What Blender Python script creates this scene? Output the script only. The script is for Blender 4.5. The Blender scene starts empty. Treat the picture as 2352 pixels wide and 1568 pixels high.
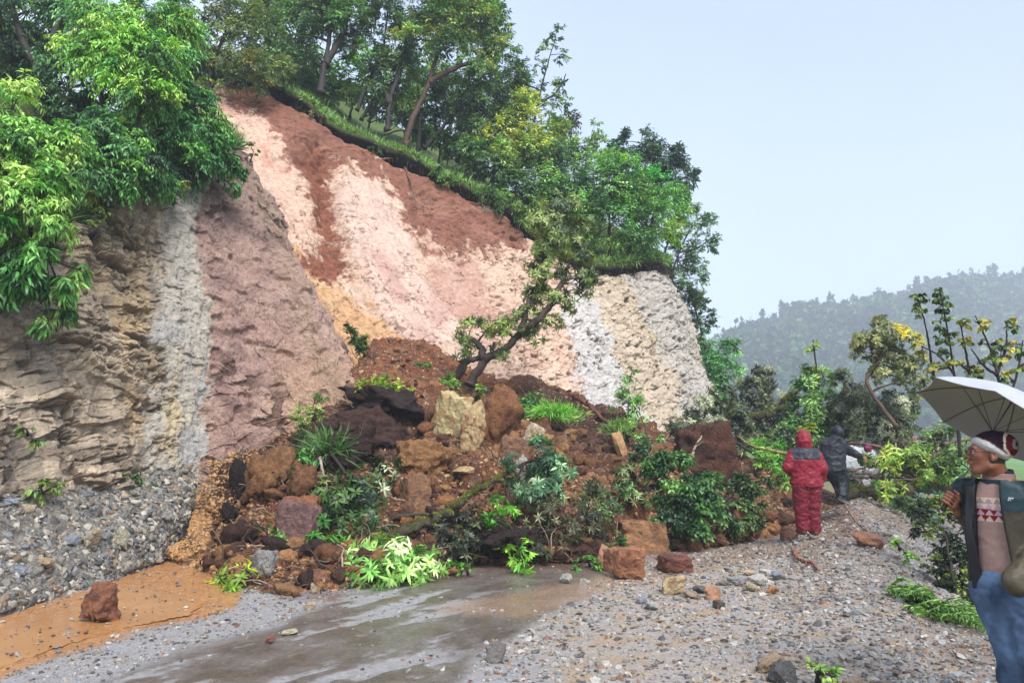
import bpy, math, random
import numpy as np
from mathutils import Vector, Matrix

# ------------------------------------------------------------------ camera, sky, sun, exposure
scene = bpy.context.scene
COL = scene.collection
F = 740.0                       # focal length in pixels of a 1024-wide picture
PITCH = math.radians(8.23)
CAMZ = 1.6
cam_d = bpy.data.cameras.new("camera")
cam = bpy.data.objects.new("camera", cam_d)
COL.objects.link(cam)
cam.location = (0, 0, CAMZ)
cam.rotation_euler = (math.radians(90) + PITCH, 0, 0)
cam_d.sensor_width = 36.0
cam_d.lens = F / 1024.0 * 36.0
cam_d.clip_start = 0.05
cam_d.clip_end = 3000
scene.camera = cam

SUN_EL, SUN_AZ = math.radians(50), math.radians(158)     # azimuth from +Y towards +X
world = bpy.data.worlds.new("World")
scene.world = world
world.use_nodes = True
wn = world.node_tree
wn.nodes.clear()
w_out = wn.nodes.new("ShaderNodeOutputWorld")
w_bg = wn.nodes.new("ShaderNodeBackground")
w_sky = wn.nodes.new("ShaderNodeTexSky")
w_sky.sky_type = 'NISHITA'
w_sky.sun_disc = False
w_sky.sun_elevation = SUN_EL
w_sky.sun_rotation = SUN_AZ
w_sky.air_density = 1.0
w_sky.dust_density = 4.0
w_tc = wn.nodes.new("ShaderNodeTexCoord")
w_dot = wn.nodes.new("ShaderNodeVectorMath"); w_dot.operation = 'DOT_PRODUCT'
w_dot.inputs[1].default_value = (0.30, 0.35, 0.89)
w_ramp = wn.nodes.new("ShaderNodeValToRGB")
w_nz = wn.nodes.new("ShaderNodeTexNoise"); w_nz.inputs['Scale'].default_value = 1.6; w_nz.inputs['Detail'].default_value = 3
w_add = wn.nodes.new("ShaderNodeMath"); w_add.operation = 'MULTIPLY_ADD'; w_add.inputs[1].default_value = 0.22
e = w_ramp.color_ramp.elements
e[0].position = 0.30; e[0].color = (8.6, 9.9, 10.9, 1)      # towards the horizon
e[1].position = 0.95; e[1].color = (3.4, 4.2, 6.1, 1)      # overhead
m_ = e.new(0.62); m_.color = (5.5, 6.6, 8.3, 1)
w_mix = wn.nodes.new("ShaderNodeMixRGB"); w_mix.inputs[0].default_value = 0.85
wn.links.new(w_tc.outputs['Generated'], w_dot.inputs[0])
wn.links.new(w_tc.outputs['Generated'], w_nz.inputs['Vector'])
wn.links.new(w_nz.outputs['Fac'], w_add.inputs[0])
wn.links.new(w_dot.outputs['Value'], w_add.inputs[2])
wn.links.new(w_add.outputs[0], w_ramp.inputs[0])
wn.links.new(w_sky.outputs[0], w_mix.inputs[1])
wn.links.new(w_ramp.outputs[0], w_mix.inputs[2])
wn.links.new(w_mix.outputs[0], w_bg.inputs[0])
wn.links.new(w_bg.outputs[0], w_out.inputs[0])
w_bg.inputs[1].default_value = 0.055

sun_d = bpy.data.lights.new("sun", 'SUN')
sun_d.energy = 1.9
sun_d.angle = math.radians(28)
sun_d.color = (1.0, 0.965, 0.91)
sun = bpy.data.objects.new("sun", sun_d)
COL.objects.link(sun)
sdir = Vector((math.sin(SUN_AZ) * math.cos(SUN_EL), math.cos(SUN_AZ) * math.cos(SUN_EL), math.sin(SUN_EL)))
sun.rotation_euler = sdir.to_track_quat('Z', 'Y').to_euler()

scene.view_settings.view_transform = 'Standard'
scene.view_settings.look = 'None'
scene.view_settings.gamma = 1
scene.view_settings.exposure = 1.93
scene.render.engine = 'CYCLES'
scene.cycles.max_bounces = 6
scene.cycles.transparent_max_bounces = 6
scene.cycles.volume_bounces = 0

# ------------------------------------------------------------------ numeric helpers
CP, SP = math.cos(PITCH), math.sin(PITCH)
FD = F * 2352 / 1024.0          # focal length in the units I read the photograph in (2352 x 1568)

def at(x, y, Y):
    """world point at forward distance Y that stands where (x, y) of the photograph looks"""
    x = np.asarray(x, float); y = np.asarray(y, float); Y = np.asarray(Y, float)
    xc = (x - 1176) / FD; yc = (784 - y) / FD
    fy = CP - yc * SP; fz = SP + yc * CP
    s = Y / fy
    return np.stack(np.broadcast_arrays(xc * s, Y, CAMZ + fz * s), -1)

def hit(x, y, z=0.0):
    yc = (784 - y) / FD
    fy = CP - yc * SP; fz = SP + yc * CP
    s = (z - CAMZ) / fz
    return np.array([(x - 1176) / FD * s, fy * s, z])

def project(P):
    dx = P[..., 0]; dy = P[..., 1]; dz = P[..., 2] - CAMZ
    d = dy * CP + dz * SP
    u = -dy * SP + dz * CP
    d = np.maximum(d, 0.2)
    return 1176 + dx / d * FD, 784 - u / d * FD

def lin(c, k=1.0):
    c = np.asarray(c, float) / 255.0
    return np.where(c <= 0.04045, c / 12.92, ((c + 0.055) / 1.055) ** 2.4) * k

_r = np.random.default_rng(11)
PERM = np.concatenate([_r.permutation(256)] * 3)
GR = _r.normal(size=(256, 3)); GR /= np.linalg.norm(GR, axis=1)[:, None]
RV = _r.random((256, 4))

def gn(P):
    """gradient noise, about -1..1"""
    P = np.asarray(P, float)
    i = np.floor(P).astype(np.int64); f = P - i
    u = f * f * f * (f * (f * 6 - 15) + 10)
    i &= 255
    out = 0
    for a in (0, 1):
        wa = u[:, 0] if a else 1 - u[:, 0]
        pa = PERM[(i[:, 0] + a)]
        for b in (0, 1):
            wb = u[:, 1] if b else 1 - u[:, 1]
            pb = PERM[pa + ((i[:, 1] + b) & 255)]
            for c in (0, 1):
                wc = u[:, 2] if c else 1 - u[:, 2]
                g = GR[PERM[pb + ((i[:, 2] + c) & 255)]]
                d = g[:, 0] * (f[:, 0] - a) + g[:, 1] * (f[:, 1] - b) + g[:, 2] * (f[:, 2] - c)
                out = out + wa * wb * wc * d
    return out * 1.7

def fbm(P, o=4, g=0.5, ridge=False):
    P = np.asarray(P, float)
    s = 0; a = 1.0; t = 0
    for k in range(o):
        n = gn(P * 2.03 ** k + 17.3 * k)
        if ridge: n = 1 - 2 * np.abs(n)
        s = s + a * n; t += a; a *= g
    return s / t

def worley(P, jit=0.95):
    """F1, F2, and two random values of the nearest cell"""
    P = np.asarray(P, float)
    i = np.floor(P).astype(np.int64)
    n = len(P)
    f1 = np.full(n, 9.0); f2 = np.full(n, 9.0); idv = np.zeros(n); idw = np.zeros(n)
    for a in (-1, 0, 1):
        for b in (-1, 0, 1):
            for c in (-1, 0, 1):
                q = i + (a, b, c)
                h = PERM[PERM[PERM[q[:, 0] & 255] + (q[:, 1] & 255)] + (q[:, 2] & 255)]
                r = RV[h]
                d = np.sqrt((((q + 0.5 + (r[:, :3] - 0.5) * jit) - P) ** 2).sum(1))
                m = d < f1
                f2 = np.where(m, f1, np.minimum(f2, d))
                idv = np.where(m, r[:, 3], idv); idw = np.where(m, RV[(h * 7 + 3) & 255, 0], idw)
                f1 = np.where(m, d, f1)
    return f1, f2, idv, idw

def facet(P, seed=0.0, tilt=1.0):
    """angular broken-rock relief: every cell has its own height and its own tilt"""
    P = np.asarray(P, float) + seed
    i = np.floor(P).astype(np.int64); n = len(P)
    f1 = np.full(n, 9.0); f2 = np.full(n, 9.0); D = np.zeros((n, 3)); hh = np.zeros(n, int)
    for a in (-1, 0, 1):
        for b in (-1, 0, 1):
            for c in (-1, 0, 1):
                q = i + (a, b, c)
                h = PERM[PERM[PERM[q[:, 0] & 255] + (q[:, 1] & 255)] + (q[:, 2] & 255)]
                dv = P - (q + 0.5 + (RV[h][:, :3] - 0.5) * 0.95)
                d = np.sqrt((dv ** 2).sum(1)); m = d < f1
                f2 = np.where(m, f1, np.minimum(f2, d)); f1 = np.where(m, d, f1)
                D = np.where(m[:, None], dv, D); hh = np.where(m, h, hh)
    g = GR[(hh * 13 + 5) & 255]
    return (RV[hh, 3] - 0.5) + tilt * (D * g).sum(1), RV[(hh * 7 + 3) & 255, 0], sst(0.07, 0.0, f2 - f1)

def blocks(u, z, hu, hz, seed):
    """bedded, jointed rock: height of each block and the place inside it"""
    zz = z / hz; k = np.floor(zz).astype(np.int64)
    wd = 0.6 + 1.1 * RV[(k * 17 + seed) & 255, 0]
    uu = u / (hu * wd) + RV[(k * 5 + seed + 9) & 255, 1] * 7; j = np.floor(uu).astype(np.int64)
    h = PERM[PERM[(k + seed) & 255] + (j & 255)]
    fu = uu - j; fz = zz - k
    e = np.minimum(np.minimum(fu, 1 - fu) * hu, np.minimum(fz, 1 - fz) * hz)
    return RV[h, 0], RV[h, 1], fu, fz, e

def sst(a, b, x):
    t = np.clip((x - a) / (b - a), 0, 1)
    return t * t * (3 - 2 * t)

def poly_sd(x, y, poly):
    """signed distance to a polygon, negative inside"""
    P = np.array(poly, float); n = len(P)
    d = np.full(x.shape, 1e18); ins = np.zeros(x.shape, bool)
    for k in range(n):
        a = P[k]; b = P[(k + 1) % n]
        ex, ey = b - a
        t = np.clip(((x - a[0]) * ex + (y - a[1]) * ey) / (ex * ex + ey * ey + 1e-9), 0, 1)
        d = np.minimum(d, (x - a[0] - t * ex) ** 2 + (y - a[1] - t * ey) ** 2)
        c = ((a[1] > y) != (b[1] > y))
        ins ^= c & (x < (b[0] - a[0]) * (y - a[1]) / (b[1] - a[1] + 1e-12) + a[0])
    d = np.sqrt(d)
    return np.where(ins, -d, d)

def norml(v):
    return v / (np.linalg.norm(v, axis=-1, keepdims=True) + 1e-12)

def curve(keys, t):
    """smooth (Catmull-Rom) interpolation of key rows at parameters t in 0..n-1"""
    K = np.asarray(keys, float); n = len(K)
    t = np.clip(t, 0, n - 1 - 1e-9); i = np.floor(t).astype(int); f = (t - i)[:, None]
    g = lambda j: K[np.clip(j, 0, n - 1)]
    p0, p1, p2, p3 = g(i - 1), g(i), g(i + 1), g(i + 2)
    return 0.5 * (2 * p1 + (p2 - p0) * f + (2 * p0 - 5 * p1 + 4 * p2 - p3) * f ** 2 + (3 * p1 - p0 - 3 * p2 + p3) * f ** 3)

# ------------------------------------------------------------------ mesh helpers
class MB:
    """collects vertices, faces and vertex colours for ONE mesh object"""
    def __init__(s): s.v = []; s.q = []; s.t = []; s.c = []; s.n = 0
    def add(s, V, quads=None, tris=None, col=(0.5, 0.5, 0.5)):
        V = np.asarray(V, float).reshape(-1, 3)
        s.v.append(V)
        c = np.asarray(col, float)
        s.c.append(np.broadcast_to(c, (len(V), 3)) if c.ndim == 1 else c)
        if quads is not None and len(quads): s.q.append(np.asarray(quads).reshape(-1, 4) + s.n)
        if tris is not None and len(tris): s.t.append(np.asarray(tris).reshape(-1, 3) + s.n)
        s.n += len(V)
    def build(s, name, mat, parent=None, smooth=True, wet=None, loc=None):
        V = np.concatenate(s.v) if s.v else np.zeros((0, 3)); C = np.concatenate(s.c) if s.c else np.zeros((0, 3))
        Q = np.concatenate(s.q) if s.q else np.zeros((0, 4), int)
        T = np.concatenate(s.t) if s.t else np.zeros((0, 3), int)
        o = raw_mesh(name, V, Q, T, C, mat, smooth, wet)
        link(o, parent, loc)
        return o

def raw_mesh(name, V, Q, T, C, mat, smooth=True, wet=None):
    me = bpy.data.meshes.new(name)
    nv, nq, nt = len(V), len(Q), len(T)
    me.vertices.add(nv); me.vertices.foreach_set('co', np.ascontiguousarray(V, dtype=np.float32).ravel())
    idx = np.concatenate([np.asarray(Q).ravel(), np.asarray(T).ravel()]).astype(np.int32)
    me.loops.add(len(idx)); me.loops.foreach_set('vertex_index', idx)
    me.polygons.add(nq + nt)
    st = np.concatenate([np.arange(nq) * 4, nq * 4 + np.arange(nt) * 3]).astype(np.int32)
    me.polygons.foreach_set('loop_start', st)
    me.update(calc_edges=True)
    me.polygons.foreach_set('use_smooth', np.full(nq + nt, bool(smooth)))
    if C is not None and len(C):
        a = me.color_attributes.new('Col', 'FLOAT_COLOR', 'POINT')
        rgba = np.ones((nv, 4), np.float32); rgba[:, :3] = np.clip(C, 0.002, 0.95)
        a.data.foreach_set('color', rgba.ravel())
    if wet is not None:
        a = me.attributes.new('Wet', 'FLOAT', 'POINT')
        a.data.foreach_set('value', np.asarray(wet, np.float32))
    if mat is not None: me.materials.append(mat)
    return bpy.data.objects.new(name, me)

def link(o, parent=None, loc=None):
    COL.objects.link(o)
    if loc is not None:                     # geometry was made in world space: move the origin to loc
        l = np.asarray(loc, float)
        if o.data is not None:
            n = len(o.data.vertices); v = np.empty(n * 3, np.float32)
            o.data.vertices.foreach_get('co', v); v = v.reshape(-1, 3) - l.astype(np.float32)
            o.data.vertices.foreach_set('co', v.ravel()); o.data.update()
        o.location = l
    if parent is not None:
        o.parent = parent
        if o.data is not None and loc is None:
            o.matrix_parent_inverse = parent.matrix_basis.inverted()

def thing(name, loc, label=None, cat=None, group=None):
    o = bpy.data.objects.new(name, None)
    o.empty_display_size = 0.2
    COL.objects.link(o); o.location = [float(c) for c in loc]
    return tag(o, label, cat, group)

def tag(o, label=None, cat=None, group=None, kind=None):
    if label: o['label'] = label
    if cat: o['category'] = cat
    if group: o['group'] = group
    if kind: o['kind'] = kind
    return o

def grid_q(nr, nc, flip=False):
    i = np.arange(nr - 1)[:, None] * nc + np.arange(nc - 1)[None]
    a = np.stack([i, i + 1, i + nc + 1, i + nc], -1).reshape(-1, 4)
    return a[:, ::-1] if flip else a

def tube(mb, P, R, sides=6, col=(0.1, 0.07, 0.05), cap=True, rough=0.0, rng=None):
    P = np.asarray(P, float); n = len(P)
    R = np.broadcast_to(np.asarray(R, float), (n,))
    d = norml(np.gradient(P, axis=0))
    up = np.array([0.31, 0.17, 0.93]) if abs(d[:, 2]).mean() < 0.8 else np.array([0.9, 0.3, 0.1])
    a = norml(np.cross(d, up)); b = np.cross(d, a)
    th = np.arange(sides) * 2 * math.pi / sides
    rr = R[:, None] * np.ones(sides)
    if rough and rng is not None: rr = rr * (1 + rough * rng.normal(size=(n, sides)))
    V = P[:, None] + rr[..., None] * (np.cos(th)[None, :, None] * a[:, None] + np.sin(th)[None, :, None] * b[:, None])
    i = np.arange(n - 1)[:, None] * sides; j = np.arange(sides)[None]; k = (j + 1) % sides
    q = np.stack([i + j, i + sides + j, i + sides + k, i + k], -1).reshape(-1, 4)
    V = V.reshape(-1, 3)
    t = None
    if cap:
        V = np.concatenate([V, P[:1], P[-1:]])
        m = n * sides; j = np.arange(sides); k = (j + 1) % sides
        t = np.concatenate([np.stack([np.full(sides, m), j, k], -1),
                            np.stack([np.full(sides, m + 1), (n - 1) * sides + k, (n - 1) * sides + j], -1)])
    c = np.asarray(col, float)
    if c.ndim == 2: c = np.concatenate([np.repeat(c, sides, 0)] + ([c[:1], c[-1:]] if cap else []))
    mb.add(V, q, t, c)

def bend(p0, p1, sag, n, rng, wob=0.0):
    """bent path from p0 to p1"""
    p0 = np.asarray(p0, float); p1 = np.asarray(p1, float)
    t = np.linspace(0, 1, n)[:, None]
    L = np.linalg.norm(p1 - p0)
    P = p0 + (p1 - p0) * t + np.array([0, 0, 1.0]) * (sag * L * 4 * t * (1 - t))
    if wob:
        w = np.cumsum(rng.normal(size=(n, 3)) * wob * L / n, 0)
        P = P + (w - w[-1] * t) * np.sin(t * math.pi) ** 0.5
    return P

# ------------------------------------------------------------------ materials
def nd(nt, kind, **kw):
    n = nt.nodes.new(kind)
    for k, v in kw.items():
        if hasattr(n, k) and k not in ('Scale',): setattr(n, k, v)
        else: n.inputs[k].default_value = v
    return n

def mat_attr(name, rough=0.8, var=0.25, nscale=18.0, bump=0.25, bscale=30.0, bdist=0.02, spec=0.5, wetattr=False,
             trans=0.0, aniso=None, rvar=0.0, coat=0.0, hue=None, fine=0.0, bumpattr=False):
    """procedural material: the thing's own colours (attribute Col), broken up by noise, with bump"""
    m = bpy.data.materials.new(name); m.use_nodes = True
    nt = m.node_tree; L = nt.links
    b = nt.nodes['Principled BSDF']
    at_ = nt.nodes.new('ShaderNodeAttribute'); at_.attribute_name = 'Col'
    tc = nt.nodes.new('ShaderNodeTexCoord')
    mp = nt.nodes.new('ShaderNodeMapping')
    if aniso: mp.inputs['Scale'].default_value = aniso
    geo = nt.nodes.new('ShaderNodeNewGeometry')
    L.new(geo.outputs['Position'], mp.inputs['Vector'])
    n1 = nd(nt, 'ShaderNodeTexNoise'); n1.inputs['Scale'].default_value = nscale; n1.inputs['Detail'].default_value = 6; n1.inputs['Roughness'].default_value = 0.65
    L.new(mp.outputs[0], n1.inputs['Vector'])
    mr = nt.nodes.new('ShaderNodeMapRange'); mr.inputs['From Min'].default_value = 0.3; mr.inputs['From Max'].default_value = 0.7
    mr.inputs['To Min'].default_value = 1 - var; mr.inputs['To Max'].default_value = 1 + var
    L.new(n1.outputs['Fac'], mr.inputs['Value'])
    if fine:
        nf = nd(nt, 'ShaderNodeTexNoise'); nf.inputs['Scale'].default_value = nscale * 5.3; nf.inputs['Detail'].default_value = 4; nf.inputs['Roughness'].default_value = 0.8
        L.new(mp.outputs[0], nf.inputs['Vector'])
        mf = nt.nodes.new('ShaderNodeMapRange'); mf.inputs['From Min'].default_value = 0.32; mf.inputs['From Max'].default_value = 0.68
        mf.inputs['To Min'].default_value = 1 - fine; mf.inputs['To Max'].default_value = 1 + fine
        L.new(nf.outputs['Fac'], mf.inputs['Value'])
        mm = nt.nodes.new('ShaderNodeMath'); mm.operation = 'MULTIPLY'
        L.new(mr.outputs[0], mm.inputs[0]); L.new(mf.outputs[0], mm.inputs[1]); mr = mm
    mul = nt.nodes.new('ShaderNodeVectorMath'); mul.operation = 'SCALE'
    L.new(at_.outputs['Color'], mul.inputs[0]); L.new(mr.outputs[0], mul.inputs['Scale'])
    L.new(mul.outputs[0], b.inputs['Base Color'])
    b.inputs['Roughness'].default_value = rough
    b.inputs['Specular IOR Level'].default_value = spec
    if coat: b.inputs['Coat Weight'].default_value = coat; b.inputs['Coat Roughness'].default_value = 0.15
    if wetattr:
        wa = nt.nodes.new('ShaderNodeAttribute'); wa.attribute_name = 'Wet'
        r2 = nt.nodes.new('ShaderNodeMapRange'); r2.inputs['To Min'].default_value = rough; r2.inputs['To Max'].default_value = 0.12
        ad = nt.nodes.new('ShaderNodeMath'); ad.operation = 'MULTIPLY_ADD'; ad.inputs[1].default_value = 0.5; ad.use_clamp = True
        sb = nt.nodes.new('ShaderNodeMath'); sb.operation = 'SUBTRACT'; sb.inputs[1].default_value = 0.25
        L.new(n1.outputs['Fac'], ad.inputs[0]); L.new(wa.outputs['Fac'], sb.inputs[0]); L.new(sb.outputs[0], ad.inputs[2])
        L.new(ad.outputs[0], r2.inputs['Value'])
        L.new(r2.outputs[0], b.inputs['Roughness'])
    elif rvar:
        r2 = nt.nodes.new('ShaderNodeMapRange'); r2.inputs['From Min'].default_value = 0.3; r2.inputs['From Max'].default_value = 0.7
        r2.inputs['To Min'].default_value = max(0.05, rough - rvar); r2.inputs['To Max'].default_value = min(1, rough + rvar)
        L.new(n1.outputs['Fac'], r2.inputs['Value']); L.new(r2.outputs[0], b.inputs['Roughness'])
    if bump:
        n2 = nd(nt, 'ShaderNodeTexNoise'); n2.inputs['Scale'].default_value = bscale; n2.inputs['Detail'].default_value = 8; n2.inputs['Roughness'].default_value = 0.7
        L.new(mp.outputs[0], n2.inputs['Vector'])
        bp = nt.nodes.new('ShaderNodeBump'); bp.inputs['Strength'].default_value = bump; bp.inputs['Distance'].default_value = bdist
        if bumpattr:
            ba = nt.nodes.new('ShaderNodeAttribute'); ba.attribute_name = 'Wet'; L.new(ba.outputs['Fac'], bp.inputs['Strength'])
        L.new(n2.outputs['Fac'], bp.inputs['Height']); L.new(bp.outputs[0], b.inputs['Normal'])
    if trans:
        out = nt.nodes['Material Output']
        tr = nt.nodes.new('ShaderNodeBsdfTranslucent'); mx = nt.nodes.new('ShaderNodeMixShader'); mx.inputs[0].default_value = trans
        s2 = nt.nodes.new('ShaderNodeVectorMath'); s2.operation = 'MULTIPLY'; s2.inputs[1].default_value = (1.25, 1.35, 0.5)
        L.new(mul.outputs[0], s2.inputs[0]); L.new(s2.outputs[0], tr.inputs['Color'])
        L.new(b.outputs[0], mx.inputs[1]); L.new(tr.outputs[0], mx.inputs[2]); L.new(mx.outputs[0], out.inputs['Surface'])
    return m

M_ROCK = mat_attr('weathered rock', 0.72, 0.34, 13, 1.0, 20, 0.07, rvar=0.18, fine=0.3)
M_CLIFF = mat_attr('bare rock face', 0.78, 0.30, 11, 0.8, 20, 0.06, rvar=0.15, fine=0.28, bumpattr=True)
M_SOIL = mat_attr('crumbly soil', 0.85, 0.45, 16, 1.0, 26, 0.09, spec=0.3, fine=0.4)
M_GROUND = mat_attr('wet gravelly road', 0.75, 0.3, 26, 0.9, 55, 0.018, wetattr=True, fine=0.45)
M_STONE = mat_attr('broken stone', 0.5, 0.25, 25, 0.6, 45, 0.014, rvar=0.2, fine=0.3)
M_LEAF = mat_attr('wet leaves', 0.42, 0.12, 6, 0.0, trans=0.25, spec=0.4)
M_FARLEAF = mat_attr('distant foliage', 1.0, 0.2, 0.2, 0.0, spec=0.0)
M_BARK = mat_attr('wet bark', 0.7, 0.35, 30, 0.8, 60, 0.02)
M_HILL = mat_attr('forested hill', 0.95, 0.25, 0.05, 0.0, spec=0.1)
# ------------------------------------------------------------------ the ground and the road
ALB = 0.66
def C(r, g, b, k=1.0): return lin((r, g, b), ALB * k)

XE = np.array([[-30, -2.0], [0, 1.6], [4, 3.2], [5.5, 3.45], [7.6, 3.9], [11.6, 5.2], [15, 7.0], [18, 9.2], [26, 15], [60, 42], [400, 330]])
CH = np.array([[-30, 0.0], [5.5, 0.05], [7.6, 0.14], [10, 0.2], [12, 0.24], [13.3, 0.28], [14.3, 0.5], [15, 0.6], [17, 0.5], [22, 0.2], [400, 0]])
def crest_s(x, y):
    return (x - np.interp(y, XE[:, 0], XE[:, 1])) * 0.93
def H(x, y):
    s = crest_s(x, y); ch = np.interp(y, CH[:, 0], CH[:, 1])
    left = ch * np.exp(-np.minimum(s, 0) ** 2 / 1.1)
    right = ch - 0.5 * np.sqrt(s * s + 0.12) + 0.17 - 0.12 * np.clip(s - 4, 0, None)
    right = np.maximum(right, -22 - 0.0 * s)
    z = np.where(s < 0, left, np.minimum(right, left))
    return z
def Hn(x, y, amp=1.0):
    """height with the small bumps"""
    P = np.stack([x, y, np.zeros_like(x)], -1)
    s = crest_s(x, y); k = sst(-1.3, 0.3, s)
    n = fbm(P * 1.7, 4) * (0.018 + 0.09 * k) + fbm(P * 7, 3) * (0.006 + 0.03 * k)
    return H(x, y) + n * amp
def ground_z(x, y):
    return float(Hn(np.array([float(x)]), np.array([float(y)]))[0])

def axis_pts(parts):
    a = [np.arange(lo, hi, st) for lo, hi, st in parts]
    return np.concatenate(a)

# fine sheet near the camera, cut into the road and the gravel bank
gx = axis_pts([(-12, -7, 0.12), (-7, 6.5, 0.03), (6.5, 14, 0.07)])
gy = axis_pts([(2.5, 4.6, 0.1), (4.6, 11, 0.03), (11, 20, 0.06)])
X, Y = np.meshgrid(gx, gy)
x = X.ravel(); y = Y.ravel()
z = Hn(x, y)
P = np.stack([x, y, z], -1)
xd, yd = project(P)
s = crest_s(x, y)
al = np.stack([x * 0.84 - y * 0.54, (x * 0.54 + y * 0.84) * 0.22, x * 0], -1)      # stretched along the road
warp = fbm(P * 0.9, 4) * 60
dark = sst(18, -18, poly_sd(xd + warp, yd + fbm(P * 1.3 + 5, 4) * 26, [(150, 1600), (300, 1545), (420, 1500), (640, 1440), (740, 1385), (900, 1350), (1060, 1305), (1420, 1275), (1360, 1350), (1230, 1430), (1150, 1480), (1100, 1530), (900, 1700), (150, 1700)]))
streak = fbm(al * 2.6 + 3, 5)
light = sst(0.08, 0.26, streak + 0.25 * fbm(P * 7, 3))
dark = dark * (1 - light * sst(1190, 1000, xd + yd * 0 + warp))
tan = sst(1150, 1350, xd + warp * 2) * sst(1.2, -0.4, s)
mud = sst(14, -10, poly_sd(xd + warp * 0.5, yd + fbm(P * 2.2, 4) * 22, [(-900, 1500), (-200, 1480), (0, 1408), (200, 1345), (390, 1275), (420, 1180), (520, 1180), (560, 1330), (535, 1392), (440, 1420), (300, 1450), (150, 1495), (0, 1552), (-200, 1640), (-900, 1900)]))
redz = sst(26, -20, poly_sd(xd + warp, yd + fbm(P * 2, 4) * 30, [(480, 1290), (620, 1350), (760, 1370), (900, 1325), (1200, 1300), (1500, 1285), (1750, 1245), (1800, 1215), (1950, 1240), (2000, 1180), (1900, 1100), (1200, 1100), (480, 1150)]))
g1 = fbm(P * 12, 3)
g2 = fbm(P * 3.1 + 9, 4)
col = C(168, 165, 165)[None] * (1 + 0.20 * g1[:, None] + 0.1 * g2[:, None])
def mixc(col, c, w):
    w = np.clip(w, 0, 1)[:, None]
    return col * (1 - w) + np.asarray(c) * w
col = mixc(col, C(178, 166, 156)[None] * (1 + 0.2 * g1[:, None]), tan * 0.75)
col = mixc(col, C(184, 160, 132)[None] * (1 + 0.1 * g1[:, None]), sst(-0.05, 0.3, g2) * tan)
col = mixc(col, C(108, 93, 82)[None] * (1 + 0.35 * g1[:, None] + 0.35 * fbm(al * 5, 4)[:, None]), dark * (0.70 + 0.25 * sst(-0.3, 0.3, fbm(P * 2.6, 5))))
col = mixc(col, C(128, 96, 70)[None] * (1 + 0.3 * g1[:, None]), sst(0.05, 0.3, fbm(P * 1.1 + 31, 5)) * sst(-2.2, -0.6, s) * 0.7)
col = mixc(col, C(124, 114, 106)[None] * (1 + 0.3 * g1[:, None]), sst(-1.2, 0.2, s) * 0.6)
col = mixc(col, C(206, 150, 100)[None] * (1 + 0.14 * g1[:, None] + 0.22 * fbm(al * 9 + 4, 4)[:, None]), mud)
col = mixc(col, C(120, 78, 60)[None] * (1 + 0.3 * g1[:, None]), redz * 0.8)
gutter = sst(16, -8, poly_sd(xd + warp * 0.3, yd, [(1000, 1400), (1300, 1345), (1700, 1265), (1900, 1238), (1880, 1262), (1650, 1300), (1400, 1350), (1200, 1420)]))
col = mixc(col, C(186, 150, 122), gutter * 0.55)
wet = np.clip(0.25 + 0.6 * dark + 0.8 * mud + 0.6 * gutter + 0.3 * sst(0, 0.4, g2) * sst(0.5, -1, s), 0, 1)
# road surface detail: worn patches sit a little proud of the loose gravel
z = z + 0.012 * dark + 0.006 * g1 * (1 - dark)
z = z - 0.015 * mud
P[:, 2] = z
nr, nc = len(gy), len(gx)
Q = grid_q(nr, nc)
sc = s[Q].mean(1)
def sub_mesh(name, sel, mat):
    q = Q[sel]; u, inv = np.unique(q, return_inverse=True)
    o = raw_mesh(name, P[u], inv.reshape(-1, 4), np.zeros((0, 3), int), col[u], mat, True, wet[u]); link(o)
    return tag(o, kind='structure')
sub_mesh('road', sc < -0.9, M_GROUND)
sub_mesh('gravel_bank', sc >= -0.9, M_GROUND)

# the wide ground, reaching the horizon
def spread(c, n, r, p=3.2):
    t = np.linspace(-1, 1, n); return c + np.sign(t) * np.abs(t) ** p * r
bx = spread(0, 260, 640); by = spread(10, 260, 640)
X, Y = np.meshgrid(bx, by); x = X.ravel(); y = Y.ravel()
z = H(x, y)
z -= 0.06 * ((x > -12.2) & (x < 14.2) & (y > 2.3) & (y < 20.2))
far = sst(30, 90, np.hypot(x, y))
z = z + far * fbm(np.stack([x, y, x * 0], -1) * 0.02, 4) * 6
P2 = np.stack([x, y, z], -1)
n = fbm(P2 * 0.15, 4)
c2 = C(140, 120, 95)[None] * (1 + 0.2 * n[:, None])
s2 = crest_s(x, y)
c2 = mixc(c2, C(92, 108, 62)[None] * (1 + 0.3 * n[:, None]), sst(2.0, 4.0, s2))
c2 = mixc(c2, C(104, 140, 76)[None] * (1 + 0.3 * n[:, None]), sst(20, 60, np.hypot(x, y)))
mb = MB(); mb.add(P2, grid_q(len(by), len(bx)), None, c2)
tag(mb.build('ground', M_HILL), kind='structure')

# muddy water lying in the hollows beside the scree: the ground pokes through it
wx = np.linspace(-7.6, -2.2, 120); wy = np.linspace(5.2, 10.8, 120)
X, Y = np.meshgrid(wx, wy); x = X.ravel(); y = Y.ravel()
Pw = np.stack([x, y, x * 0 - 0.008], -1)
xd2, yd2 = project(Pw)
ins = poly_sd(xd2, yd2, [(-700, 1520), (-200, 1500), (0, 1425), (200, 1375), (330, 1340), (480, 1380), (440, 1412), (300, 1440), (150, 1482), (0, 1535), (-200, 1620), (-700, 1800)]) < 0
q = grid_q(120, 120); q = q[ins[q].all(1)]
mw = bpy.data.materials.new('muddy water'); mw.use_nodes = True
b = mw.node_tree.nodes['Principled BSDF']
nz = mw.node_tree.nodes.new('ShaderNodeTexNoise'); nz.inputs['Scale'].default_value = 3; nz.inputs['Detail'].default_value = 5
rp = mw.node_tree.nodes.new('ShaderNodeValToRGB')
rp.color_ramp.elements[0].color = (*C(192, 136, 84), 1); rp.color_ramp.elements[0].position = 0.35
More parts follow.
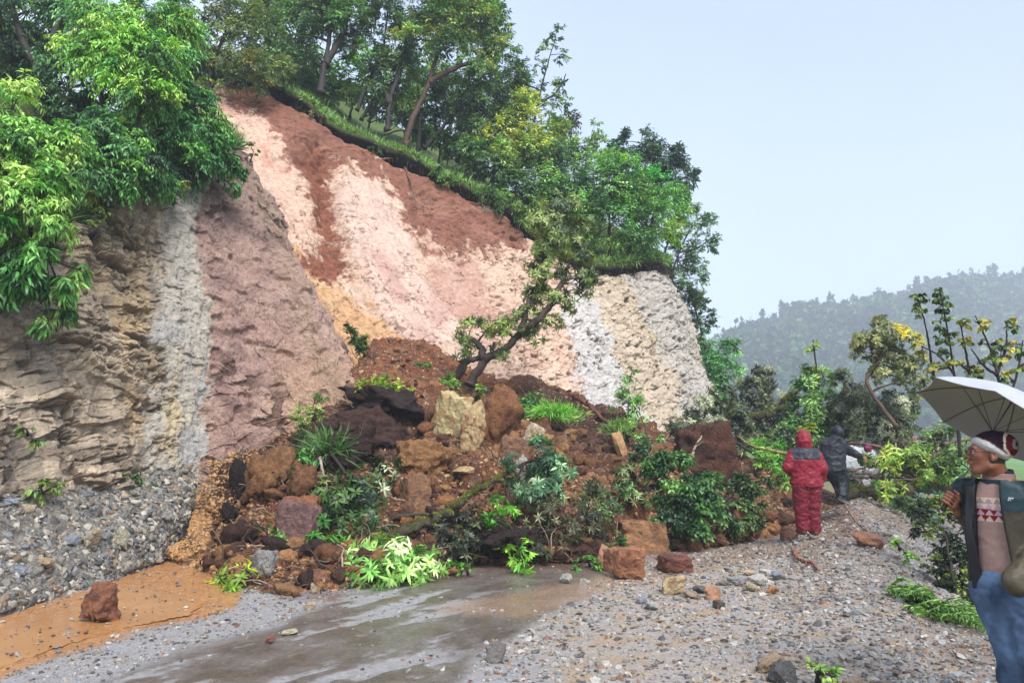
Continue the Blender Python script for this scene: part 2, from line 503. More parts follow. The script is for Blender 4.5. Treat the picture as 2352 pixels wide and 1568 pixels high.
rp.color_ramp.elements[1].color = (*C(212, 158, 102), 1); rp.color_ramp.elements[1].position = 0.65
mw.node_tree.links.new(nz.outputs['Fac'], rp.inputs[0]); mw.node_tree.links.new(rp.outputs[0], b.inputs['Base Color'])
b.inputs['Roughness'].default_value = 0.16
n3 = mw.node_tree.nodes.new('ShaderNodeTexNoise'); n3.inputs['Scale'].default_value = 22; bp = mw.node_tree.nodes.new('ShaderNodeBump')
bp.inputs['Strength'].default_value = 0.25; bp.inputs['Distance'].default_value = 0.02
mw.node_tree.links.new(n3.outputs['Fac'], bp.inputs['Height']); mw.node_tree.links.new(bp.outputs[0], b.inputs['Normal'])
u, inv = np.unique(q, return_inverse=True)
o = raw_mesh('muddy_water', Pw[u], inv.reshape(-1, 4), np.zeros((0, 3), int), None, mw); link(o); tag(o, kind='structure')

# ------------------------------------------------------------------ sheets ruled between a foot curve and a top curve
def sheet(profiles, nu, nv, mids=False):
    """profiles: rows of (x,y,Y) triples foot..top read off the photograph -> world grid (nv, nu, 3)"""
    k = len(profiles[0])
    rows = []
    for j in range(k):
        pts = np.array([at(*p[j]) for p in profiles])
        rows.append(curve(pts, np.linspace(0, len(profiles) - 1, nu)))
    R = np.stack(rows)                                     # k, nu, 3
    t = np.linspace(0, k - 1, nv)
    G = curve(R.reshape(k, -1), t).reshape(nv, nu, 3)
    return G

def grid_normals(G):
    du = np.gradient(G, axis=1); dv = np.gradient(G, axis=0)
    n = norml(np.cross(du, dv))
    return n

def gd(*p):        # a toe point lying on the road
    q = hit(p[0], p[1], p[2] if len(p) > 2 else 0.0)
    return (p[0], p[1], q[1])

# scree slope at the left, below the cliff
prof = [[gd(-420, 1540), (-420, 1400, 6.6), (-420, 1240, 7.4)],
        [gd(-150, 1465), (-150, 1330, 7.6), (-150, 1180, 8.4)],
        [gd(0, 1412), (0, 1285, 8.0), (0, 1140, 8.9)],
        [gd(200, 1350), (200, 1230, 9.6), (200, 1100, 10.5)],
        [gd(330, 1305), (340, 1190, 10.8), (330, 1080, 11.6)],
        [gd(392, 1280), (420, 1170, 11.6), (440, 1060, 12.5)],
        [gd(405, 1262), (450, 1180, 12.3), (480, 1095, 12.9)]]
NU, NV = 420, 260
G = sheet(prof, NU, NV); Nn = grid_normals(G)
P = G.reshape(-1, 3); n_ = Nn.reshape(-1, 3)
v_ = np.repeat(np.linspace(0, 1, NV), NU)
f1, f2, iv, iw = worley(P * 9)
edge = sst(0, 0.06, v_)
d = (fbm(P * 1.5, 4) * 0.10 + (iv - 0.5) * 0.05 + fbm(P * 9, 3) * 0.02) * edge - 0.03 * (1 - edge)
P = P + n_ * d[:, None]
g = fbm(P * 2.4, 4)
col = C(124, 118, 110)[None] * (1 + 0.45 * (iv - 0.5)[:, None] + 0.2 * g[:, None])
col = mixc(col, C(150, 140, 120), sst(0.1, 0.5, g) * 0.6)
xs, ys = project(P)
col = mixc(col, C(120, 112, 84) * 0.9, sst(0.78, 0.98, v_ + 0.15 * g) * 0.7)
col = mixc(col, C(190, 168, 130), sst(395, 450, xs + 30 * g) * 0.5)
mb = MB(); mb.add(P, grid_q(NV, NU, False), None, col)
o = mb.build('scree_slope', M_STONE); tag(o, kind='structure')
SCREE = (P.reshape(NV, NU, 3), NV, NU)

# cliff at the left: bedded tan rock, then pale wash, then the mauve face
prof = [[(-520, 1300, 6.6), (-520, 640, 7.6)],
        [(-100, 1260, 8.0), (-100, 660, 9.0)],
        [(0, 1230, 8.7), (-5, 640, 9.6)],
        [(200, 1180, 10.2), (180, 500, 11.8)],
        [(400, 1130, 11.9), (400, 390, 13.6)],
        [(480, 1130, 12.5), (490, 330, 14.6)],
        [(620, 1100, 13.0), (548, 330, 15.6)],
        [(760, 1040, 13.5), (572, 362, 15.9)],
        [(855, 1000, 13.9), (592, 400, 16.1)],
        [(885, 1000, 15.2), (605, 420, 17.3)]]
PROF_A = prof
NU, NV = 760, 520
G = sheet(prof, NU, NV); Nn = grid_normals(G)
if Nn[..., 1].mean() > 0: Nn = -Nn
P0 = G.reshape(-1, 3); n_ = Nn.reshape(-1, 3)
xs, ys = project(P0)
wob = fbm(P0 * 0.8, 4) * 40 + fbm(P0 * 3.5, 4) * 26
mo_ = fbm(P0 * 2.6, 6, 0.7) * 90 + fbm(np.stack([P0[:, 0] * 3, P0[:, 1], P0[:, 2] * 0.4], -1), 4) * 50
lft = sst(400, 345, xs + wob + mo_)                                   # bedded part
purple = sst(440, 466, xs + wob * 0.4 + mo_ * 0.4) * sst(0, -22, poly_sd(xs + wob * 0.5 + mo_ * 0.5, ys, [(430, 1200), (470, 900), (455, 600), (440, 350), (600, 300), (660, 560), (690, 720), (760, 880), (800, 1000), (900, 1200)]))
purple = np.maximum(purple, sst(500, 560, xs))
# bedding frame: beds dip down to the right, joints across them
bz = P0[:, 2] + 0.25 * P0[:, 0] - 0.1 * P0[:, 1]
bx_ = P0[:, 0] * 0.8 + P0[:, 1] * 0.6
w1 = fbm(P0 * 0.9 + 4, 3) * 0.35
Bp = np.stack([bx_ * 1.5 + w1, P0[:, 1] * 0.3, bz * 2.6 + w1], -1)
f1, f2, iv, iw = worley(Bp)
f1b, f2b, ivb, iwb = worley(Bp * 2.6 + 31)
led = (iv - 0.5) * 0.42 + (ivb - 0.5) * 0.17
# each bed overhangs a little: saw-tooth in bz
saw = ((bz * 1.9 + fbm(P0 * 1.3, 3) * 0.9) % 1.0)
groove_ = fbm(np.stack([P0[:, 0] * 2.2 + P0[:, 1], P0[:, 1] * 0.3, P0[:, 2] * 0.35], -1) + 17, 4)
saw = np.where(saw < 0.86, saw / 0.86, (1 - saw) / 0.14)
patch = sst(-0.25, 0.2, fbm(P0 * 0.55 + 8, 4))
fa1, ida, cra = facet(np.stack([bx_ * 1.5 + w1 * 1.5, P0[:, 1] * 0.5, bz * 2.8 + w1 * 0.8], -1), 3, 0.35)
ub = bx_ + 0.14 * fbm(P0 * 2, 4) + 0.25 * bz; zb = bz + 0.12 * fbm(P0 * 0.8 + 6, 3) + 0.04 * fbm(P0 * 4, 3)
b1, b1c, fu1, fz1_, e1 = blocks(ub, zb, 0.30, 0.36, 3)
b2, b2c, fu2, fz2_, e2 = blocks(ub + b1 * 3, zb * 1.0 + b1 * 0.7, 0.13, 0.13, 40)
bl_d = (b1 - 0.5) * 0.20 + (b2 - 0.5) * 0.16 + (0.5 - fz1_) * 0.04 + (0.5 - fz2_) * 0.03 + (fu1 - 0.5) * (b1c - 0.5) * 0.16 - 0.05 * sst(0.018, 0.0, e2) - 0.05 * sst(0.02, 0.0, e1)
fa2, idb, crb = facet(np.stack([bx_ * 4.0 + w1, P0[:, 1] * 1.2, bz * 7.5 + w1], -1), 13, 0.35)
patch = sst(-0.1, 0.2, fbm(P0 * 0.8 + 8, 5))
d_left = bl_d * (0.12 + 0.88 * patch) + fa1 * 0.16 + fa2 * 0.06 + fbm(P0 * 0.6, 4) * 0.30 + groove_ * 0.12 + fbm(P0 * 7, 4) * 0.03
iv = b1; idb = b2
groove = fbm(np.stack([P0[:, 0] * 2.2 + P0[:, 1], P0[:, 1] * 0.3, P0[:, 2] * 0.35], -1) + 7, 4)   # runnels down the face
f1c, f2c, ivc, iwc = worley(np.stack([bx_ * 2.2, P0[:, 1] * .5, P0[:, 2] * 3.4], -1) + 5)
fp1, idp, crp = facet(np.stack([bx_ * 2.6 + w1 * 2, P0[:, 1] * 0.8, P0[:, 2] * 4.0 + w1 * 2], -1), 23, 0.9)
fp2, idp2, crp2 = facet(np.stack([bx_ * 8 + w1 * 3, P0[:, 1] * 2, P0[:, 2] * 10], -1), 31, 0.9)
d_pur = fbm(P0 * 0.7, 3) * 0.2 + groove * 0.14 + fp1 * 0.05 * sst(-0.1, 0.3, fbm(P0 * 0.8 + 77, 3)) + fbm(P0 * np.array([3.5, 3.5, 2.6]), 6, 0.6) * 0.13 + sst(0.25, 0.6, gn(P0 * np.array([3.2, 3.2, 4.5]) + 5)) * -0.08
d_mid = fbm(P0 * 0.7, 3) * 0.15 + groove * 0.16 + fbm(P0 * 5, 5) * 0.07 + fp2 * 0.02 + fa2 * 0.05 * sst(0.0, 0.3, fbm(P0 * 0.9 + 50, 3))
crk = sst(0.90, 0.97, fbm(P0 * np.array([0.6, 0.6, 1.0]) + 3, 5, ridge=True) * 1.35) * sst(0.0, 0.25, fbm(P0 * 0.5 + 43, 3))
d = d_left * lft + d_pur * purple + d_mid * (1 - lft) * (1 - purple) - crk * 0.06 * (1 - lft)
P = P0 + n_ * d[:, None]
g = fbm(P0 * 1.1 + 3, 5); g2 = fbm(P0 * 4, 4)
bed = fbm(np.stack([bx_ * 0.4, P0[:, 1] * 0.2, bz * 4], -1), 4)
col = C(200, 180, 156)[None] * (1 + 0.45 * (idb - 0.5)[:, None] + 0.22 * (iv - 0.5)[:, None] + 0.12 * g2[:, None])
col = mixc(col, C(136, 118, 102), sst(-0.05, 0.4, bed + g * 0.5) * 0.8)
col = mixc(col, C(122, 116, 112), sst(0.0, 0.3, fbm(P0 * 0.7 + 40, 5)) * 0.85)
col = mixc(col, C(216, 184, 136), sst(0.08, 0.5, fbm(np.stack([bx_, P0[:, 1] * .3, bz * 0.4], -1) + 11, 4)) * 0.7)
col = mixc(col, C(128, 118, 54), sst(0.2, 0.45, fbm(P0 * 1.3 + 60, 4)) * sst(900, 500, ys) * 0.6)
mid = (1 - lft) * (1 - purple)
col = mixc(col, C(184, 176, 164)[None] * (1 + 0.16 * g2[:, None]), mid)
col = mixc(col, C(206, 184, 138), sst(0.05, 0.3, groove) * mid * 0.7)
col = mixc(col, C(168, 166, 164), sst(0.1, 0.4, fbm(P0 * 0.9 + 21, 4)) * mid * 0.7)
pc = C(182, 148, 136)[None] * (1 + 0.16 * g2[:, None])
pc = mixc(pc, C(146, 114, 108), sst(0.0, 0.35, fbm(P0 * np.array([0.8, 0.8, 1.6]) + 2, 4)) * 0.7)
pc = mixc(pc, C(206, 176, 160), sst(0.08, 0.4, fbm(P0 * 1.9 + 15, 4)) * 0.6)
pc = mixc(pc, C(206, 168, 136), sst(560, 700, xs + wob + mo_) * sst(700, 900, ys) * 0.6)
pc = mixc(pc, C(136, 118, 112), sst(620, 420, ys + wob) * 0.4)
pc = mixc(pc, C(96, 66, 58), crk * 0.8)
col = col * (1 - purple[:, None]) + pc * purple[:, None]
rim = sst(30, 4, np.abs(poly_sd(xs, ys, [(560, 390), (640, 520), (690, 690), (740, 830), (830, 980), (828, 985), (735, 835), (680, 690), (630, 520)])) + wob * 0.3)
col = mixc(col, C(168, 144, 116), rim * 0.35)
col = mixc(col, C(150, 118, 104), sst(1000, 1090, ys) * purple * 0.4)
mb = MB(); mb.add(P, grid_q(NV, NU), None, col)
o = mb.build('cliff', M_CLIFF, None, False, np.clip(0.9 - 0.3 * mid, 0, 1)); tag(o, kind='structure')
CLIFF = P.reshape(NV, NU, 3)

# the landslide scar and the rock face running round to the right
prof = [[(560, 1020, 14.6), (300, 60, 20.0)],
        [(640, 1010, 14.9), (385, 128, 19.9)],
        [(740, 1000, 15.2), (500, 172, 20.2)],
        [(860, 980, 15.6), (640, 208, 20.6)],
        [(1000, 960, 16.4), (830, 330, 21.0)],
        [(1120, 960, 17.2), (980, 392, 21.4)],
        [(1230, 960, 18.0), (1120, 448, 21.9)],
        [(1340, 980, 18.8), (1215, 525, 22.3)],
        [(1430, 1000, 19.4), (1340, 600, 22.6)],
        [(1520, 1020, 20.2), (1440, 605, 22.9)],
        [(1600, 1030, 21.2), (1500, 602, 23.4)],
        [(1672, 1030, 22.8), (1528, 606, 24.4)],
        [(1694, 1030, 25.5), (1530, 606, 26.5)],
        [(1660, 1030, 30), (1500, 600, 30)]]
NU, NV = 1000, 560
G = sheet(prof, NU, NV); Nn = grid_normals(G)
if Nn[..., 1].mean() > 0: Nn = -Nn
P0 = G.reshape(-1, 3); n_ = Nn.reshape(-1, 3)
v_ = np.repeat(np.linspace(0, 1, NV), NU)
xs, ys = project(P0)
# slab frame: a runs along the dip (down-right), c across
tt = (xs * 0.52 + ys * 0.85) / 100.0; cc = (xs * 0.85 - ys * 0.52) / 100.0     # only used to orient the texture of the rock
zz = P0[:, 2]
wx_ = fbm(P0 * 0.5, 4) * 50; wy_ = fbm(P0 * 0.5 + 9, 4) * 50
mott = 0.8 * fbm(np.stack([cc * 2.6, tt * 0.6, zz * 0], -1), 6, 0.66) + 1.1 * fbm(P0 * 2.8 + 5, 7, 0.72)
def zone(poly, soft=18, wk=1.0):
    return sst(0.28, -0.28, poly_sd(xs + wx_ * wk, ys + wy_ * wk, poly) / (soft * (2.0 if soft > 12 else 1.2)) + mott * (1.5 if soft > 12 else 1.1))
slab1 = zone([(480, 180), (560, 240), (640, 300), (700, 420), (740, 520), (690, 560), (620, 480), (560, 390), (500, 320), (380, 190), (380, 130)], 16)
slab2 = zone([(800, 400), (870, 420), (930, 510), (985, 640), (1050, 740), (1075, 800), (960, 800), (880, 720), (800, 560), (785, 460)], 10, 0.6)
redb = zone([(560, 100), (640, 200), (830, 330), (1100, 440), (1215, 520), (1210, 570), (1130, 590), (1000, 580), (930, 500), (880, 420), (800, 400), (760, 480), (700, 420), (620, 300), (540, 230), (470, 150)], 22)
orng = zone([(690, 560), (760, 640), (850, 700), (960, 830), (1000, 900), (760, 920), (720, 760), (680, 640)], 20)
gullyd = sst(30, -30, poly_sd(xs + wx_ * 0.8, ys + wy_ * 0.8, [(730, 330), (790, 420), (780, 560), (800, 620), (750, 640), (700, 600), (750, 540), (745, 460), (700, 380)]))
gully = zone([(730, 330), (790, 420), (780, 560), (800, 620), (750, 640), (700, 600), (750, 540), (745, 460), (700, 380)], 18, 0.8)
grey = zone([(1330, 640), (1380, 700), (1500, 960), (1480, 1040), (1340, 1040), (1300, 800), (1290, 680)], 20)
rgt = sst(1290, 1400, xs + wx_)
far_r = zone([(1440, 590), (1540, 590), (1700, 1040), (1600, 1040), (1500, 760)], 18)
fine = fbm(np.stack([cc * 1.2, tt * 0.35, zz * 0], -1) * 3, 5)
lam = fbm(np.stack([cc * 3.0, tt * 0.5, zz * 0.2], -1), 4)
# small ledges that stick out of the beds
f1, f2, iv, iw = worley(np.stack([P0[:, 0] * 2.3 + P0[:, 2] * 0.8, P0[:, 1] * 0.8, P0[:, 2] * 4.0 - P0[:, 0] * 1.2], -1))
pk_d = np.clip(sst(1090, 1180, xs + wx_) , 0, 1) * (0.35 + 0.65 * sst(-0.25, 0.25, fbm(P0 * 0.8 + 12, 3)))
pn = gn(np.stack([P0[:, 0] * 4.6 + P0[:, 2] * 2.0, P0[:, 1] * 1.6, P0[:, 2] * 6.5 - P0[:, 0] * 2.2], -1)) + 0.35 * gn(P0 * 13)
pock = sst(0.46, 0.58, pn) * pk_d
fs1, ids, crs = facet(np.stack([P0[:, 0] * 2.2 + P0[:, 2] * 0.9, P0[:, 1] * 0.8, P0[:, 2] * 3.4 - P0[:, 0] * 1.2], -1), 5, 0.9)
fs2, ids2, crs2 = facet(np.stack([P0[:, 0] * 6 + P0[:, 2] * 2, P0[:, 1] * 2, P0[:, 2] * 8 - P0[:, 0] * 3], -1), 9, 0.9)
f1s, f2s, ivs, iws = worley(np.stack([P0[:, 0] * 1.3, P0[:, 1] * 0.7, P0[:, 2] * 1.1], -1) + 20)
crk = np.maximum(sst(0.024, 0.004, np.abs(fbm(P0 * np.array([0.7, 0.7, 1.3]) + 33, 5, 0.6))) * sst(-0.15, 0.05, fbm(P0 * 0.5 + 63, 3)),
                 sst(0.022, 0.004, np.abs(fbm(P0 * np.array([1.1, 1.1, 0.8]) + 53, 5, 0.6))) * sst(0.05, 0.2, fbm(P0 * 0.6 + 83, 3)))
rough_ = redb * 1.0 + gully * 1.3 + orng * 0.9
d = fbm(P0 * 0.35, 4) * 0.38 + lam * 0.07 + fine * 0.03 + fbm(P0 * 3.2, 4) * 0.035
d += rough_ * (fbm(P0 * 2.3 + 3, 5) * 0.10 + fbm(P0 * 7, 3) * 0.03) - gullyd * 0.30 + 0.10 * sst(12, -12, poly_sd(xs + wx_ * 0.5, ys + wy_ * 0.5, [(800, 400), (870, 420), (930, 510), (985, 640), (1050, 740), (1075, 800), (960, 800), (880, 720), (800, 560), (785, 460)]))
d -= crk * 0.04 + pock * 0.16
d += (fs1 * 0.05 + fs2 * 0.035) * pk_d + fs2 * 0.022 * (1 - pk_d) * (1 - 0.8 * slab2) + fbm(P0 * 9, 4) * 0.022 * (1 - 0.6 * slab2)
d += rgt * (fbm(np.stack([cc * 1.6, tt * 0.25, zz * 0], -1), 4) * 0.22 + fs1 * 0.04)
# the turf lip overhangs, the soil below it is undercut
under = sst(0.90, 0.955, v_ + 0.02 * fbm(P0 * 1.5, 3)) * sst(600, 700, xs)
d -= under * 0.75
P = P0 + n_ * d[:, None]
g = fbm(P0 * 1.2 + 3, 5); g2 = fbm(P0 * 4, 4)
col = C(218, 184, 162)[None] * (1 + 0.10 * g2[:, None])
col = mixc(col, C(196, 152, 132), sst(0.0, 0.4, fbm(P0 * 1.3 + 14, 6, 0.62)) * 0.75)
col = mixc(col, C(236, 204, 182), sst(0.1, 0.4, fbm(np.stack([cc, tt * 0.3, zz * 0], -1) * 2 + 5, 4)) * 0.6)
col = mixc(col, C(180, 130, 118), zone([(1000, 560), (1100, 600), (1150, 760), (1080, 780), (1000, 680)], 30) * 0.55)
col = mixc(col, C(220, 182, 162)[None] * (1 + 0.12 * g2[:, None]), slab1)
col = mixc(col, C(196, 136, 112), slab1 * sst(0.12, 0.35, fbm(P0 * 1.6 + 50, 4)) * 0.55)
col = mixc(col, C(208, 162, 118)[None] * (1 + 0.18 * g2[:, None]), orng)
col = mixc(col, C(232, 196, 150), orng * sst(0.1, 0.4, g) * 0.6)
col = mixc(col, C(150, 96, 76)[None] * (1 + 0.25 * g2[:, None]), redb)
col = mixc(col, C(184, 132, 110), redb * sst(0.05, 0.4, g) * 0.5)
col = mixc(col, C(142, 82, 56)[None] * (1 + 0.25 * g2[:, None]), gully)
col = mixc(col, C(214, 182, 166)[None] * (1 + 0.1 * g2[:, None]), slab2)
col = mixc(col, C(184, 140, 128), slab2 * sst(0.02, 0.3, fbm(np.stack([cc, tt * 0.4, zz * 0], -1) + 15, 4)) * 0.6)
col = mixc(col, C(204, 188, 166)[None] * (1 + 0.10 * g2[:, None]), rgt * 0.85)
col = mixc(col, C(164, 146, 112), rgt * sst(0.12, 0.35, fbm(np.stack([cc * 1.5, tt * 0.3, zz * 0], -1) + 25, 4)) * 0.7)
col = mixc(col, C(204, 202, 202)[None] * (1 + 0.08 * g2[:, None]), grey * 0.8)
col = mixc(col, C(190, 184, 178), far_r * 0.8)
col = mixc(col, C(120, 110, 96), np.clip(pock * 1.2, 0, 1) * 0.75)  # shade of the small ledges painted into the pocks
col = mixc(col, C(112, 70, 54), crk * 0.85)
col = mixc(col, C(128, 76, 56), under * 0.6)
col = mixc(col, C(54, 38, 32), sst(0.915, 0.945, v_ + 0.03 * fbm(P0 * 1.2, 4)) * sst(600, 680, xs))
mb = MB(); mb.add(P, grid_q(NV, NU), None, col)
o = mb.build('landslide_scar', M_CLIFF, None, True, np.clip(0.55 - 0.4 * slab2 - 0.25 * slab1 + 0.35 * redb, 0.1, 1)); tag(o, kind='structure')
SCAR = P.reshape(NV, NU, 3); LIPB = G[-1].copy() + Nn[-1] * (fbm(G[-1] * 0.35, 4) * 0.38)[:, None]

# the hillside above both faces
def hill_from(lip, back, rise, n, name, seed, out=0.35):
    """a slope that starts at the lip curve and climbs away"""
    m = len(lip)
    rows = []
    t = np.linspace(0, 1, n)
    for k in t:
        r = lip + np.array(back) * k ** 1.3 * 1.0
        r[:, 2] = lip[:, 2] + rise * k ** 1.3 - 0.0
        rows.append(r)
    G = np.stack(rows)
    front = lip + np.array([0, -out, 0.02])
    under_ = lip + np.array([0, 0.25, -0.35])
    G = np.concatenate([lip[None] + np.array([0, 3.0, -1.6]), lip[None] + np.array([0, 1.2, -0.7]), under_[None], front[None] + np.array([0, 0, -0.18]), front[None], G[1:]])
    Pp = G.reshape(-1, 3)
    Pp = Pp + np.stack([fbm(Pp * 1.1 + seed, 3) * 0.15, fbm(Pp * 1.2 + seed + 5, 3) * 0.2, fbm(Pp * 0.9 + seed + 9, 4) * 0.2], -1)
    g = fbm(Pp * 1.5, 4)
    c = C(98, 120, 54)[None] * (1 + 0.3 * g[:, None])
    c = mixc(c, C(90, 74, 50), sst(0.1, 0.4, fbm(Pp * 0.8 + 3, 3)) * 0.8)
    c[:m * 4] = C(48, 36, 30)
    mb = MB(); mb.add(Pp, grid_q(G.shape[0], m), None, c)
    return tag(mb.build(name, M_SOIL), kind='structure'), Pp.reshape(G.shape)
lipB = LIPB[::4].copy()
o, HB = hill_from(lipB, (-2.0, 16, 0), 7.9, 60, 'hillside', 3)
lipA = sheet([p for p in PROF_A[:7]], 160, 2)[-1].copy()
lipA[:, 2] -= 0.15
o, HA = hill_from(lipA, (-3.5, 6.5, 0), 6.0 * np.linspace(1.15, 0.55, 160), 50, 'upper_slope', 40)

# the heap of slipped earth
prof = [[gd(385, 1285), (425, 1225, 11.4), (450, 1150, 12.2), (455, 1070, 12.7)],
        [gd(470, 1310), (480, 1230, 11.2), (500, 1140, 12.1), (520, 1040, 12.9)],
        [gd(560, 1350), (570, 1255, 10.3), (590, 1130, 11.6), (640, 985, 13.4)],
        [gd(680, 1372), (690, 1270, 9.9), (700, 1120, 11.3), (735, 905, 14.2)],
        [gd(800, 1352), (810, 1250, 10.0), (830, 1080, 11.9), (800, 850, 15.0)],
        [gd(920, 1335), (930, 1230, 10.4), (960, 1060, 12.3), (870, 780, 16.0)],
        [gd(1050, 1312), (1060, 1210, 10.9), (1080, 1040, 12.8), (960, 790, 16.9)],
        [gd(1200, 1297), (1200, 1200, 11.5), (1200, 1030, 13.4), (1100, 860, 17.2)],
        [gd(1340, 1290), (1340, 1200, 11.7), (1330, 1040, 13.9), (1250, 885, 18.2)],
        [gd(1500, 1272), (1500, 1190, 12.3), (1480, 1070, 14.4), (1400, 945, 19.0)],
        [gd(1640, 1256), (1640, 1180, 13.0), (1620, 1090, 15.0), (1540, 1000, 19.5)],
        [gd(1760, 1236), (1750, 1180, 13.9), (1730, 1110, 15.8), (1680, 1040, 19)],
        [gd(1850, 1215), (1840, 1180, 15.0), (1820, 1130, 16.6), (1800, 1090, 19)],
        [gd(1960, 1190), (1950, 1170, 16.5), (1940, 1150, 17.5), (1930, 1140, 19)]]
NU, NV = 1100, 480
G = sheet(prof, NU, NV)
MOUND0 = G.copy()
Nn = grid_normals(G)
Nn[Nn[..., 2] < 0] *= -1
P0 = G.reshape(-1, 3); n_ = Nn.reshape(-1, 3)
v_ = np.repeat(np.linspace(0, 1, NV), NU)
xs, ys = project(P0)
f1, f2, iv, iw = worley(P0 * 1.15 + fbm(P0 * 2, 3)[:, None] * 0.35)
f1b, f2b, ivb, iwb = worley(P0 * 3.1 + 7)
f1c, f2c, ivc, iwc = worley(P0 * 9 + 3)
edge = sst(0, 0.05, v_)
lump = np.sqrt(np.clip(1 - (f1 / 0.75) ** 2, 0, 1)) * (0.15 + 0.55 * iv)
soft = sst(930, 800, ys)
endf = sst(1960, 1760, xs)
d = endf * ((lump - 0.25) * 0.50 * (1 - 0.6 * soft) + (0.5 - f1b) * 0.16 * (0.4 + ivb) + (0.5 - f1c) * 0.05 + fbm(P0 * 16, 3) * 0.018 + fbm(P0 * 0.7, 3) * 0.18) * edge - 0.04 * (1 - edge)
P = P0 + n_ * d[:, None]
g = fbm(P0 * 1.2 + 3, 5); g2 = fbm(P0 * 6, 4)
wx_ = fbm(P0 * 0.8, 4) * 50
col = C(140, 94, 66)[None] * (1 + 0.38 * g2[:, None])
col = mixc(col, C(206, 156, 106), sst(-0.02, 0.35, g + 0.3 * (iv - .5)) * 0.62)
col = mixc(col, C(134, 78, 54), sst(0.0, 0.35, fbm(P0 * 0.9 + 40, 4)) * 0.75)
dk = sst(0.12, 0.32, fbm(P0 * 0.75 + 70, 4))
dark_top = sst(30, -30, poly_sd(xs + wx_, ys, [(700, 900), (800, 880), (960, 960), (980, 1040), (860, 1080), (720, 1100), (640, 1120), (560, 1180), (500, 1250), (480, 1100), (620, 980)]))
dark_r = sst(30, -30, poly_sd(xs + wx_, ys, [(1180, 860), (1300, 880), (1450, 960), (1480, 1060), (1350, 1030), (1230, 990), (1180, 930)]))
dark_f = sst(30, -30, poly_sd(xs + wx_, ys, [(900, 1230), (1000, 1180), (1400, 1170), (1420, 1290), (1000, 1310)]))
col = mixc(col, C(74, 50, 42)[None] * (1 + 0.3 * g2[:, None]), np.clip(dk * 0.4 + dark_top * 0.8 + dark_r * 0.8 + dark_f * 0.8, 0, 0.92))
col = mixc(col, C(150, 88, 62)[None] * (1 + 0.2 * g2[:, None]), sst(940, 840, ys) * 0.6)
col = mixc(col, C(218, 166, 108)[None] * (1 + 0.18 * g2[:, None]), sst(500, 440, xs + wx_ * 0.5) * 0.85)
col = mixc(col, C(166, 150, 130), sst(0.8, 1.0, iwc) * 0.5)
mb = MB(); mb.add(P, grid_q(NV, NU), None, col)
o = mb.build('landslide_debris', M_SOIL); tag(o, kind='structure')
MOUND = P.reshape(NV, NU, 3)

_mx, _my = project(MOUND.reshape(-1, 3)[::3])
_mp = MOUND.reshape(-1, 3)[::3]
def on_mound(x, y, front=True):
    """the point of the heap seen at (x, y)"""
    d = (_mx - x) ** 2 + (_my - y) ** 2
    k = np.where(d < 7 ** 2)[0]
    if len(k) == 0: return _mp[np.argmin(d)]
    return _mp[k[np.argmin(_mp[k, 1])]]
def surf(G):
    p = G.reshape(-1, 3)[::2]; a, b = project(p)
    def f(x, y):
        d = (a - x) ** 2 + (b - y) ** 2
        return p[np.argmin(d)]
    return f
on_cliff = surf(CLIFF); on_scar = surf(SCAR); on_scree = surf(SCREE[0])
def on_ground(x, y):
    p = hit(x, y)
    for k in range(12):
        p = hit(x, y, float(H(np.array([p[0]]), np.array([p[1]]))[0]) * 0.7 + p[2] * 0.3)
    p[2] = ground_z(p[0], p[1])
    return p
# ------------------------------------------------------------------ plants
def leaf_mesh(mb, B, D, N, L, W, col, shape='l', droop=0.15, fold=0.12):
    n = len(B)
    D = norml(D); S = norml(np.cross(D, N)); N = np.cross(S, D)
    L = np.broadcast_to(L, (n,))[:, None]; W = np.broadcast_to(W, (n,))[:, None] * 0.5
    if shape == 'r':
        m = B + D * L * 0.45 + N * L * fold * 0.5
        V = np.stack([B, m - S * W, B + D * L - N * L * droop, m + S * W], 1)
        i = np.arange(n)[:, None] * 4
        mb.add(V.reshape(-1, 3), None, np.concatenate([i + [0, 1, 2], i + [0, 2, 3]], 1).reshape(-1, 3), np.repeat(col, 4, 0))
    else:
        p1 = B + D * L * 0.30 + N * L * 0.03; p2 = B + D * L * 0.70 - N * L * droop * 0.4; p3 = B + D * L - N * L * droop
        f = N * W * fold * 3
        V = np.stack([B, p1 - S * W + f, p1 + S * W + f, p2 - S * W * 0.8 + f, p2 + S * W * 0.8 + f, p3], 1)
        i = np.arange(n)[:, None] * 6
        mb.add(V.reshape(-1, 3), i + [1, 2, 4, 3], np.concatenate([i + [0, 2, 1], i + [3, 4, 5]], 1).reshape(-1, 3), np.repeat(col, 6, 0))

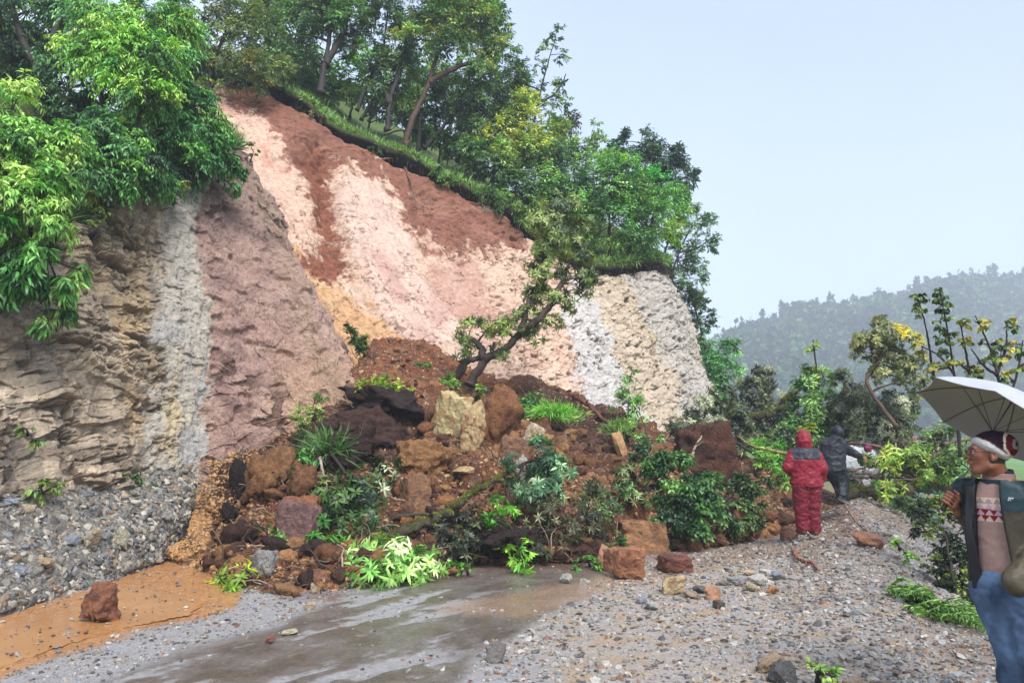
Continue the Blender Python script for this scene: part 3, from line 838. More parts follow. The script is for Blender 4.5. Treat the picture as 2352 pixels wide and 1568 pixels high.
def twigs(mw, ml, B, D, Lt, k, L, W, cols, rng, mode='alt', shape='l', droop=0.2, tw=0.006, twcol=(0.05, 0.035, 0.025), lv=0.22, sag=0.15, ltilt=0.35, wphi=68):
    """T twigs starting at B along D, each with k leaves; cols (T,3)"""
    T = len(B); D = norml(D)
    Lt = np.broadcast_to(Lt, (T,))
    def pos(t):      # t (...)
        return B[:, None] + D[:, None] * (Lt[:, None] * t)[..., None] - np.array([0, 0, 1.0]) * (sag * Lt[:, None] * t ** 2)[..., None]
    if mw is not None:
        p = pos(np.array([[0, 0.5, 1.0]]) * np.ones((T, 1)))           # T,3,3
        a = norml(np.cross(D, rng.normal(size=(T, 3)))); b = np.cross(D, a)
        th = np.arange(3) * 2.0944
        rr = tw * np.array([1.0, 0.7, 0.35])
        V = p[:, :, None] + rr[None, :, None, None] * (np.cos(th)[None, None, :, None] * a[:, None, None] + np.sin(th)[None, None, :, None] * b[:, None, None])
        i = np.arange(T)[:, None, None, None] * 9 + np.arange(2)[None, :, None, None] * 3
        j = np.arange(3)[None, None, :, None]; kk = (j + 1) % 3
        q = np.concatenate([i + j, i + 3 + j, i + 3 + kk, i + kk], -1).reshape(-1, 4)
        mw.add(V.reshape(-1, 3), q, None, twcol)
    if mode == 'alt':
        t = (np.arange(k)[None] + rng.random((T, k)) * 0.7 + 0.5) / k
        P = pos(t).reshape(-1, 3)
        Dk = np.repeat(D, k, 0)
        side = norml(np.cross(Dk, np.array([0.05, 0.02, 1.0])))
        sg = np.tile(np.where(np.arange(k) % 2, 1.0, -1.0), T)[:, None]
        ld = Dk * 0.6 + side * sg * 0.8 + rng.normal(size=P.shape) * 0.28 + np.array([0, 0, -ltilt])
        nn = np.array([0, 0, 1.0]) + rng.normal(size=P.shape) * 0.5
    else:
        P = np.repeat(pos(np.ones((T, 1)))[:, 0], k, 0) - np.repeat(D, k, 0) * (rng.random((T * k, 1)) * 0.25 * L)
        Dk = np.repeat(D, k, 0)
        a = norml(np.cross(Dk, np.array([0.13, 0.4, 0.7]))); b = np.cross(Dk, a)
        th = (np.tile(np.arange(k), T) * 2.39996 + np.repeat(rng.random(T) * 6.28, k))[:, None]
        ph = np.radians(wphi + rng.normal(size=(T * k, 1)) * 14)
        rad = np.cos(th) * a + np.sin(th) * b
        ld = Dk * np.cos(ph) + rad * np.sin(ph) + np.array([0, 0, -ltilt * 0.6])
        nn = Dk * 0.9 + rng.normal(size=P.shape) * 0.18 - rad * 0.3
    n = len(P)
    c = np.repeat(cols, k, 0) * np.clip(1 + lv * rng.normal(size=(n, 1)), 0.35, 1.8)
    Ls = L * (0.7 + 0.5 * rng.random(n)); Ws = W * (0.75 + 0.5 * rng.random(n))
    leaf_mesh(ml, P, ld, nn, Ls, Ws, c, shape, droop)

def pal(rng, T, cols, wts=None):
    """colour per clump from a palette"""
    k = rng.choice(len(cols), T, p=None if wts is None else np.array(wts) / np.sum(wts))
    return np.array([lin(c, LEAFK) for c in cols])[k]
LEAFK = 0.95

SPEC = dict(L=0.13, W=0.045, k=9, mode='alt', shape='r', cover=1.8, droop=0.2, sag=0.15, tl=0.38, up=0.25, ltilt=0.35, clump=0.36,
            bark=(62, 50, 44), tw=0.006, lv=0.22, solid=0.35, wphi=68)
GREENS = dict(
    bright=[(120, 176, 70), (92, 150, 60), (150, 196, 84), (62, 116, 52), (176, 208, 100)],
    lime=[(170, 214, 110), (146, 200, 92), (196, 224, 140), (120, 176, 76)],
    emerald=[(66, 140, 72), (48, 112, 60), (88, 162, 84), (36, 84, 50)],
    mid=[(88, 124, 70), (70, 106, 62), (110, 142, 82), (54, 82, 54), (128, 146, 76)],
    dark=[(60, 84, 62), (46, 66, 54), (76, 102, 74), (84, 104, 66)],
    olive=[(112, 122, 66), (92, 104, 60), (136, 140, 80), (70, 84, 54)],
    grey=[(126, 138, 108), (98, 112, 88), (156, 164, 136), (72, 86, 66)],
    yellow=[(178, 182, 60), (140, 160, 62), (204, 188, 70), (96, 124, 50)],
    blueg=[(84, 128, 104), (64, 104, 84), (110, 150, 120), (52, 80, 66)])

def make_tree(name, label, cat, group, trunks, blobs, palette, seed, r0=0.12, spec=None, wts=None, crown='crown', leafmat=None, branches=True, tname='trunk'):
    """trunks: list of [(x,y,Y)...] read off the photograph; blobs: (x,y,radius,Y[,flat]) clumps of the crown"""
    S = dict(SPEC); S.update(spec or {})
    rng = np.random.default_rng(seed)
    if trunks and trunks[0][0][2] > 19: r0 = r0 * 0.72
    mw, ml = MB(), MB()
    bark = lin(S['bark'], 0.36)
    paths = []
    for tr in trunks:
        K = np.array([at(*p) for p in tr])
        n = max(12, 6 * len(K))
        P = curve(K, np.linspace(0, len(K) - 1, n)) if len(K) > 2 else bend(K[0], K[-1], 0.02, n, rng, 0.05)
        rr = np.linspace(r0, r0 * 0.3, n) * (1 + 0.08 * rng.normal(size=n)); rr[0] *= 1.35
        P = P + rng.normal(size=P.shape) * r0 * 0.12
        tube(mw, P, rr, 9, bark * (1 + 0.2 * rng.normal(size=(n, 1))), rough=0.05, rng=rng)
        paths.append((P, rr))
    root = paths[0][0][0] if paths else at(*blobs[0][:2], blobs[0][3])
    if paths:
        AP = np.concatenate([p[len(p) // 4:] for p, _ in paths]); AR = np.concatenate([r[len(r) // 4:] for _, r in paths])
    for bl in blobs:
        c = at(bl[0], bl[1], bl[3]); R = bl[2] * bl[3] / FD
        fl = bl[4] if len(bl) > 4 else 0.85
        # a limb from the stem to the clump
        if paths and branches:
            dd = np.linalg.norm(AP - c, axis=1) + 0.8 * np.clip(AP[:, 2] - c[2] + 0.3 * R, 0, None)
            j = np.argmin(dd)
            if np.linalg.norm(AP[j] - c) > 0.05:
                P = bend(AP[j], c, 0.06, 9, rng, 0.10)
                tube(mw, P, np.linspace(min(AR[j] * 0.7, 0.02 + 0.04 * R), 0.012, 9), 6, bark, rough=0.05, rng=rng)
        nc = max(4, int(10 * (S['clump'] / 0.36) ** -1 * min(3.0, max(0.6, R / 0.6)) ** 1.2))
        u = norml(rng.normal(size=(nc, 3))) * (S['solid'] + (1 - S['solid']) * rng.random((nc, 1)) ** 0.5)
        cc = c + u * R * np.array([1, 1, fl]) * 0.8
        for q in cc[: min(nc, 14)]:
            tube(mw, bend(c, q, 0.05, 6, rng, 0.12), np.linspace(0.018, 0.006, 6) * max(0.4, min(1.5, R)), 4, bark, cap=False)
        ccol = pal(rng, nc, palette, wts) * (0.75 + 0.5 * rng.random((nc, 1)))
        nl = S['cover'] * math.pi * R * R * fl / (0.25 * S['L'] * S['W'])
        T = max(6, int(nl / S['k']))
        ci = rng.integers(0, nc, T)
        rc = S['clump'] * R * (0.7 + 0.6 * rng.random(T))
        dv = norml(rng.normal(size=(T, 3)) + norml(cc[ci] - c) * 0.5)
        B = cc[ci] + dv * (rc * rng.random(T) ** 0.6)[:, None] * 0.6
        Dd = dv + norml(cc[ci] - c) * 0.5 + np.array([0, 0, S['up']]) + rng.normal(size=(T, 3)) * 0.25
        tl = np.minimum(S['tl'], 0.5 * R) * (0.6 + 0.8 * rng.random(T))
        twigs(mw, ml, B, Dd, tl, S['k'], S['L'], S['W'], ccol[ci] * (1 + 0.1 * rng.normal(size=(T, 1))), rng, S['mode'], S['shape'], S['droop'], S['tw'], bark * 1.0, S['lv'], S['sag'], S['ltilt'], S['wphi'])
    t = thing(name, root, label, cat, group)
    if mw.n: mw.build(tname, M_BARK, t)
    ml.build(crown, leafmat or M_LEAF, t)
    return t

G_ = GREENS
SHRUB_L = dict(L=0.105, W=0.027, k=11, shape='l', droop=0.35, ltilt=0.75, sag=0.5, tl=0.45, lv=0.3, cover=2.5, up=0.3, clump=0.3)
# --- the shrubs that hang over the left-hand cliff; leaf highlights painted into their palettes
gp = 'shrubs hanging over the left cliff'
make_tree('shrub', 'pale green drooping long-leaved shrub at the left edge, in front of the darker shrubs', 'shrub', gp, [[(60, 640, 9.4), (70, 500, 9.6), (60, 330, 9.9)], [(60, 640, 9.4), (130, 540, 9.6), (150, 440, 9.7)]],
          [(30, 250, 90, 9.9), (90, 330, 95, 9.7), (10, 370, 90, 9.5), (120, 430, 75, 9.5), (50, 460, 90, 9.3), (140, 500, 50, 9.4), (-60, 420, 100, 9.3), (-40, 300, 90, 9.6), (150, 400, 45, 9.6)], [(140, 190, 96), (112, 166, 80), (170, 208, 112), (78, 130, 66), (190, 220, 130)], 1, 0.05, SHRUB_L)
make_tree('shrub', 'large bright yellow-green leafy shrub crowning the top left of the cliff', 'shrub', gp, [[(330, 430, 12.4), (320, 300, 12.6), (300, 120, 13)], [(330, 430, 12.4), (240, 260, 12.8), (210, 80, 13.2)]],
          [(240, 30, 95, 13.2), (320, 60, 95, 13.0), (390, 40, 75, 13.6), (270, 120, 90, 12.7), (350, 140, 85, 12.7), (310, 200, 70, 12.5), (200, 100, 60, 13.2), (350, 220, 60, 12.4)], [(140, 192, 84), (110, 164, 74), (176, 212, 104), (76, 126, 60), (120, 180, 110)], 2, 0.08, SHRUB_L)
make_tree('shrub', 'deep green shrub overhanging the corner of the mauve rock face', 'shrub', gp, [[(430, 420, 13.4), (420, 330, 13.4), (430, 250, 13.5)], [(430, 420, 13.4), (500, 380, 13.8), (530, 380, 14)]],
          [(400, 230, 75, 13.4), (440, 290, 80, 13.4), (370, 300, 70, 12.9), (480, 350, 55, 13.8), (430, 370, 60, 13.4), (525, 385, 32, 14.0), (505, 330, 38, 14.0), (530, 425, 20, 14.1), (455, 230, 40, 13.8)], [(78, 142, 66), (56, 112, 56), (120, 178, 80), (44, 88, 50), (96, 156, 96)], 3, 0.06, SHRUB_L)
make_tree('shrub', 'mid green shrub in the middle of the left cliff top, above the bedded rock', 'shrub', gp, [[(250, 470, 11.4), (260, 380, 11.8), (290, 300, 12)]],
          [(240, 330, 70, 11.8), (300, 370, 75, 11.9), (230, 400, 60, 11.4), (340, 410, 50, 12.3), (270, 290, 70, 12.1), (200, 260, 60, 11.8), (380, 420, 35, 12.8)], [(82, 140, 66), (60, 112, 56), (118, 172, 78), (46, 86, 50), (98, 148, 90)], 4, 0.06, SHRUB_L)
make_tree('shrub', 'short fringe of dull green growth along the foot of the shrubs on the bedded rock', 'shrub', gp, [[(300, 450, 12.1), (310, 430, 12.1)]],
          [(260, 430, 36, 11.9), (330, 440, 32, 12.3), (400, 430, 30, 12.9), (220, 440, 26, 11.6), (455, 405, 24, 13.6)], [(92, 120, 56), (110, 124, 60), (60, 86, 46), (130, 140, 66)], 5, 0.03, dict(SHRUB_L, L=0.11, cover=1.4))
make_tree('tree', 'dark tree with bare dark limbs in the top left corner', 'tree', gp, [[(90, 330, 13.2), (100, 180, 13.6), (130, 60, 14), (150, -60, 14.4)], [(100, 180, 13.6), (50, 90, 14), (20, -20, 14.5)]],
          [(60, 30, 80, 14.4), (150, 20, 70, 14.6), (30, 130, 70, 13.8), (130, 150, 60, 13.6), (160, 230, 60, 13.0), (-50, 90, 100, 14), (100, 260, 60, 12.6), (180, 310, 50, 12.4), (180, 380, 36, 12.0)], [(66, 108, 62), (48, 82, 54), (90, 132, 90), (34, 60, 42)], 6, 0.11, dict(SHRUB_L, cover=1.5))
make_tree('tree', 'yellow-lit foliage of a tree behind the dark limbs at the far left', 'tree', gp, [[(20, 300, 16.5), (30, 100, 16.8)]],
          [(20, 100, 90, 16.8), (90, 70, 70, 17), (-60, 60, 110, 16.6), (40, 190, 80, 16.4), (110, 160, 60, 16.6), (250, 300, 120, 15), (150, 330, 100, 14.5), (420, 180, 80, 16), (350, 330, 90, 14.6)], [(168, 200, 58), (136, 178, 56), (88, 136, 54), (50, 90, 44), (40, 70, 40)], 7, 0.1, dict(SHRUB_L, shape='r', L=0.17, W=0.06, cover=1.3))  # yellow light on the leaves is put into the palette
make_tree('fern_clump', 'hanging clump of ferns and long grass on the bedded rock at the left edge', 'fern', gp, [[(120, 560, 9.5), (110, 600, 9.5)]],
          [(30, 550, 60, 9.2), (90, 580, 55, 9.4), (130, 640, 45, 9.6), (60, 640, 40, 9.3), (140, 700, 32, 9.7), (110, 740, 24, 9.5), (-50, 600, 90, 9.0), (180, 620, 24, 9.9)], [(70, 130, 60), (94, 150, 70), (50, 96, 50), (130, 168, 84)], 8, 0.02, dict(SHRUB_L, L=0.15, W=0.03, ltilt=0.9, cover=3.2), crown='fronds')
make_tree('tree', 'slim dark-stemmed tree with olive leaves above the top of the pale scar', 'tree', gp, [[(478, 205, 19.6), (492, 140, 19.6), (520, 60, 19.8), (530, -50, 20)], [(478, 205, 19.6), (520, 180, 19.5), (560, 190, 19.4)]],
          [(470, 40, 75, 19.5), (560, 40, 80, 20), (530, 110, 60, 19.6), (580, 170, 55, 19.4), (620, 200, 40, 19.5), (440, 100, 50, 19.4), (520, 200, 20, 19.3), (650, 150, 45, 20)], [(104, 130, 80), (84, 110, 72), (138, 156, 104), (62, 84, 56), (150, 150, 84)], 9, 0.09, dict(L=0.13, W=0.045, cover=1.2))
make_tree('shrub', 'small olive sprig growing on the rim of the mauve rock face', 'shrub', gp, [[(575, 372, 15.7), (582, 350, 15.6)]], [(580, 345, 16, 15.6)], G_['olive'], 10, 0.02, dict(L=0.08, cover=0.7))

# --- the wood along the top of the scar
gt = 'trees along the top of the landslide scar'
TS = dict(L=0.14, W=0.055, k=9, cover=2.3, lv=0.3)
def T(label, trunks, blobs, pal_, seed, r0, spec=None, wts=None, name='tree', cat='tree'):
    pal_ = [tuple(min(255, int(v * 1.26 + 10)) for v in c) for c in pal_]
    return make_tree(name, label, cat, gt, trunks, blobs, pal_, seed, r0, dict(TS, **(spec or {})), wts)
T('dark stout tree leaning left of the sky gap, its trunk rising from the grass slope', [[(735, 215, 22.0), (745, 150, 22.2), (757, 80, 22.4), (755, -60, 22.6)], [(745, 150, 22.2), (790, 70, 22.6), (800, -20, 23)]],
  [(720, 20, 80, 22.6), (790, 40, 65, 22.6), (680, 80, 60, 22.4), (810, 110, 42, 22.8), (760, -40, 90, 22.6), (700, 140, 40, 22.2)], G_['dark'] + [(96, 132, 84)], 21, 0.17)
T('slender black-stemmed tree against the sky gap', [[(820, 255, 22.4), (845, 190, 22.5), (880, 110, 22.6), (895, -30, 22.8)]],
  [(890, 40, 40, 22.7), (860, 10, 34, 22.7), (875, 90, 30, 22.6), (915, 90, 34, 22.8), (900, -40, 50, 22.8)], G_['dark'], 22, 0.10)
T('tallest tree of the wood, with a long reddish-brown leaning trunk', [[(930, 335, 21.6), (945, 280, 21.7), (985, 190, 21.9), (1012, 90, 22.1), (1050, -60, 22.4)], [(985, 190, 21.9), (1060, 150, 22), (1150, 125, 22.2)], [(1012, 90, 22.1), (1090, 40, 22.3), (1130, -20, 22.6)]],
  [(1040, 30, 80, 22.2), (1110, 60, 60, 22.3), (1150, 110, 42, 22.3), (980, 30, 60, 22.2), (1090, 0, 70, 22.4), (1030, 110, 50, 22), (1140, 30, 40, 22.3), (950, 90, 45, 22.2), (1090, 140, 36, 22.1), (1160, 60, 24, 22.3), (1010, -40, 80, 22.4)], G_['mid'] + [(140, 146, 84)], 23, 0.15, dict(bark=(104, 70, 58), cover=1.9))
T('dark forked tree just left of the reddish trunk, its crown hidden among the others', [[(890, 300, 22.0), (895, 240, 22.1), (915, 170, 22.3), (950, 60, 22.6)], [(895, 240, 22.1), (880, 200, 22.2), (870, 150, 22.3)]],
  [(920, 130, 40, 22.4), (950, 60, 50, 22.6), (880, 150, 34, 22.4), (870, 200, 26, 22.3)], G_['dark'], 24, 0.13)
T('thin tree with two leaning stems on the grass, left of the forked tree', [[(830, 275, 22.6), (860, 225, 22.8), (900, 190, 23), (930, 150, 23.2)], [(845, 280, 22.8), (880, 240, 23), (925, 215, 23)]],
  [(935, 150, 40, 23.2), (920, 200, 36, 23.1), (860, 190, 26, 23)], G_['mid'], 25, 0.08)
T('dark leaning stems and dull crown right of the reddish trunk', [[(975, 340, 23.0), (1010, 300, 23.1), (1050, 250, 23.3), (1080, 190, 23.6)], [(960, 345, 23.2), (965, 280, 23.3), (960, 200, 23.4)], [(1050, 370, 22.8), (1075, 310, 23), (1120, 260, 23.3)]],
  [(1060, 220, 58, 23.4), (1110, 250, 56, 23.4), (1000, 240, 46, 23.4), (1140, 200, 50, 23.6), (1170, 170, 44, 23.6), (1090, 310, 46, 23.1)], G_['dark'] + [(98, 124, 80)], 26, 0.11)
T('tall thin tree standing clear against the sky with small separate tufts', [[(1215, 330, 24.5), (1235, 240, 24.6), (1252, 170, 24.7), (1275, 90, 24.8)], [(1235, 240, 24.6), (1280, 210, 24.7), (1300, 170, 24.7)]],
  [(1275, 85, 24, 24.8), (1245, 110, 20, 24.8), (1290, 125, 20, 24.8), (1235, 150, 20, 24.7), (1292, 190, 26, 24.7), (1225, 200, 34, 24.6), (1270, 240, 34, 24.6), (1300, 230, 18, 24.6), (1185, 190, 30, 24.5)], G_['dark'] + [(120, 140, 104)], 27, 0.07, dict(cover=0.95, L=0.14))
T('olive and yellowish crown below the thin tree, part of the wood edge', [[(1180, 400, 23.0), (1190, 330, 23.2), (1210, 270, 23.4)]],
  [(1200, 290, 56, 23.4), (1150, 320, 56, 23.2), (1230, 350, 60, 23.2), (1180, 250, 44, 23.5), (1270, 310, 42, 23.5), (1210, 230, 34, 23.6)], [(134, 148, 78), (112, 134, 70), (160, 164, 84), (80, 106, 62)], 28, 0.09)
T('grey-green low tree spreading over the grass lip, with dark stems showing', [[(1100, 400, 22.4), (1120, 340, 22.6), (1150, 290, 22.8)], [(1210, 470, 22.4), (1225, 420, 22.6), (1240, 370, 22.8)], [(1105, 400, 22.4), (1085, 350, 22.6), (1080, 300, 22.8)]],
  [(1140, 370, 52, 22.5), (1200, 410, 56, 22.4), (1260, 420, 54, 22.6), (1100, 340, 40, 22.6), (1230, 460, 46, 22.3), (1170, 440, 30, 22.2), (1280, 370, 46, 22.9)], G_['dark'] + G_['mid'], 29, 0.08)
T('dark purplish small crown poking out behind the wood against the sky', [[(1310, 380, 27), (1312, 290, 27)]], [(1312, 275, 26, 27), (1300, 305, 26, 27)], [(58, 66, 66), (74, 82, 78)], 30, 0.07)
T('pale thin-leaved tree between the olive crown and the bright green thicket', [[(1340, 420, 25), (1350, 350, 25), (1365, 300, 25)]],
  [(1360, 300, 26, 25), (1335, 340, 34, 25), (1375, 330, 24, 25), (1310, 360, 36, 25), (1355, 385, 40, 24.6)], [(120, 150, 100), (150, 172, 128), (92, 124, 80)], 31, 0.06, dict(cover=1.0))
T('dense bright green thicket on the brow above the grey rock', [[(1400, 590, 22.9), (1400, 500, 22.8), (1400, 430, 22.9)], [(1480, 595, 23), (1500, 500, 23), (1520, 440, 23.2)], [(1440, 592, 23), (1450, 540, 22.9), (1440, 480, 22.9)]],
  [(1390, 420, 66, 22.9), (1450, 450, 66, 22.9), (1350, 470, 52, 22.8), (1410, 510, 66, 22.7), (1480, 520, 60, 22.8), (1520, 470, 48, 23.1), (1430, 390, 40, 23.1), (1550, 440, 32, 23.4), (1400, 370, 34, 23.1)], [(90, 136, 80), (68, 112, 66), (112, 156, 92), (52, 86, 56), (116, 150, 72)], 32, 0.09, dict(L=0.12, W=0.05, cover=2.6), name='thicket', cat='thicket')
T('yellow-green top of a small tree at the right end of the wood', [[(1520, 600, 24.4), (1545, 520, 24.5), (1560, 450, 24.6)]], [(1555, 440, 28, 24.6), (1545, 480, 34, 24.5), (1540, 530, 34, 24.4), (1575, 460, 22, 24.7)], [(130, 168, 72), (160, 176, 74), (84, 130, 62)], 33, 0.05)
T('dark bottle-green layered tree standing tallest above the bright thicket', [[(1500, 560, 26), (1505, 450, 26), (1500, 330, 26)], [(1505, 450, 26), (1550, 420, 26), (1590, 400, 26)]],
  [(1495, 325, 36, 26), (1460, 350, 34, 26), (1530, 365, 38, 26), (1570, 360, 28, 26), (1580, 410, 26, 26), (1540, 415, 36, 26), (1500, 385, 40, 26), (1440, 325, 28, 26), (1560, 335, 16, 26), (1600, 400, 12, 26)], [(52, 74, 62), (40, 58, 54), (68, 92, 74)], 34, 0.12, dict(L=0.15, W=0.06, cover=2.2))
T('loose-leaved tree hanging out over the right shoulder of the rock, pale against the sky', [[(1540, 640, 25.5), (1560, 580, 25.8), (1590, 520, 26), (1620, 490, 26.2)], [(1560, 580, 25.8), (1600, 570, 26), (1630, 550, 26)]],
  [(1600, 500, 30, 26), (1630, 510, 24, 26.2), (1575, 540, 36, 26), (1620, 560, 28, 26), (1560, 590, 38, 25.8), (1600, 600, 26, 26), (1585, 640, 30, 26), (1560, 650, 28, 25.9)], [(70, 96, 76), (96, 122, 98), (52, 76, 58), (120, 144, 118)], 35, 0.06, dict(cover=1.7, L=0.13))
T('dark foliage running down behind the right edge of the rock', [[(1620, 800, 28), (1600, 720, 28), (1580, 660, 28)]], [(1590, 700, 32, 28), (1615, 740, 28, 28), (1575, 670, 26, 28), (1610, 690, 24, 28), (1625, 715, 14, 28), (1600, 770, 34, 28)], G_['dark'], 36, 0.07)
T('vivid green rounded tree beside the foot of the right-hand rock', [[(1640, 960, 29), (1645, 880, 29), (1650, 800, 29)]],
  [(1640, 810, 36, 29), (1670, 800, 24, 29), (1665, 845, 36, 29), (1640, 870, 36, 29), (1620, 830, 30, 29), (1690, 790, 12, 29), (1645, 920, 36, 29), (1620, 780, 22, 29)], [(94, 146, 90), (72, 122, 76), (116, 164, 102), (56, 96, 64)], 37, 0.08, dict(L=0.13, W=0.06, cover=2.4))
# trees further up the slope, seen between the front trunks
for q, (lab, bl, pl) in enumerate([
    ('mid green tree filling the background between the dark stout tree and the olive one', [(620, 60, 80, 25), (660, 0, 80, 25.5), (600, -20, 90, 25), (690, 130, 50, 24.6), (640, 130, 50, 24.6)], G_['mid']),
    ('light green sapling growth behind the dark stout trunk', [(800, 170, 50, 25), (760, 190, 45, 24.6), (840, 140, 34, 25.4), (700, 180, 40, 24.2)], [(130, 170, 80), (104, 146, 72), (76, 112, 60)]),
    ('hazy green tree behind the reddish trunk', [(950, 170, 60, 27), (1010, 180, 56, 27), (930, 230, 60, 26.4), (1060, 180, 50, 27.4), (1120, 160, 40, 27.6), (960, 290, 44, 25)], G_['mid']),
    ('leafy understorey in front of the wood right of the reddish trunk', [(1000, 300, 34, 24), (1050, 330, 34, 23.8), (1110, 320, 40, 24), (980, 270, 30, 24.2)], [(96, 136, 70), (70, 108, 58), (126, 160, 84)]),
    ('dense dark green tree behind the olive crown', [(1130, 270, 50, 26), (1230, 320, 50, 26), (1290, 370, 50, 25.4), (1310, 430, 50, 24.4), (1180, 360, 50, 25), (1330, 480, 44, 23.8), (1280, 470, 40, 23.6)], G_['dark']),
    ('shadowy green growth between the trunks, left of the sky gap', [(700, 185, 40, 23.6), (745, 200, 36, 23.8), (660, 150, 44, 23.4), (790, 215, 34, 24), (640, 190, 30, 22)], G_['mid']),
    ('shadowy green growth behind the leaning stems', [(840, 225, 36, 24.4), (885, 250, 36, 24.4), (930, 270, 36, 24.4), (900, 200, 36, 25), (975, 300, 34, 24)], G_['dark'] + G_['mid']),
    ('low shrubs on the slope right of the reddish trunk', [(1020, 320, 36, 23.6), (1070, 350, 34, 23.4), (1120, 375, 34, 23.4), (1165, 400, 34, 23.2), (1060, 280, 40, 25)], G_['mid']),
    ('bushy growth between the dark bottle-green tree and the thicket', [(1480, 400, 40, 25), (1510, 430, 40, 25), (1420, 350, 28, 25.6)], G_['emerald'])]):
    T(lab, [[(bl[0][0], bl[0][1] + 150, bl[0][3]), (bl[0][0] + 10, bl[0][1] + 40, bl[0][3])]], bl, pl, 50 + q, 0.10, dict(L=0.18, W=0.08, cover=2.0))

# grass on the lip of the scar and up the slope
def grass_patch(name, label, roots, h, pal_, seed, group=None, kind='stuff', parent=None, w=0.012, hang=0.0, cat='grass'):
    rng = np.random.default_rng(seed)
    n = len(roots)
    D = np.array([0, -0.25, 1.0]) + rng.normal(size=(n, 3)) * 0.42
    if hang: D[:, 2] -= hang * rng.random(n)
    mb = MB()
    c = pal(rng, n, pal_) * (0.7 + 0.6 * rng.random((n, 1)))
    leaf_mesh(mb, roots, D, rng.normal(size=(n, 3)) + [0, -1, 0.3], h * (0.5 + rng.random(n)), w, c, 'l', droop=0.5, fold=0.1)
    o = mb.build(name, M_LEAF, parent)
    if parent is None: tag(o, label, cat, group, kind)
    return o
rng = np.random.default_rng(5)
rows = HB[4:24]; R_ = rows.reshape(-1, 3)
ncol = rows.shape[1]
a = rng.integers(0, rows.shape[0] - 1, 42000); bcol = rng.integers(20, ncol - 1, 42000)
fr = rng.random((42000, 1)); fs = rng.random((42000, 1))
a = (a * rng.random(42000) ** 1.2).astype(int)
pts = rows[a, bcol] * (1 - fr) * (1 - fs) + rows[a + 1, bcol] * fr * (1 - fs) + rows[a, bcol + 1] * (1 - fr) * fs + rows[a + 1, bcol + 1] * fr * fs
kg = fbm(pts * 0.9, 4) + 0.25 * rng.normal(size=len(pts)) > -0.12
grass_patch('grass', None, pts[kg], 0.22, [(112, 152, 66), (92, 134, 60), (134, 168, 80), (78, 106, 54)], 61, w=0.026, hang=1.1)
rows = HA[4:32]; ncol = rows.shape[1]
a = rng.integers(0, rows.shape[0] - 1, 16000); bcol = rng.integers(0, ncol - 1, 16000); fr = rng.random((16000, 1))
pts = rows[a, bcol] * (1 - fr) + rows[a + 1, bcol + 1] * fr
grass_patch('grass', None, pts, 0.35, [(82, 120, 56), (100, 140, 60), (60, 90, 46)], 62, w=0.03, hang=0.8)

# roots dangling under the turf
mb = MB(); lp = HB[3]
for k in range(260):
    j = rng.integers(80, len(lp) - 20); p = lp[j] + [rng.normal() * 0.1, 0.12, -0.05]
    L_ = 0.2 + 0.7 * rng.random() ** 2
    P = p + np.cumsum(np.concatenate([np.zeros((1, 3)), rng.normal(size=(5, 3)) * 0.035 + [0, 0, -L_ / 5]]), 0)
    tube(mb, P, np.linspace(0.012, 0.003, 6) * (0.5 + rng.random()), 4, lin((70, 50, 42), .6), cap=False)
tag(mb.build('hanging_roots', M_BARK), kind='stuff')
def stick(name, label, pts, r, seed, col=(120, 92, 70), group=None, side=5, cat='branch', moss=False, taper=0.3, spread_=1.0):
    """a bare branch with side twigs"""
    rg = np.random.default_rng(seed)
    K = np.array([at(*p) if not isinstance(p, np.ndarray) else p for p in pts])
    n = 8 * len(K)
    P = curve(K, np.linspace(0, len(K) - 1, n)) + rg.normal(size=(n, 3)) * r * 0.25
    rr = np.linspace(r, r * taper, n)
    c = lin(col, 0.6) * (1 + 0.25 * rg.normal(size=(n, 1)))
    mb = MB(); tube(mb, P, rr, 8, c, rough=0.1, rng=rg)
    if moss:
        m = lin((124, 132, 52), 0.6)
    for k in range(side):
        j = rg.integers(n // 5, n - 1)
        d = norml((P[min(j + 1, n - 1)] - P[j - 1]) + rg.normal(size=3) * 0.9 * norml(P[-1] - P[0]).max() * 0.4)
        L_ = np.linalg.norm(P[-1] - P[0]) * (0.12 + 0.22 * rg.random()) * spread_
        q = bend(P[j], P[j] + d * L_, 0.05, 7, rg, 0.2)
        tube(mb, q, np.linspace(rr[j] * 0.5, rr[j] * 0.12, 7), 5, lin(col, 0.6) * (0.8 + 0.4 * rg.random()), cap=False)
        if side > 3:
            j2 = 3; d2 = norml(d + rg.normal(size=3) * 0.6)
            tube(mb, bend(q[j2], q[j2] + d2 * L_ * 0.5, 0.03, 5, rg, 0.2), np.linspace(rr[j] * 0.25, rr[j] * 0.08, 5), 4, lin(col, 0.6), cap=False)
    o = mb.build(name, M_BARK, None, True, None, P[0])
    if moss:
        ml = MB(); nb = 2600
        j = rg.integers(1, n - 2, nb); th = rg.random(nb) * 2.6 + 0.25
        dd = norml(P[j + 1] - P[j]); sd = norml(np.cross(dd, [0, 0, 1.0])); up = np.cross(sd, dd)
        b0 = P[j] + (P[j + 1] - P[j]) * rg.random((nb, 1)) + rr[j][:, None] * 0.95 * (np.cos(th)[:, None] * sd + np.sin(th)[:, None] * up)
        nn = norml(np.cos(th)[:, None] * sd + np.sin(th)[:, None] * up + rg.normal(size=(nb, 3)) * 0.5)
        leaf_mesh(ml, b0, nn, dd, r * 0.35, r * 0.16, pal(rg, nb, [(128, 134, 48), (94, 108, 44), (150, 146, 56)]), 'r', 0.1)
        ml.build('moss', M_LEAF, o)
    return tag(o, label, cat, group)
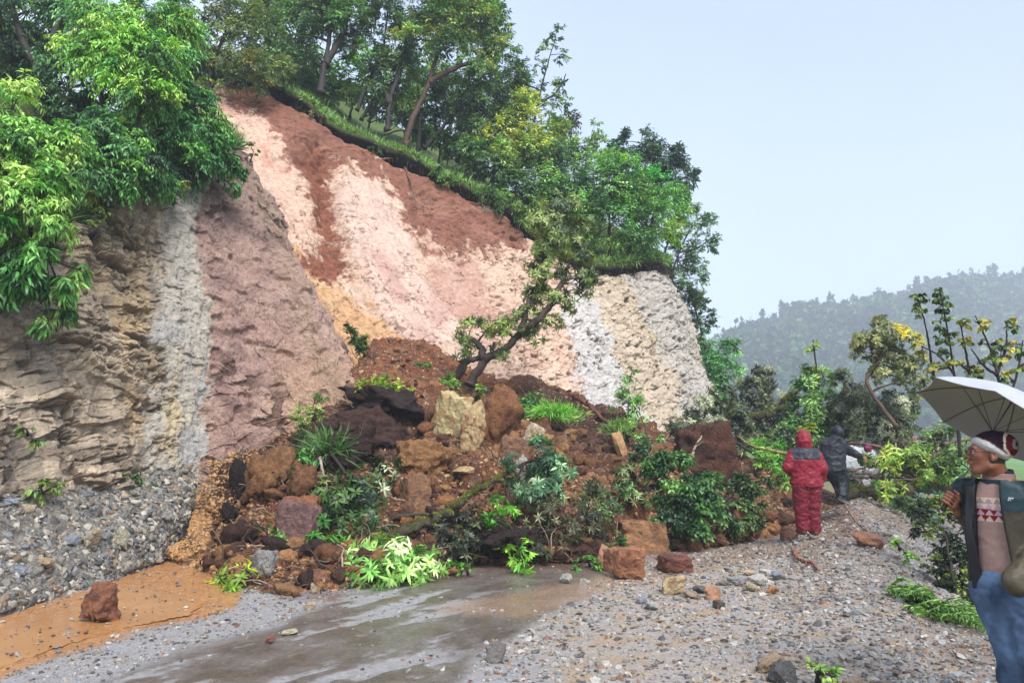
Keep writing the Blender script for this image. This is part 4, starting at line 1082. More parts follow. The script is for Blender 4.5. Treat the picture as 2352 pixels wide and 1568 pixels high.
stick('dead_branch', 'thin bare branch dangling down the red soil below the grass lip', [(930, 385, 20.9), (948, 430, 20.3), (955, 470, 19.9), (962, 480, 19.8)], 0.03, 5, (120, 90, 74), side=2)
stick('root', 'pale forked root poking out of the soil under the turf lip', [(905, 362, 20.9), (880, 366, 20.7), (868, 372, 20.6)], 0.04, 6, (140, 104, 84), side=3, cat='root')

# --- the small tree carried down by the slide, standing on the heap
WH = dict(mode='whorl', shape='l', k=9, L=0.14, W=0.036, tl=0.20, cover=1.5, droop=0.25, ltilt=0.25, clump=0.34, sag=0.05, up=0.35)
make_tree('uprooted_tree', 'crooked uprooted tree with whorled leaves standing on top of the earth heap', 'tree', None,
          [[(1078, 885, 15.6), (1112, 830, 15.5), (1160, 800, 15.4), (1196, 762, 15.4), (1212, 700, 15.4), (1240, 640, 15.5), (1275, 560, 15.6), (1290, 500, 15.7)],
           [(1045, 872, 15.7), (1070, 832, 15.6), (1100, 822, 15.5), (1130, 812, 15.45)],
           [(1196, 762, 15.4), (1250, 720, 15.3), (1290, 650, 15.3), (1310, 600, 15.4)],
           [(1110, 826, 15.5), (1100, 790, 15.5), (1075, 775, 15.5)]],
          [(1290, 500, 46, 15.7), (1255, 520, 40, 15.6), (1320, 530, 40, 15.6), (1280, 570, 50, 15.5), (1240, 590, 36, 15.5), (1325, 590, 36, 15.5), (1260, 640, 40, 15.4), (1310, 650, 40, 15.3), (1345, 640, 22, 15.4), (1240, 690, 34, 15.4), (1290, 700, 30, 15.3),
           (1210, 730, 30, 15.4), (1170, 765, 38, 15.3), (1120, 755, 26, 15.4), (1080, 760, 30, 15.5), (1070, 800, 24, 15.5), (1150, 800, 22, 15.4), (1220, 765, 26, 15.3), (1265, 750, 24, 15.3), (1270, 470, 24, 15.8), (1245, 545, 30, 15.6)],
          [(112, 132, 72), (88, 112, 64), (146, 160, 96), (66, 86, 54), (130, 146, 70)], 70, 0.10, dict(WH, bark=(110, 88, 80), cover=1.5))

# --- vegetation on and in the heap
gd_ = 'torn branches and plants in the landslide heap'
def plant(name, label, cat, blobs, pal_, seed, spec, stems=None, r0=0.018, crown='leaves'):
    """blobs given as (x, y, radius, lift): stood on the heap or the ground and lifted towards the camera side"""
    bl = []
    for b in blobs:
        bl.append(b)
    st = stems if stems is not None else [[(bl[0][0] + 5, bl[0][1] + bl[0][2] * 0.9, bl[0][3] + 0.1), (bl[0][0], bl[0][1], bl[0][3])]]
    return make_tree(name, label, cat, gd_, st, bl, pal_, seed, r0, spec, crown=crown, tname='stem')
RH = dict(WH, L=0.13, W=0.034, tl=0.22, cover=1.5, k=8, lv=0.3)
plant('fallen_branch', 'dark glossy branch with pale turned-up leaf undersides, lying down the front of the heap', 'branch',
      [(880, 1085, 36, 11.2), (830, 1110, 40, 11.0), (860, 1150, 50, 10.8), (800, 1170, 50, 10.7), (850, 1210, 50, 10.5), (790, 1230, 50, 10.4), (740, 1200, 30, 10.6)],
      [(40, 66, 36), (54, 84, 42), (30, 50, 32), (200, 208, 170), (72, 100, 50)], 80, dict(RH, lv=0.3), [[(760, 1040, 11.8), (800, 1100, 11.2), (820, 1180, 10.8), (800, 1250, 10.4)]], 0.03)
plant('fallen_branch', 'fresh green branch between the yellow-green one and the pale lime leaves', 'branch',
      [(740, 1250, 44, 10.1), (700, 1290, 36, 9.9), (770, 1270, 40, 9.9), (720, 1220, 30, 10.3)], [(86, 150, 50), (62, 122, 44), (116, 172, 62), (44, 88, 38)], 81, RH, [[(800, 1230, 10.3), (740, 1260, 10.0), (690, 1290, 9.8)]], 0.02)
plant('fallen_branch', 'small spreading sprig of long green leaves above the grey stone block', 'branch',
      [(600, 1232, 30, 10.2), (640, 1255, 28, 10.1), (655, 1285, 18, 9.9)], [(92, 152, 64), (70, 126, 54), (130, 180, 84)], 82, dict(RH, cover=0.7), [[(700, 1262, 10.2), (640, 1262, 10.1), (600, 1240, 10.2)]], 0.02)
plant('fallen_branch', 'yellow-green whorled branch lying at the edge of the orange mud', 'branch',
      [(560, 1350, 40, 9.0), (585, 1325, 32, 9.1), (545, 1372, 26, 8.9), (500, 1325, 20, 9.3), (530, 1310, 16, 9.5), (595, 1365, 24, 8.9)], [(150, 176, 44), (118, 156, 48), (190, 196, 60), (84, 130, 44)], 83, dict(RH, cover=1.0), [[(640, 1300, 9.6), (590, 1330, 9.2), (540, 1360, 9.0)]], 0.02)
plant('fallen_branch', 'large pale lime-green branch spilling onto the road edge', 'branch',
      [(850, 1290, 46, 9.3), (910, 1285, 46, 9.4), (970, 1290, 40, 9.4), (820, 1325, 40, 9.0), (880, 1320, 40, 9.0), (940, 1320, 36, 9.1), (1000, 1300, 26, 9.3), (800, 1350, 24, 8.8), (870, 1262, 26, 9.6)],
      [(176, 220, 126), (150, 204, 104), (206, 232, 164), (122, 178, 84), (96, 150, 66)], 84, dict(RH, cover=1.7, L=0.14), [[(1000, 1250, 10.0), (920, 1290, 9.4), (820, 1330, 9.0)]], 0.022)
stick('fallen_log', 'mossy dark trunk slanting up across the front of the heap', [(868, 1262, 9.9), (940, 1215, 10.1), (1000, 1192, 10.3), (1060, 1150, 10.7), (1110, 1118, 11.1), (1190, 1072, 11.8)], 0.085, 85, (70, 62, 44), gd_, 4, 'log', True)
plant('fallen_branch', 'blue-green leafy crown at the upper end of the mossy slanting trunk', 'branch',
      [(1230, 1050, 46, 11.7), (1270, 1090, 44, 11.6), (1200, 1080, 36, 11.6), (1290, 1060, 30, 11.8), (1240, 1130, 36, 11.4), (1180, 1120, 28, 11.4), (1280, 1140, 24, 11.4)],
      [(92, 134, 92), (70, 108, 76), (132, 164, 120), (52, 80, 56), (190, 204, 170)], 86, dict(RH, cover=1.5, L=0.13), [[(1190, 1072, 11.8), (1230, 1055, 11.8), (1280, 1060, 11.8)]], 0.03)
plant('fallen_branch', 'bright green leaf whorls hanging down to the road below the blue-green crown', 'branch',
      [(1160, 1150, 26, 10.9), (1150, 1200, 28, 10.6), (1180, 1240, 24, 10.3), (1200, 1290, 22, 9.9), (1130, 1190, 18, 10.6), (1195, 1262, 22, 10.1)], [(106, 168, 52), (82, 142, 46), (140, 190, 66)], 87, dict(RH, cover=1.4, wphi=50, up=-0.6, ltilt=0.9), [[(1170, 1110, 11.2), (1165, 1180, 10.8), (1185, 1240, 10.3), (1200, 1290, 9.9)]], 0.016)
plant('fallen_branch', 'dull brownish tangle of leaves and twigs below the mossy trunk', 'branch',
      [(1060, 1215, 46, 10.7), (1100, 1240, 40, 10.5), (1020, 1240, 40, 10.4), (1060, 1270, 30, 10.2), (1260, 1190, 40, 11.2), (1300, 1220, 36, 11.0), (1240, 1240, 36, 10.8), (1350, 1200, 36, 11.3)],
      [(70, 72, 46), (52, 56, 38), (96, 96, 64), (40, 46, 34), (150, 156, 120)], 88, dict(RH, cover=1.1, L=0.11, W=0.026), [[(1000, 1210, 10.7), (1100, 1235, 10.6), (1250, 1220, 10.9), (1360, 1190, 11.4)]], 0.03)
plant('fallen_branch', 'grey-leaved branch with pale undersides left of the large small-leaved bush', 'branch',
      [(1350, 1115, 26, 12.1), (1380, 1125, 20, 12.1), (1335, 1150, 22, 12.0), (1310, 1230, 22, 11.2), (1365, 1160, 22, 11.8)], [(160, 160, 124), (120, 124, 92), (88, 96, 66), (190, 190, 156)], 89, dict(RH, cover=1.4), [[(1260, 1290, 10.8), (1310, 1220, 11.2), (1350, 1130, 12.0)]], 0.02)
plant('uprooted_bush', 'large dark green small-leaved bush slumped at the right of the heap', 'bush',
      [(1490, 1050, 36, 12.9), (1540, 1080, 46, 12.7), (1600, 1110, 50, 12.5), (1560, 1140, 50, 12.3), (1620, 1160, 46, 12.2), (1580, 1190, 50, 12.0), (1540, 1200, 36, 12.0), (1640, 1110, 36, 12.5), (1590, 1225, 34, 11.9), (1500, 1100, 30, 12.7)],
      [(80, 124, 62), (58, 98, 50), (110, 152, 78), (42, 72, 42)], 90, dict(L=0.085, W=0.034, k=10, shape='l', cover=2.4, ltilt=0.6, sag=0.5, tl=0.4, lv=0.3), [[(1680, 1150, 12.9), (1600, 1130, 12.7), (1520, 1090, 12.9)], [(1680, 1150, 12.9), (1620, 1180, 12.4), (1560, 1200, 12.2)]], 0.03)
plant('uprooted_bush', 'smaller dull green bush between the large bush and the person in red', 'bush',
      [(1700, 1120, 34, 13.2), (1735, 1145, 36, 13.1), (1710, 1180, 36, 12.9), (1750, 1110, 24, 13.4), (1740, 1190, 24, 12.8), (1680, 1200, 28, 12.7)], [(76, 104, 58), (56, 82, 48), (104, 130, 76)], 91, dict(L=0.08, W=0.03, k=10, shape='l', cover=2.2, ltilt=0.6, sag=0.4), None, 0.02)
SM = dict(L=0.08, W=0.028, k=8, shape='l', cover=1.8, tl=0.25, up=0.6)
for q, (nm, lab, bl, pl, sp) in enumerate([
    ('wild_plant', 'yellow-green weeds growing on the dark turf clod at the top of the heap', [(840, 895, 24, 13.5), (880, 885, 24, 13.7), (920, 890, 20, 13.7), (900, 905, 22, 13.4)], [(150, 180, 62), (116, 156, 60), (180, 196, 84)], SM),
    ('wild_plant', 'low green plant on the red soil just left of the crooked tree', [(978, 845, 22, 15.6)], [(90, 140, 60), (70, 112, 54)], SM),
    ('wild_plant', 'small leafy plants at the foot of the crooked tree', [(1030, 870, 22, 15.3), (1050, 895, 20, 14.9), (1095, 900, 16, 14.8), (1010, 890, 16, 15)], [(96, 142, 60), (120, 160, 70), (66, 100, 50)], SM),
    ('shrub', 'small bush with a dark soil clump perched on the bare scar', [(805, 765, 22, 15.4), (835, 780, 24, 15.4), (820, 795, 18, 15.3)], [(120, 146, 66), (90, 122, 56), (156, 160, 84), (60, 84, 44)], SM),
    ('wild_plant', 'feathery pale green plant leaning on the mauve rock at the left of the heap', [(715, 940, 28, 13.0), (700, 975, 28, 12.8), (730, 910, 18, 13.2)], [(132, 160, 84), (104, 140, 70), (160, 182, 104)], dict(SM, L=0.08, W=0.015, cover=1.0)),
    ('wild_plant', 'drooping green ferns spilling over the dark turf at the left of the heap', [(690, 1030, 36, 12.0), (710, 1070, 36, 11.8), (730, 1010, 28, 12.2), (680, 1090, 24, 11.7)], [(84, 134, 58), (60, 104, 50), (112, 158, 76)], dict(SM, ltilt=0.9, sag=0.6, L=0.12)),
    ('wild_plant', 'pale small-leaved tuft right of the long hanging grass', [(790, 1035, 24, 12.2), (805, 1055, 18, 12.1)], [(150, 180, 120), (110, 150, 90)], SM),
    ('wild_plant', 'green plants on the middle of the heap, left of the bright grass', [(1210, 940, 26, 14.8), (1195, 930, 18, 15), (1240, 915, 22, 15.4)], [(120, 168, 66), (92, 140, 60), (80, 130, 90)], SM),
    ('sapling', 'light green sapling in front of the pale grey rock', [(1445, 900, 30, 16.2), (1430, 930, 34, 16), (1470, 940, 28, 16), (1450, 860, 18, 16.3), (1470, 985, 26, 15.4), (1490, 1010, 26, 15.2), (1440, 980, 22, 15.6)], [(140, 190, 104), (110, 164, 82), (172, 208, 136), (78, 128, 62)], dict(SM, cover=0.85)),
    ('wild_plant', 'ferny bright green growth beside the person in red', [(1770, 1050, 30, 16.2), (1800, 1070, 26, 15.9), (1750, 1030, 26, 16.6), (1800, 1100, 20, 15.2), (1785, 1040, 24, 16.3)], [(116, 176, 62), (88, 150, 56), (146, 196, 88)], dict(SM, L=0.13, W=0.03)),
    ('wild_plant', 'small plants growing where the bedded cliff meets the scree', [(300, 1105, 22, 11.2), (330, 1115, 18, 11.4), (270, 1100, 16, 10.9)], [(86, 122, 62), (110, 144, 76)], dict(SM, L=0.07)),
    ('wild_plant', 'low leafy sprig on the road beside the square sandstone block', [(1350, 1285, 16, 10.3), (1330, 1300, 12, 10.1), (1370, 1298, 10, 10.1)], [(104, 156, 62), (80, 128, 52)], SM),
    ('wild_plant', 'low green sprig in front of the sandstone slab at the heap foot', [(1425, 1248, 18, 11.1), (1400, 1255, 14, 11)], [(84, 128, 58), (60, 98, 48)], SM),
    ('wild_plant', 'small green leaves flat on the mud right of the pale lime branch', [(1070, 1306, 14, 9.5), (1040, 1300, 12, 9.6)], [(104, 158, 60), (84, 134, 52)], SM),
    ('wild_plant', 'tiny pale weed on the gravel in the lower right', [(1875, 1545, 20, 5.25), (1910, 1550, 14, 5.2)], [(150, 176, 92), (120, 156, 80)], dict(SM, L=0.05, W=0.02, tl=0.1)),
    ('wild_plant', 'small light weed on the right bank beside the orange rock', [(2062, 1250, 12, 9.2), (2085, 1280, 16, 8.8)], [(128, 164, 74), (100, 146, 66)], dict(SM, L=0.07))]):
    plant(nm, lab, 'sapling' if nm == 'sapling' else ('shrub' if nm == 'shrub' else 'plant'), bl, pl, 100 + q, sp)
def tuft(label, cx, cy, Y, w, h, n, bh, pal_, seed, name='grass_tuft'):
    rg = np.random.default_rng(seed)
    pts = np.array([at(cx + rg.normal() * w, cy + rg.normal() * h, Y + rg.normal() * 0.1) for _ in range(n)])
    t = thing(name, at(cx, cy, Y), label, 'grass', gd_)
    grass_patch('blades', None, pts, bh, pal_, seed, parent=t, w=0.016, hang=0.6)
tuft('bright green grass patch on top of the heap, right of the boulders', 1270, 955, 14.6, 26, 9, 900, 0.16, [(128, 190, 66), (104, 168, 60)], 141)
tuft('long dark green grass hanging over the edge of the dark turf clod', 760, 1050, 12.1, 16, 14, 700, 0.34, [(74, 112, 56), (54, 88, 48), (100, 136, 70)], 142)
tuft('sparse grass on the small ridge between the two soil clods at the right', 1420, 985, 15.2, 14, 8, 260, 0.16, [(120, 156, 70), (90, 130, 60)], 143)

# --- the fallen crowns that block the road at the right
plant('fallen_branch', 'matted dark twigs along the heap foot, right of the pale lime branch', 'branch',
      [(1040, 1262, 40, 10.3), (1090, 1255, 40, 10.5), (1140, 1230, 40, 10.8), (1100, 1200, 36, 10.9), (1010, 1290, 24, 9.9), (1230, 1270, 34, 10.5), (1290, 1262, 30, 10.8), (1390, 1235, 30, 11.3)],
      [(62, 76, 44), (84, 96, 58), (46, 54, 36), (120, 128, 84), (104, 88, 60)], 144, dict(RH, cover=1.2, L=0.10, W=0.026), [[(1000, 1285, 10.0), (1120, 1240, 10.7), (1300, 1250, 10.9)]], 0.02)
plant('fallen_branch', 'dark leafy branch flattened under the shaggy turf clod at the left', 'branch',
      [(700, 1120, 34, 11.4), (740, 1140, 36, 11.2), (760, 1100, 34, 11.5), (720, 1180, 30, 10.9), (660, 1100, 24, 11.8)], [(64, 98, 48), (46, 74, 40), (90, 124, 60), (120, 132, 80)], 145, dict(RH, cover=1.2, L=0.10, W=0.026), [[(780, 1080, 11.8), (730, 1130, 11.3), (700, 1190, 10.9)]], 0.018)
plant('fallen_branch', 'low dark foliage between the grey-leaved branch and the large bush', 'branch',
      [(1420, 1120, 34, 12.6), (1450, 1150, 30, 12.4), (1400, 1170, 30, 12.0), (1440, 1090, 24, 12.9), (1380, 1190, 26, 11.8)], [(82, 110, 62), (60, 86, 48), (110, 136, 82), (140, 146, 104)], 146, dict(RH, cover=1.2, L=0.10, W=0.026), [[(1350, 1190, 11.7), (1400, 1150, 12.1), (1450, 1120, 12.6)]], 0.018)
for q, (lab, bl, pl) in enumerate([
    ('ragged sod with brown grass sagging over the scar, nearest the dark stout tree', [(700, 238, 22, 20.6), (730, 262, 18, 20.5)], [(96, 112, 58), (120, 112, 66), (70, 84, 48)]),
    ('leafy sprigs drooping over the undercut below the leaning stems', [(850, 338, 20, 20.8), (880, 352, 16, 20.8), (825, 322, 16, 20.8)], [(104, 140, 66), (78, 110, 56)]),
    ('small ferny clump hanging over the turf edge right of the reddish trunk', [(1010, 398, 20, 21.1), (1035, 412, 18, 21.1)], [(96, 136, 64), (74, 108, 54), (126, 130, 70)]),
    ('low green bush spilling over the right end of the undercut lip', [(1130, 450, 26, 21.5), (1165, 470, 26, 21.6), (1195, 495, 22, 21.8), (1100, 440, 18, 21.5)], [(92, 130, 66), (70, 104, 56), (118, 150, 80)]),
    ('small weeds rooted in a crack of the bedded cliff, near the left edge', [(60, 985, 15, 8.8), (75, 1010, 12, 8.8)], [(88, 120, 60), (110, 132, 66)]),
    ('mossy weeds on the bedded cliff just below the shrubs', [(240, 490, 18, 11.2), (215, 505, 14, 11.1)], [(112, 128, 52), (84, 106, 48)]),
    ('little green tuft on the bedded cliff just above the scree, far left', [(95, 1120, 20, 9.2), (130, 1115, 16, 9.4)], [(86, 122, 60), (120, 146, 70)])]):
    plant('wild_plant', lab, 'plant', bl, pl, 520 + q, dict(SM, L=0.09, ltilt=0.7, sag=0.5, up=0.1))
gr_ = 'fallen trees tangled across the road'
def FT(label, trunks, blobs, pal_, seed, spec=None, r0=0.05, name='fallen_tree'):
    return make_tree(name, label, 'tree', gr_, trunks, blobs, pal_, seed, r0, dict(WH, cover=2.1, L=0.12, W=0.036, lv=0.32, **(spec or {})))
FT('grey-olive fallen crown at the foot of the pale rock, left of the tangle', [[(1760, 1060, 17.2), (1680, 1010, 17.6), (1600, 980, 18), (1540, 985, 18.2)]],
   [(1560, 965, 32, 18), (1620, 950, 36, 18), (1660, 920, 32, 18.2), (1640, 990, 36, 17.6), (1700, 980, 32, 17.6), (1590, 1000, 26, 17.5)], [(128, 140, 104), (100, 112, 82), (160, 168, 134), (74, 86, 60)], 150)
FT('dark fallen crown with grey-brown leaves rising left of the fresh green one', [[(1840, 1100, 18.4), (1800, 990, 18.6), (1760, 900, 18.8)], [(1800, 990, 18.6), (1700, 940, 18.8)]],
   [(1750, 870, 32, 18.8), (1720, 910, 36, 18.8), (1770, 920, 38, 18.6), (1700, 880, 20, 19), (1800, 960, 36, 18.4), (1740, 970, 34, 18.2), (1690, 950, 26, 18.6)], [(104, 112, 84), (78, 86, 64), (140, 144, 116), (54, 62, 46)], 151)
stick('mossy_limb', 'dark mossy limb curving up out of the tangled crowns left of the people', [(1690, 962, 17.8), (1740, 955, 17.6), (1785, 945, 17.5), (1805, 915, 17.5), (1832, 898, 17.4)], 0.10, 152, (64, 56, 44), gr_, 4, 'branch', True)
FT('fresh light green tree in the middle of the tangle, behind the two walkers', [[(1890, 1060, 17.4), (1885, 980, 17.4), (1880, 900, 17.5), (1868, 780, 17.6)], [(1885, 980, 17.4), (1925, 920, 17.6)]],
   [(1850, 900, 34, 17.6), (1880, 940, 38, 17.5), (1830, 950, 36, 17.5), (1910, 970, 36, 17.5), (1860, 990, 36, 17.3), (1890, 880, 30, 17.7), (1866, 850, 22, 17.7), (1940, 940, 28, 17.6), (1868, 800, 12, 17.6), (1820, 1000, 30, 17.2)],
   [(132, 176, 104), (102, 150, 80), (166, 200, 132), (74, 118, 60), (168, 184, 70)], 153, dict(mode='alt', k=8))
FT('silvery grey-leaved fallen crown right of the fresh green tree', [[(2100, 1110, 16.6), (2050, 1020, 16.8), (1990, 950, 17)], [(2050, 1020, 16.8), (2080, 960, 16.8)]],
   [(1950, 880, 36, 17), (1975, 920, 40, 17), (1940, 960, 36, 16.9), (2010, 960, 44, 16.8), (2050, 930, 38, 16.8), (2070, 990, 40, 16.6), (2020, 1010, 40, 16.5), (2085, 940, 30, 16.8), (1980, 1000, 34, 16.6)],
   [(150, 154, 126), (112, 118, 94), (190, 192, 168), (72, 80, 62), (92, 104, 70)], 154)
FT('upright olive leaf crown standing above the tangle, yellow leaves round it', [[(2060, 980, 15.6), (1992, 880, 15.8), (2020, 830, 15.9), (2030, 770, 16)], [(2020, 830, 15.9), (2075, 800, 16)]],
   [(2000, 770, 30, 16), (2040, 760, 32, 16), (2070, 785, 34, 16), (2000, 810, 32, 16), (2050, 820, 34, 16), (1975, 790, 20, 16), (2085, 830, 28, 15.9), (2090, 880, 30, 15.8), (2020, 745, 16, 16), (2030, 860, 26, 15.8)],
   [(132, 138, 84), (104, 112, 70), (164, 166, 104), (76, 86, 54), (196, 178, 56)], 155, dict(bark=(130, 96, 84)))
FT('low leafy fallen branch in front of the silvery crown, beside the log', [[(2160, 1130, 14.8), (2080, 1080, 15), (1990, 1060, 15.2)]],
   [(2000, 1050, 20, 15.2), (2030, 1120, 18, 14.6), (2100, 1060, 34, 15), (2140, 1080, 34, 14.8), (2180, 1050, 30, 14.8), (2060, 1060, 24, 15.2)], [(130, 160, 70), (96, 130, 62), (164, 182, 84), (70, 96, 50)], 156, None)
FT('dark leafy undergrowth behind the walkers at the foot of the tangle', [[(1830, 1130, 16.8), (1840, 1060, 17)]],
   [(1850, 1050, 36, 17), (1900, 1040, 40, 17.2), (1800, 1020, 34, 17.2), (1950, 1050, 36, 17), (1750, 1020, 30, 17.4), (1950, 1000, 30, 17.4), (1940, 1100, 26, 16.4), (2100, 1120, 40, 16.4), (2160, 1090, 40, 16), (2200, 1120, 40, 15), (2040, 1060, 34, 17)],
   [(74, 98, 56), (54, 76, 46), (100, 124, 70), (40, 56, 38)], 157)
stick('fallen_log', 'mossy log lying level across the road behind the bank', [(1930, 1135, 15.4), (2000, 1130, 15.2), (2100, 1122, 14.9), (2180, 1115, 14.6), (2290, 1095, 14.2)], 0.13, 158, (86, 72, 50), gr_, 3, 'log', True, taper=0.7)
stick('dead_branch', 'pale yellow-green bare limb running left from the person in red', [(1835, 1042, 14.6), (1780, 1036, 14.8), (1730, 1025, 15), (1695, 1000, 15.3)], 0.045, 159, (150, 146, 84), gr_, 3)
stick('dead_branch', 'smooth pale branch propped upright on the big dark root clod', [(1582, 1060, 13.4), (1595, 1030, 13.5), (1612, 1000, 13.6)], 0.035, 160, (186, 164, 138), gr_, 1)
ORD = 'first second third fourth fifth sixth seventh eighth ninth tenth eleventh twelfth thirteenth fourteenth fifteenth last'.split()
for q in range(16):
    rg = np.random.default_rng(200 + q)
    x0, y0 = 1955 + q * 15, 1010 + rg.random() * 110; Y0 = 14.6 + rg.random() * 2
    an = rg.random() * 3.1; L_ = 70 + rg.random() * 90
    x1, y1 = x0 + math.cos(an) * L_, y0 - math.sin(an) * L_ * 0.5
    stick('dead_branch', '%s from the left of the bare twiggy branches right of the walkers' % ORD[q], [(x0, y0, Y0), ((x0 + x1) / 2 + rg.normal() * 8, (y0 + y1) / 2 - 8, Y0 + 0.1), (x1, y1, Y0 + rg.normal() * 0.3)], 0.022 + 0.02 * rg.random(), 200 + q, (118, 96, 80), 'bare branches in the tangle right of the walkers', 6)

FT('grey-green mass of broken crown between the mossy limb and the walkers', [[(1830, 1100, 18.0), (1780, 1030, 18.2), (1740, 980, 18.4)]],
   [(1740, 990, 34, 18.2), (1790, 1000, 36, 18), (1840, 1020, 34, 17.8), (1700, 1020, 28, 17.8), (1650, 1030, 24, 17.6), (1900, 1000, 34, 17.8)], [(120, 134, 98), (92, 108, 76), (150, 160, 124), (66, 84, 54)], 178)
FT('low tangled crown and twigs behind the log, under the silvery crown', [[(2200, 1120, 15.6), (2120, 1060, 15.8), (2060, 1020, 16)]],
   [(2100, 1020, 34, 16), (2150, 1050, 34, 15.8), (2080, 1080, 30, 15.8), (2120, 1100, 28, 15.4), (2170, 1010, 26, 16)], [(112, 122, 88), (84, 96, 66), (140, 150, 112), (60, 74, 48)], 179)
# --- plants of the outer bank, close to the man with the umbrella
gb_ = 'plants on the outer bank of the road'
HL = dict(L=0.066, W=0.052, k=6, mode='alt', shape='l', droop=0.3, ltilt=0.8, tl=0.35, cover=0.7, clump=0.9, sag=0.1, up=0.7, tw=0.007)
def BK(name, label, cat, trunks, blobs, pal_, seed, spec, r0=0.02, crown='leaves'):
    return make_tree(name, label, cat, gb_, trunks, blobs, pal_, seed, r0, spec, crown=crown, tname='stem')
BK('sapling', 'tall thin sapling with a column of dark green heart-shaped leaves, above the umbrella', 'sapling', [[(2205, 1050, 9.2), (2195, 900, 9.2), (2180, 780, 9.2), (2158, 668, 9.2)]],
   [(2160, 680, 14, 9.2), (2160, 705, 16, 9.2), (2164, 730, 17, 9.2), (2170, 757, 18, 9.2), (2176, 785, 17, 9.2), (2180, 812, 14, 9.2)], [(70, 96, 52), (92, 114, 58), (54, 76, 44)], 170, dict(HL, cover=1.5, L=0.07))
BK('sapling', 'bare-stemmed sapling with a tuft of leaves at its tip, leftmost above the umbrella', 'sapling', [[(2150, 900, 9.4), (2138, 820, 9.4), (2128, 760, 9.4), (2108, 680, 9.4)]], [(2105, 690, 16, 9.4), (2120, 690, 12, 9.4), (2112, 715, 14, 9.4)], [(84, 108, 66), (110, 128, 80)], 171, dict(HL, cover=1.1, L=0.07))
BK('sapling', 'yellow-leaved sapling right of the dark leaf column', 'sapling', [[(2230, 930, 9.0), (2225, 850, 9.0), (2215, 790, 9.0), (2205, 735, 9.0)], [(2225, 850, 9.0), (2190, 830, 9.0)], [(2230, 930, 9.0), (2170, 830, 9.1), (2110, 790, 9.2)]],
   [(2205, 745, 18, 9), (2212, 790, 20, 9), (2185, 830, 20, 9), (2225, 840, 18, 9), (2120, 800, 14, 9.2), (2150, 850, 16, 9.2)], [(146, 150, 64), (116, 132, 58), (172, 164, 78), (88, 110, 56)], 172, HL)
BK('sapling', 'twiggy sapling with yellow and green leaves at the right edge behind the umbrella', 'sapling', [[(2310, 950, 8.8), (2290, 860, 8.8), (2270, 790, 8.8), (2240, 725, 8.8)], [(2290, 860, 8.8), (2310, 800, 8.8), (2312, 750, 8.8)], [(2310, 950, 8.8), (2335, 860, 8.8), (2350, 780, 8.8)], [(2290, 860, 8.8), (2260, 840, 8.8), (2230, 800, 8.8)]],
   [(2242, 740, 20, 8.8), (2265, 790, 22, 8.8), (2312, 750, 18, 8.8), (2300, 800, 22, 8.8), (2340, 790, 22, 8.8), (2280, 840, 22, 8.8), (2340, 840, 22, 8.8), (2260, 850, 16, 8.8), (2320, 870, 20, 8.8)], [(150, 152, 60), (120, 136, 60), (180, 168, 76), (84, 106, 54)], 173, HL)
BK('bush', 'dark tangled bush with small yellow-green leaves below the umbrella hand', 'bush', [[(2200, 1420, 8.6), (2190, 1330, 8.6), (2170, 1220, 8.8)], [(2210, 1430, 8.4), (2230, 1330, 8.6), (2215, 1200, 8.8)]],
   [(2250, 1300, 34, 8.6), (2260, 1380, 30, 8.2), (2215, 1400, 24, 8.3), (2150, 1290, 26, 8.8), (2160, 1180, 34, 9.2), (2200, 1200, 36, 9), (2170, 1240, 34, 9.0), (2215, 1270, 36, 8.8), (2180, 1300, 36, 8.8), (2220, 1340, 34, 8.7), (2190, 1360, 30, 8.6), (2240, 1250, 30, 9), (2130, 1220, 26, 9.4), (2110, 1180, 28, 9.8), (2090, 1150, 26, 10.2)],
   [(52, 66, 42), (74, 90, 50), (38, 50, 36), (120, 138, 62)], 174, dict(L=0.05, W=0.027, k=8, shape='l', cover=1.9, tl=0.25, lv=0.35), 0.03)
BK('bush', 'blue-green leafy plant on the slope below the mossy log', 'bush', None or [[(2120, 1200, 11.5), (2120, 1170, 11.5)]], [(2100, 1165, 28, 11.8), (2130, 1180, 26, 11.4), (2150, 1150, 26, 11.8), (2075, 1150, 22, 12.2)], [(66, 98, 78), (90, 124, 100), (46, 72, 56)], 175, dict(WH, cover=0.9, L=0.13, W=0.04))
BK('bush', 'soft green shrubs on the valley side seen under the umbrella', 'bush', [[(2180, 1100, 16), (2170, 1040, 16)]], [(2150, 1010, 34, 16), (2190, 1000, 30, 16), (2140, 1050, 30, 15.6), (2230, 1050, 40, 14), (2240, 1100, 40, 13), (2260, 1160, 40, 12)], [(120, 158, 92), (92, 132, 78), (150, 180, 112)], 176, dict(L=0.12, W=0.05, cover=1.1))
stick('dead_branch', 'thick dark branch curving below the tangled bush beside the man', [(2150, 1340, 8.8), (2190, 1385, 8.5), (2230, 1378, 8.4), (2270, 1350, 8.3)], 0.05, 177, (74, 60, 50), gb_, 5)
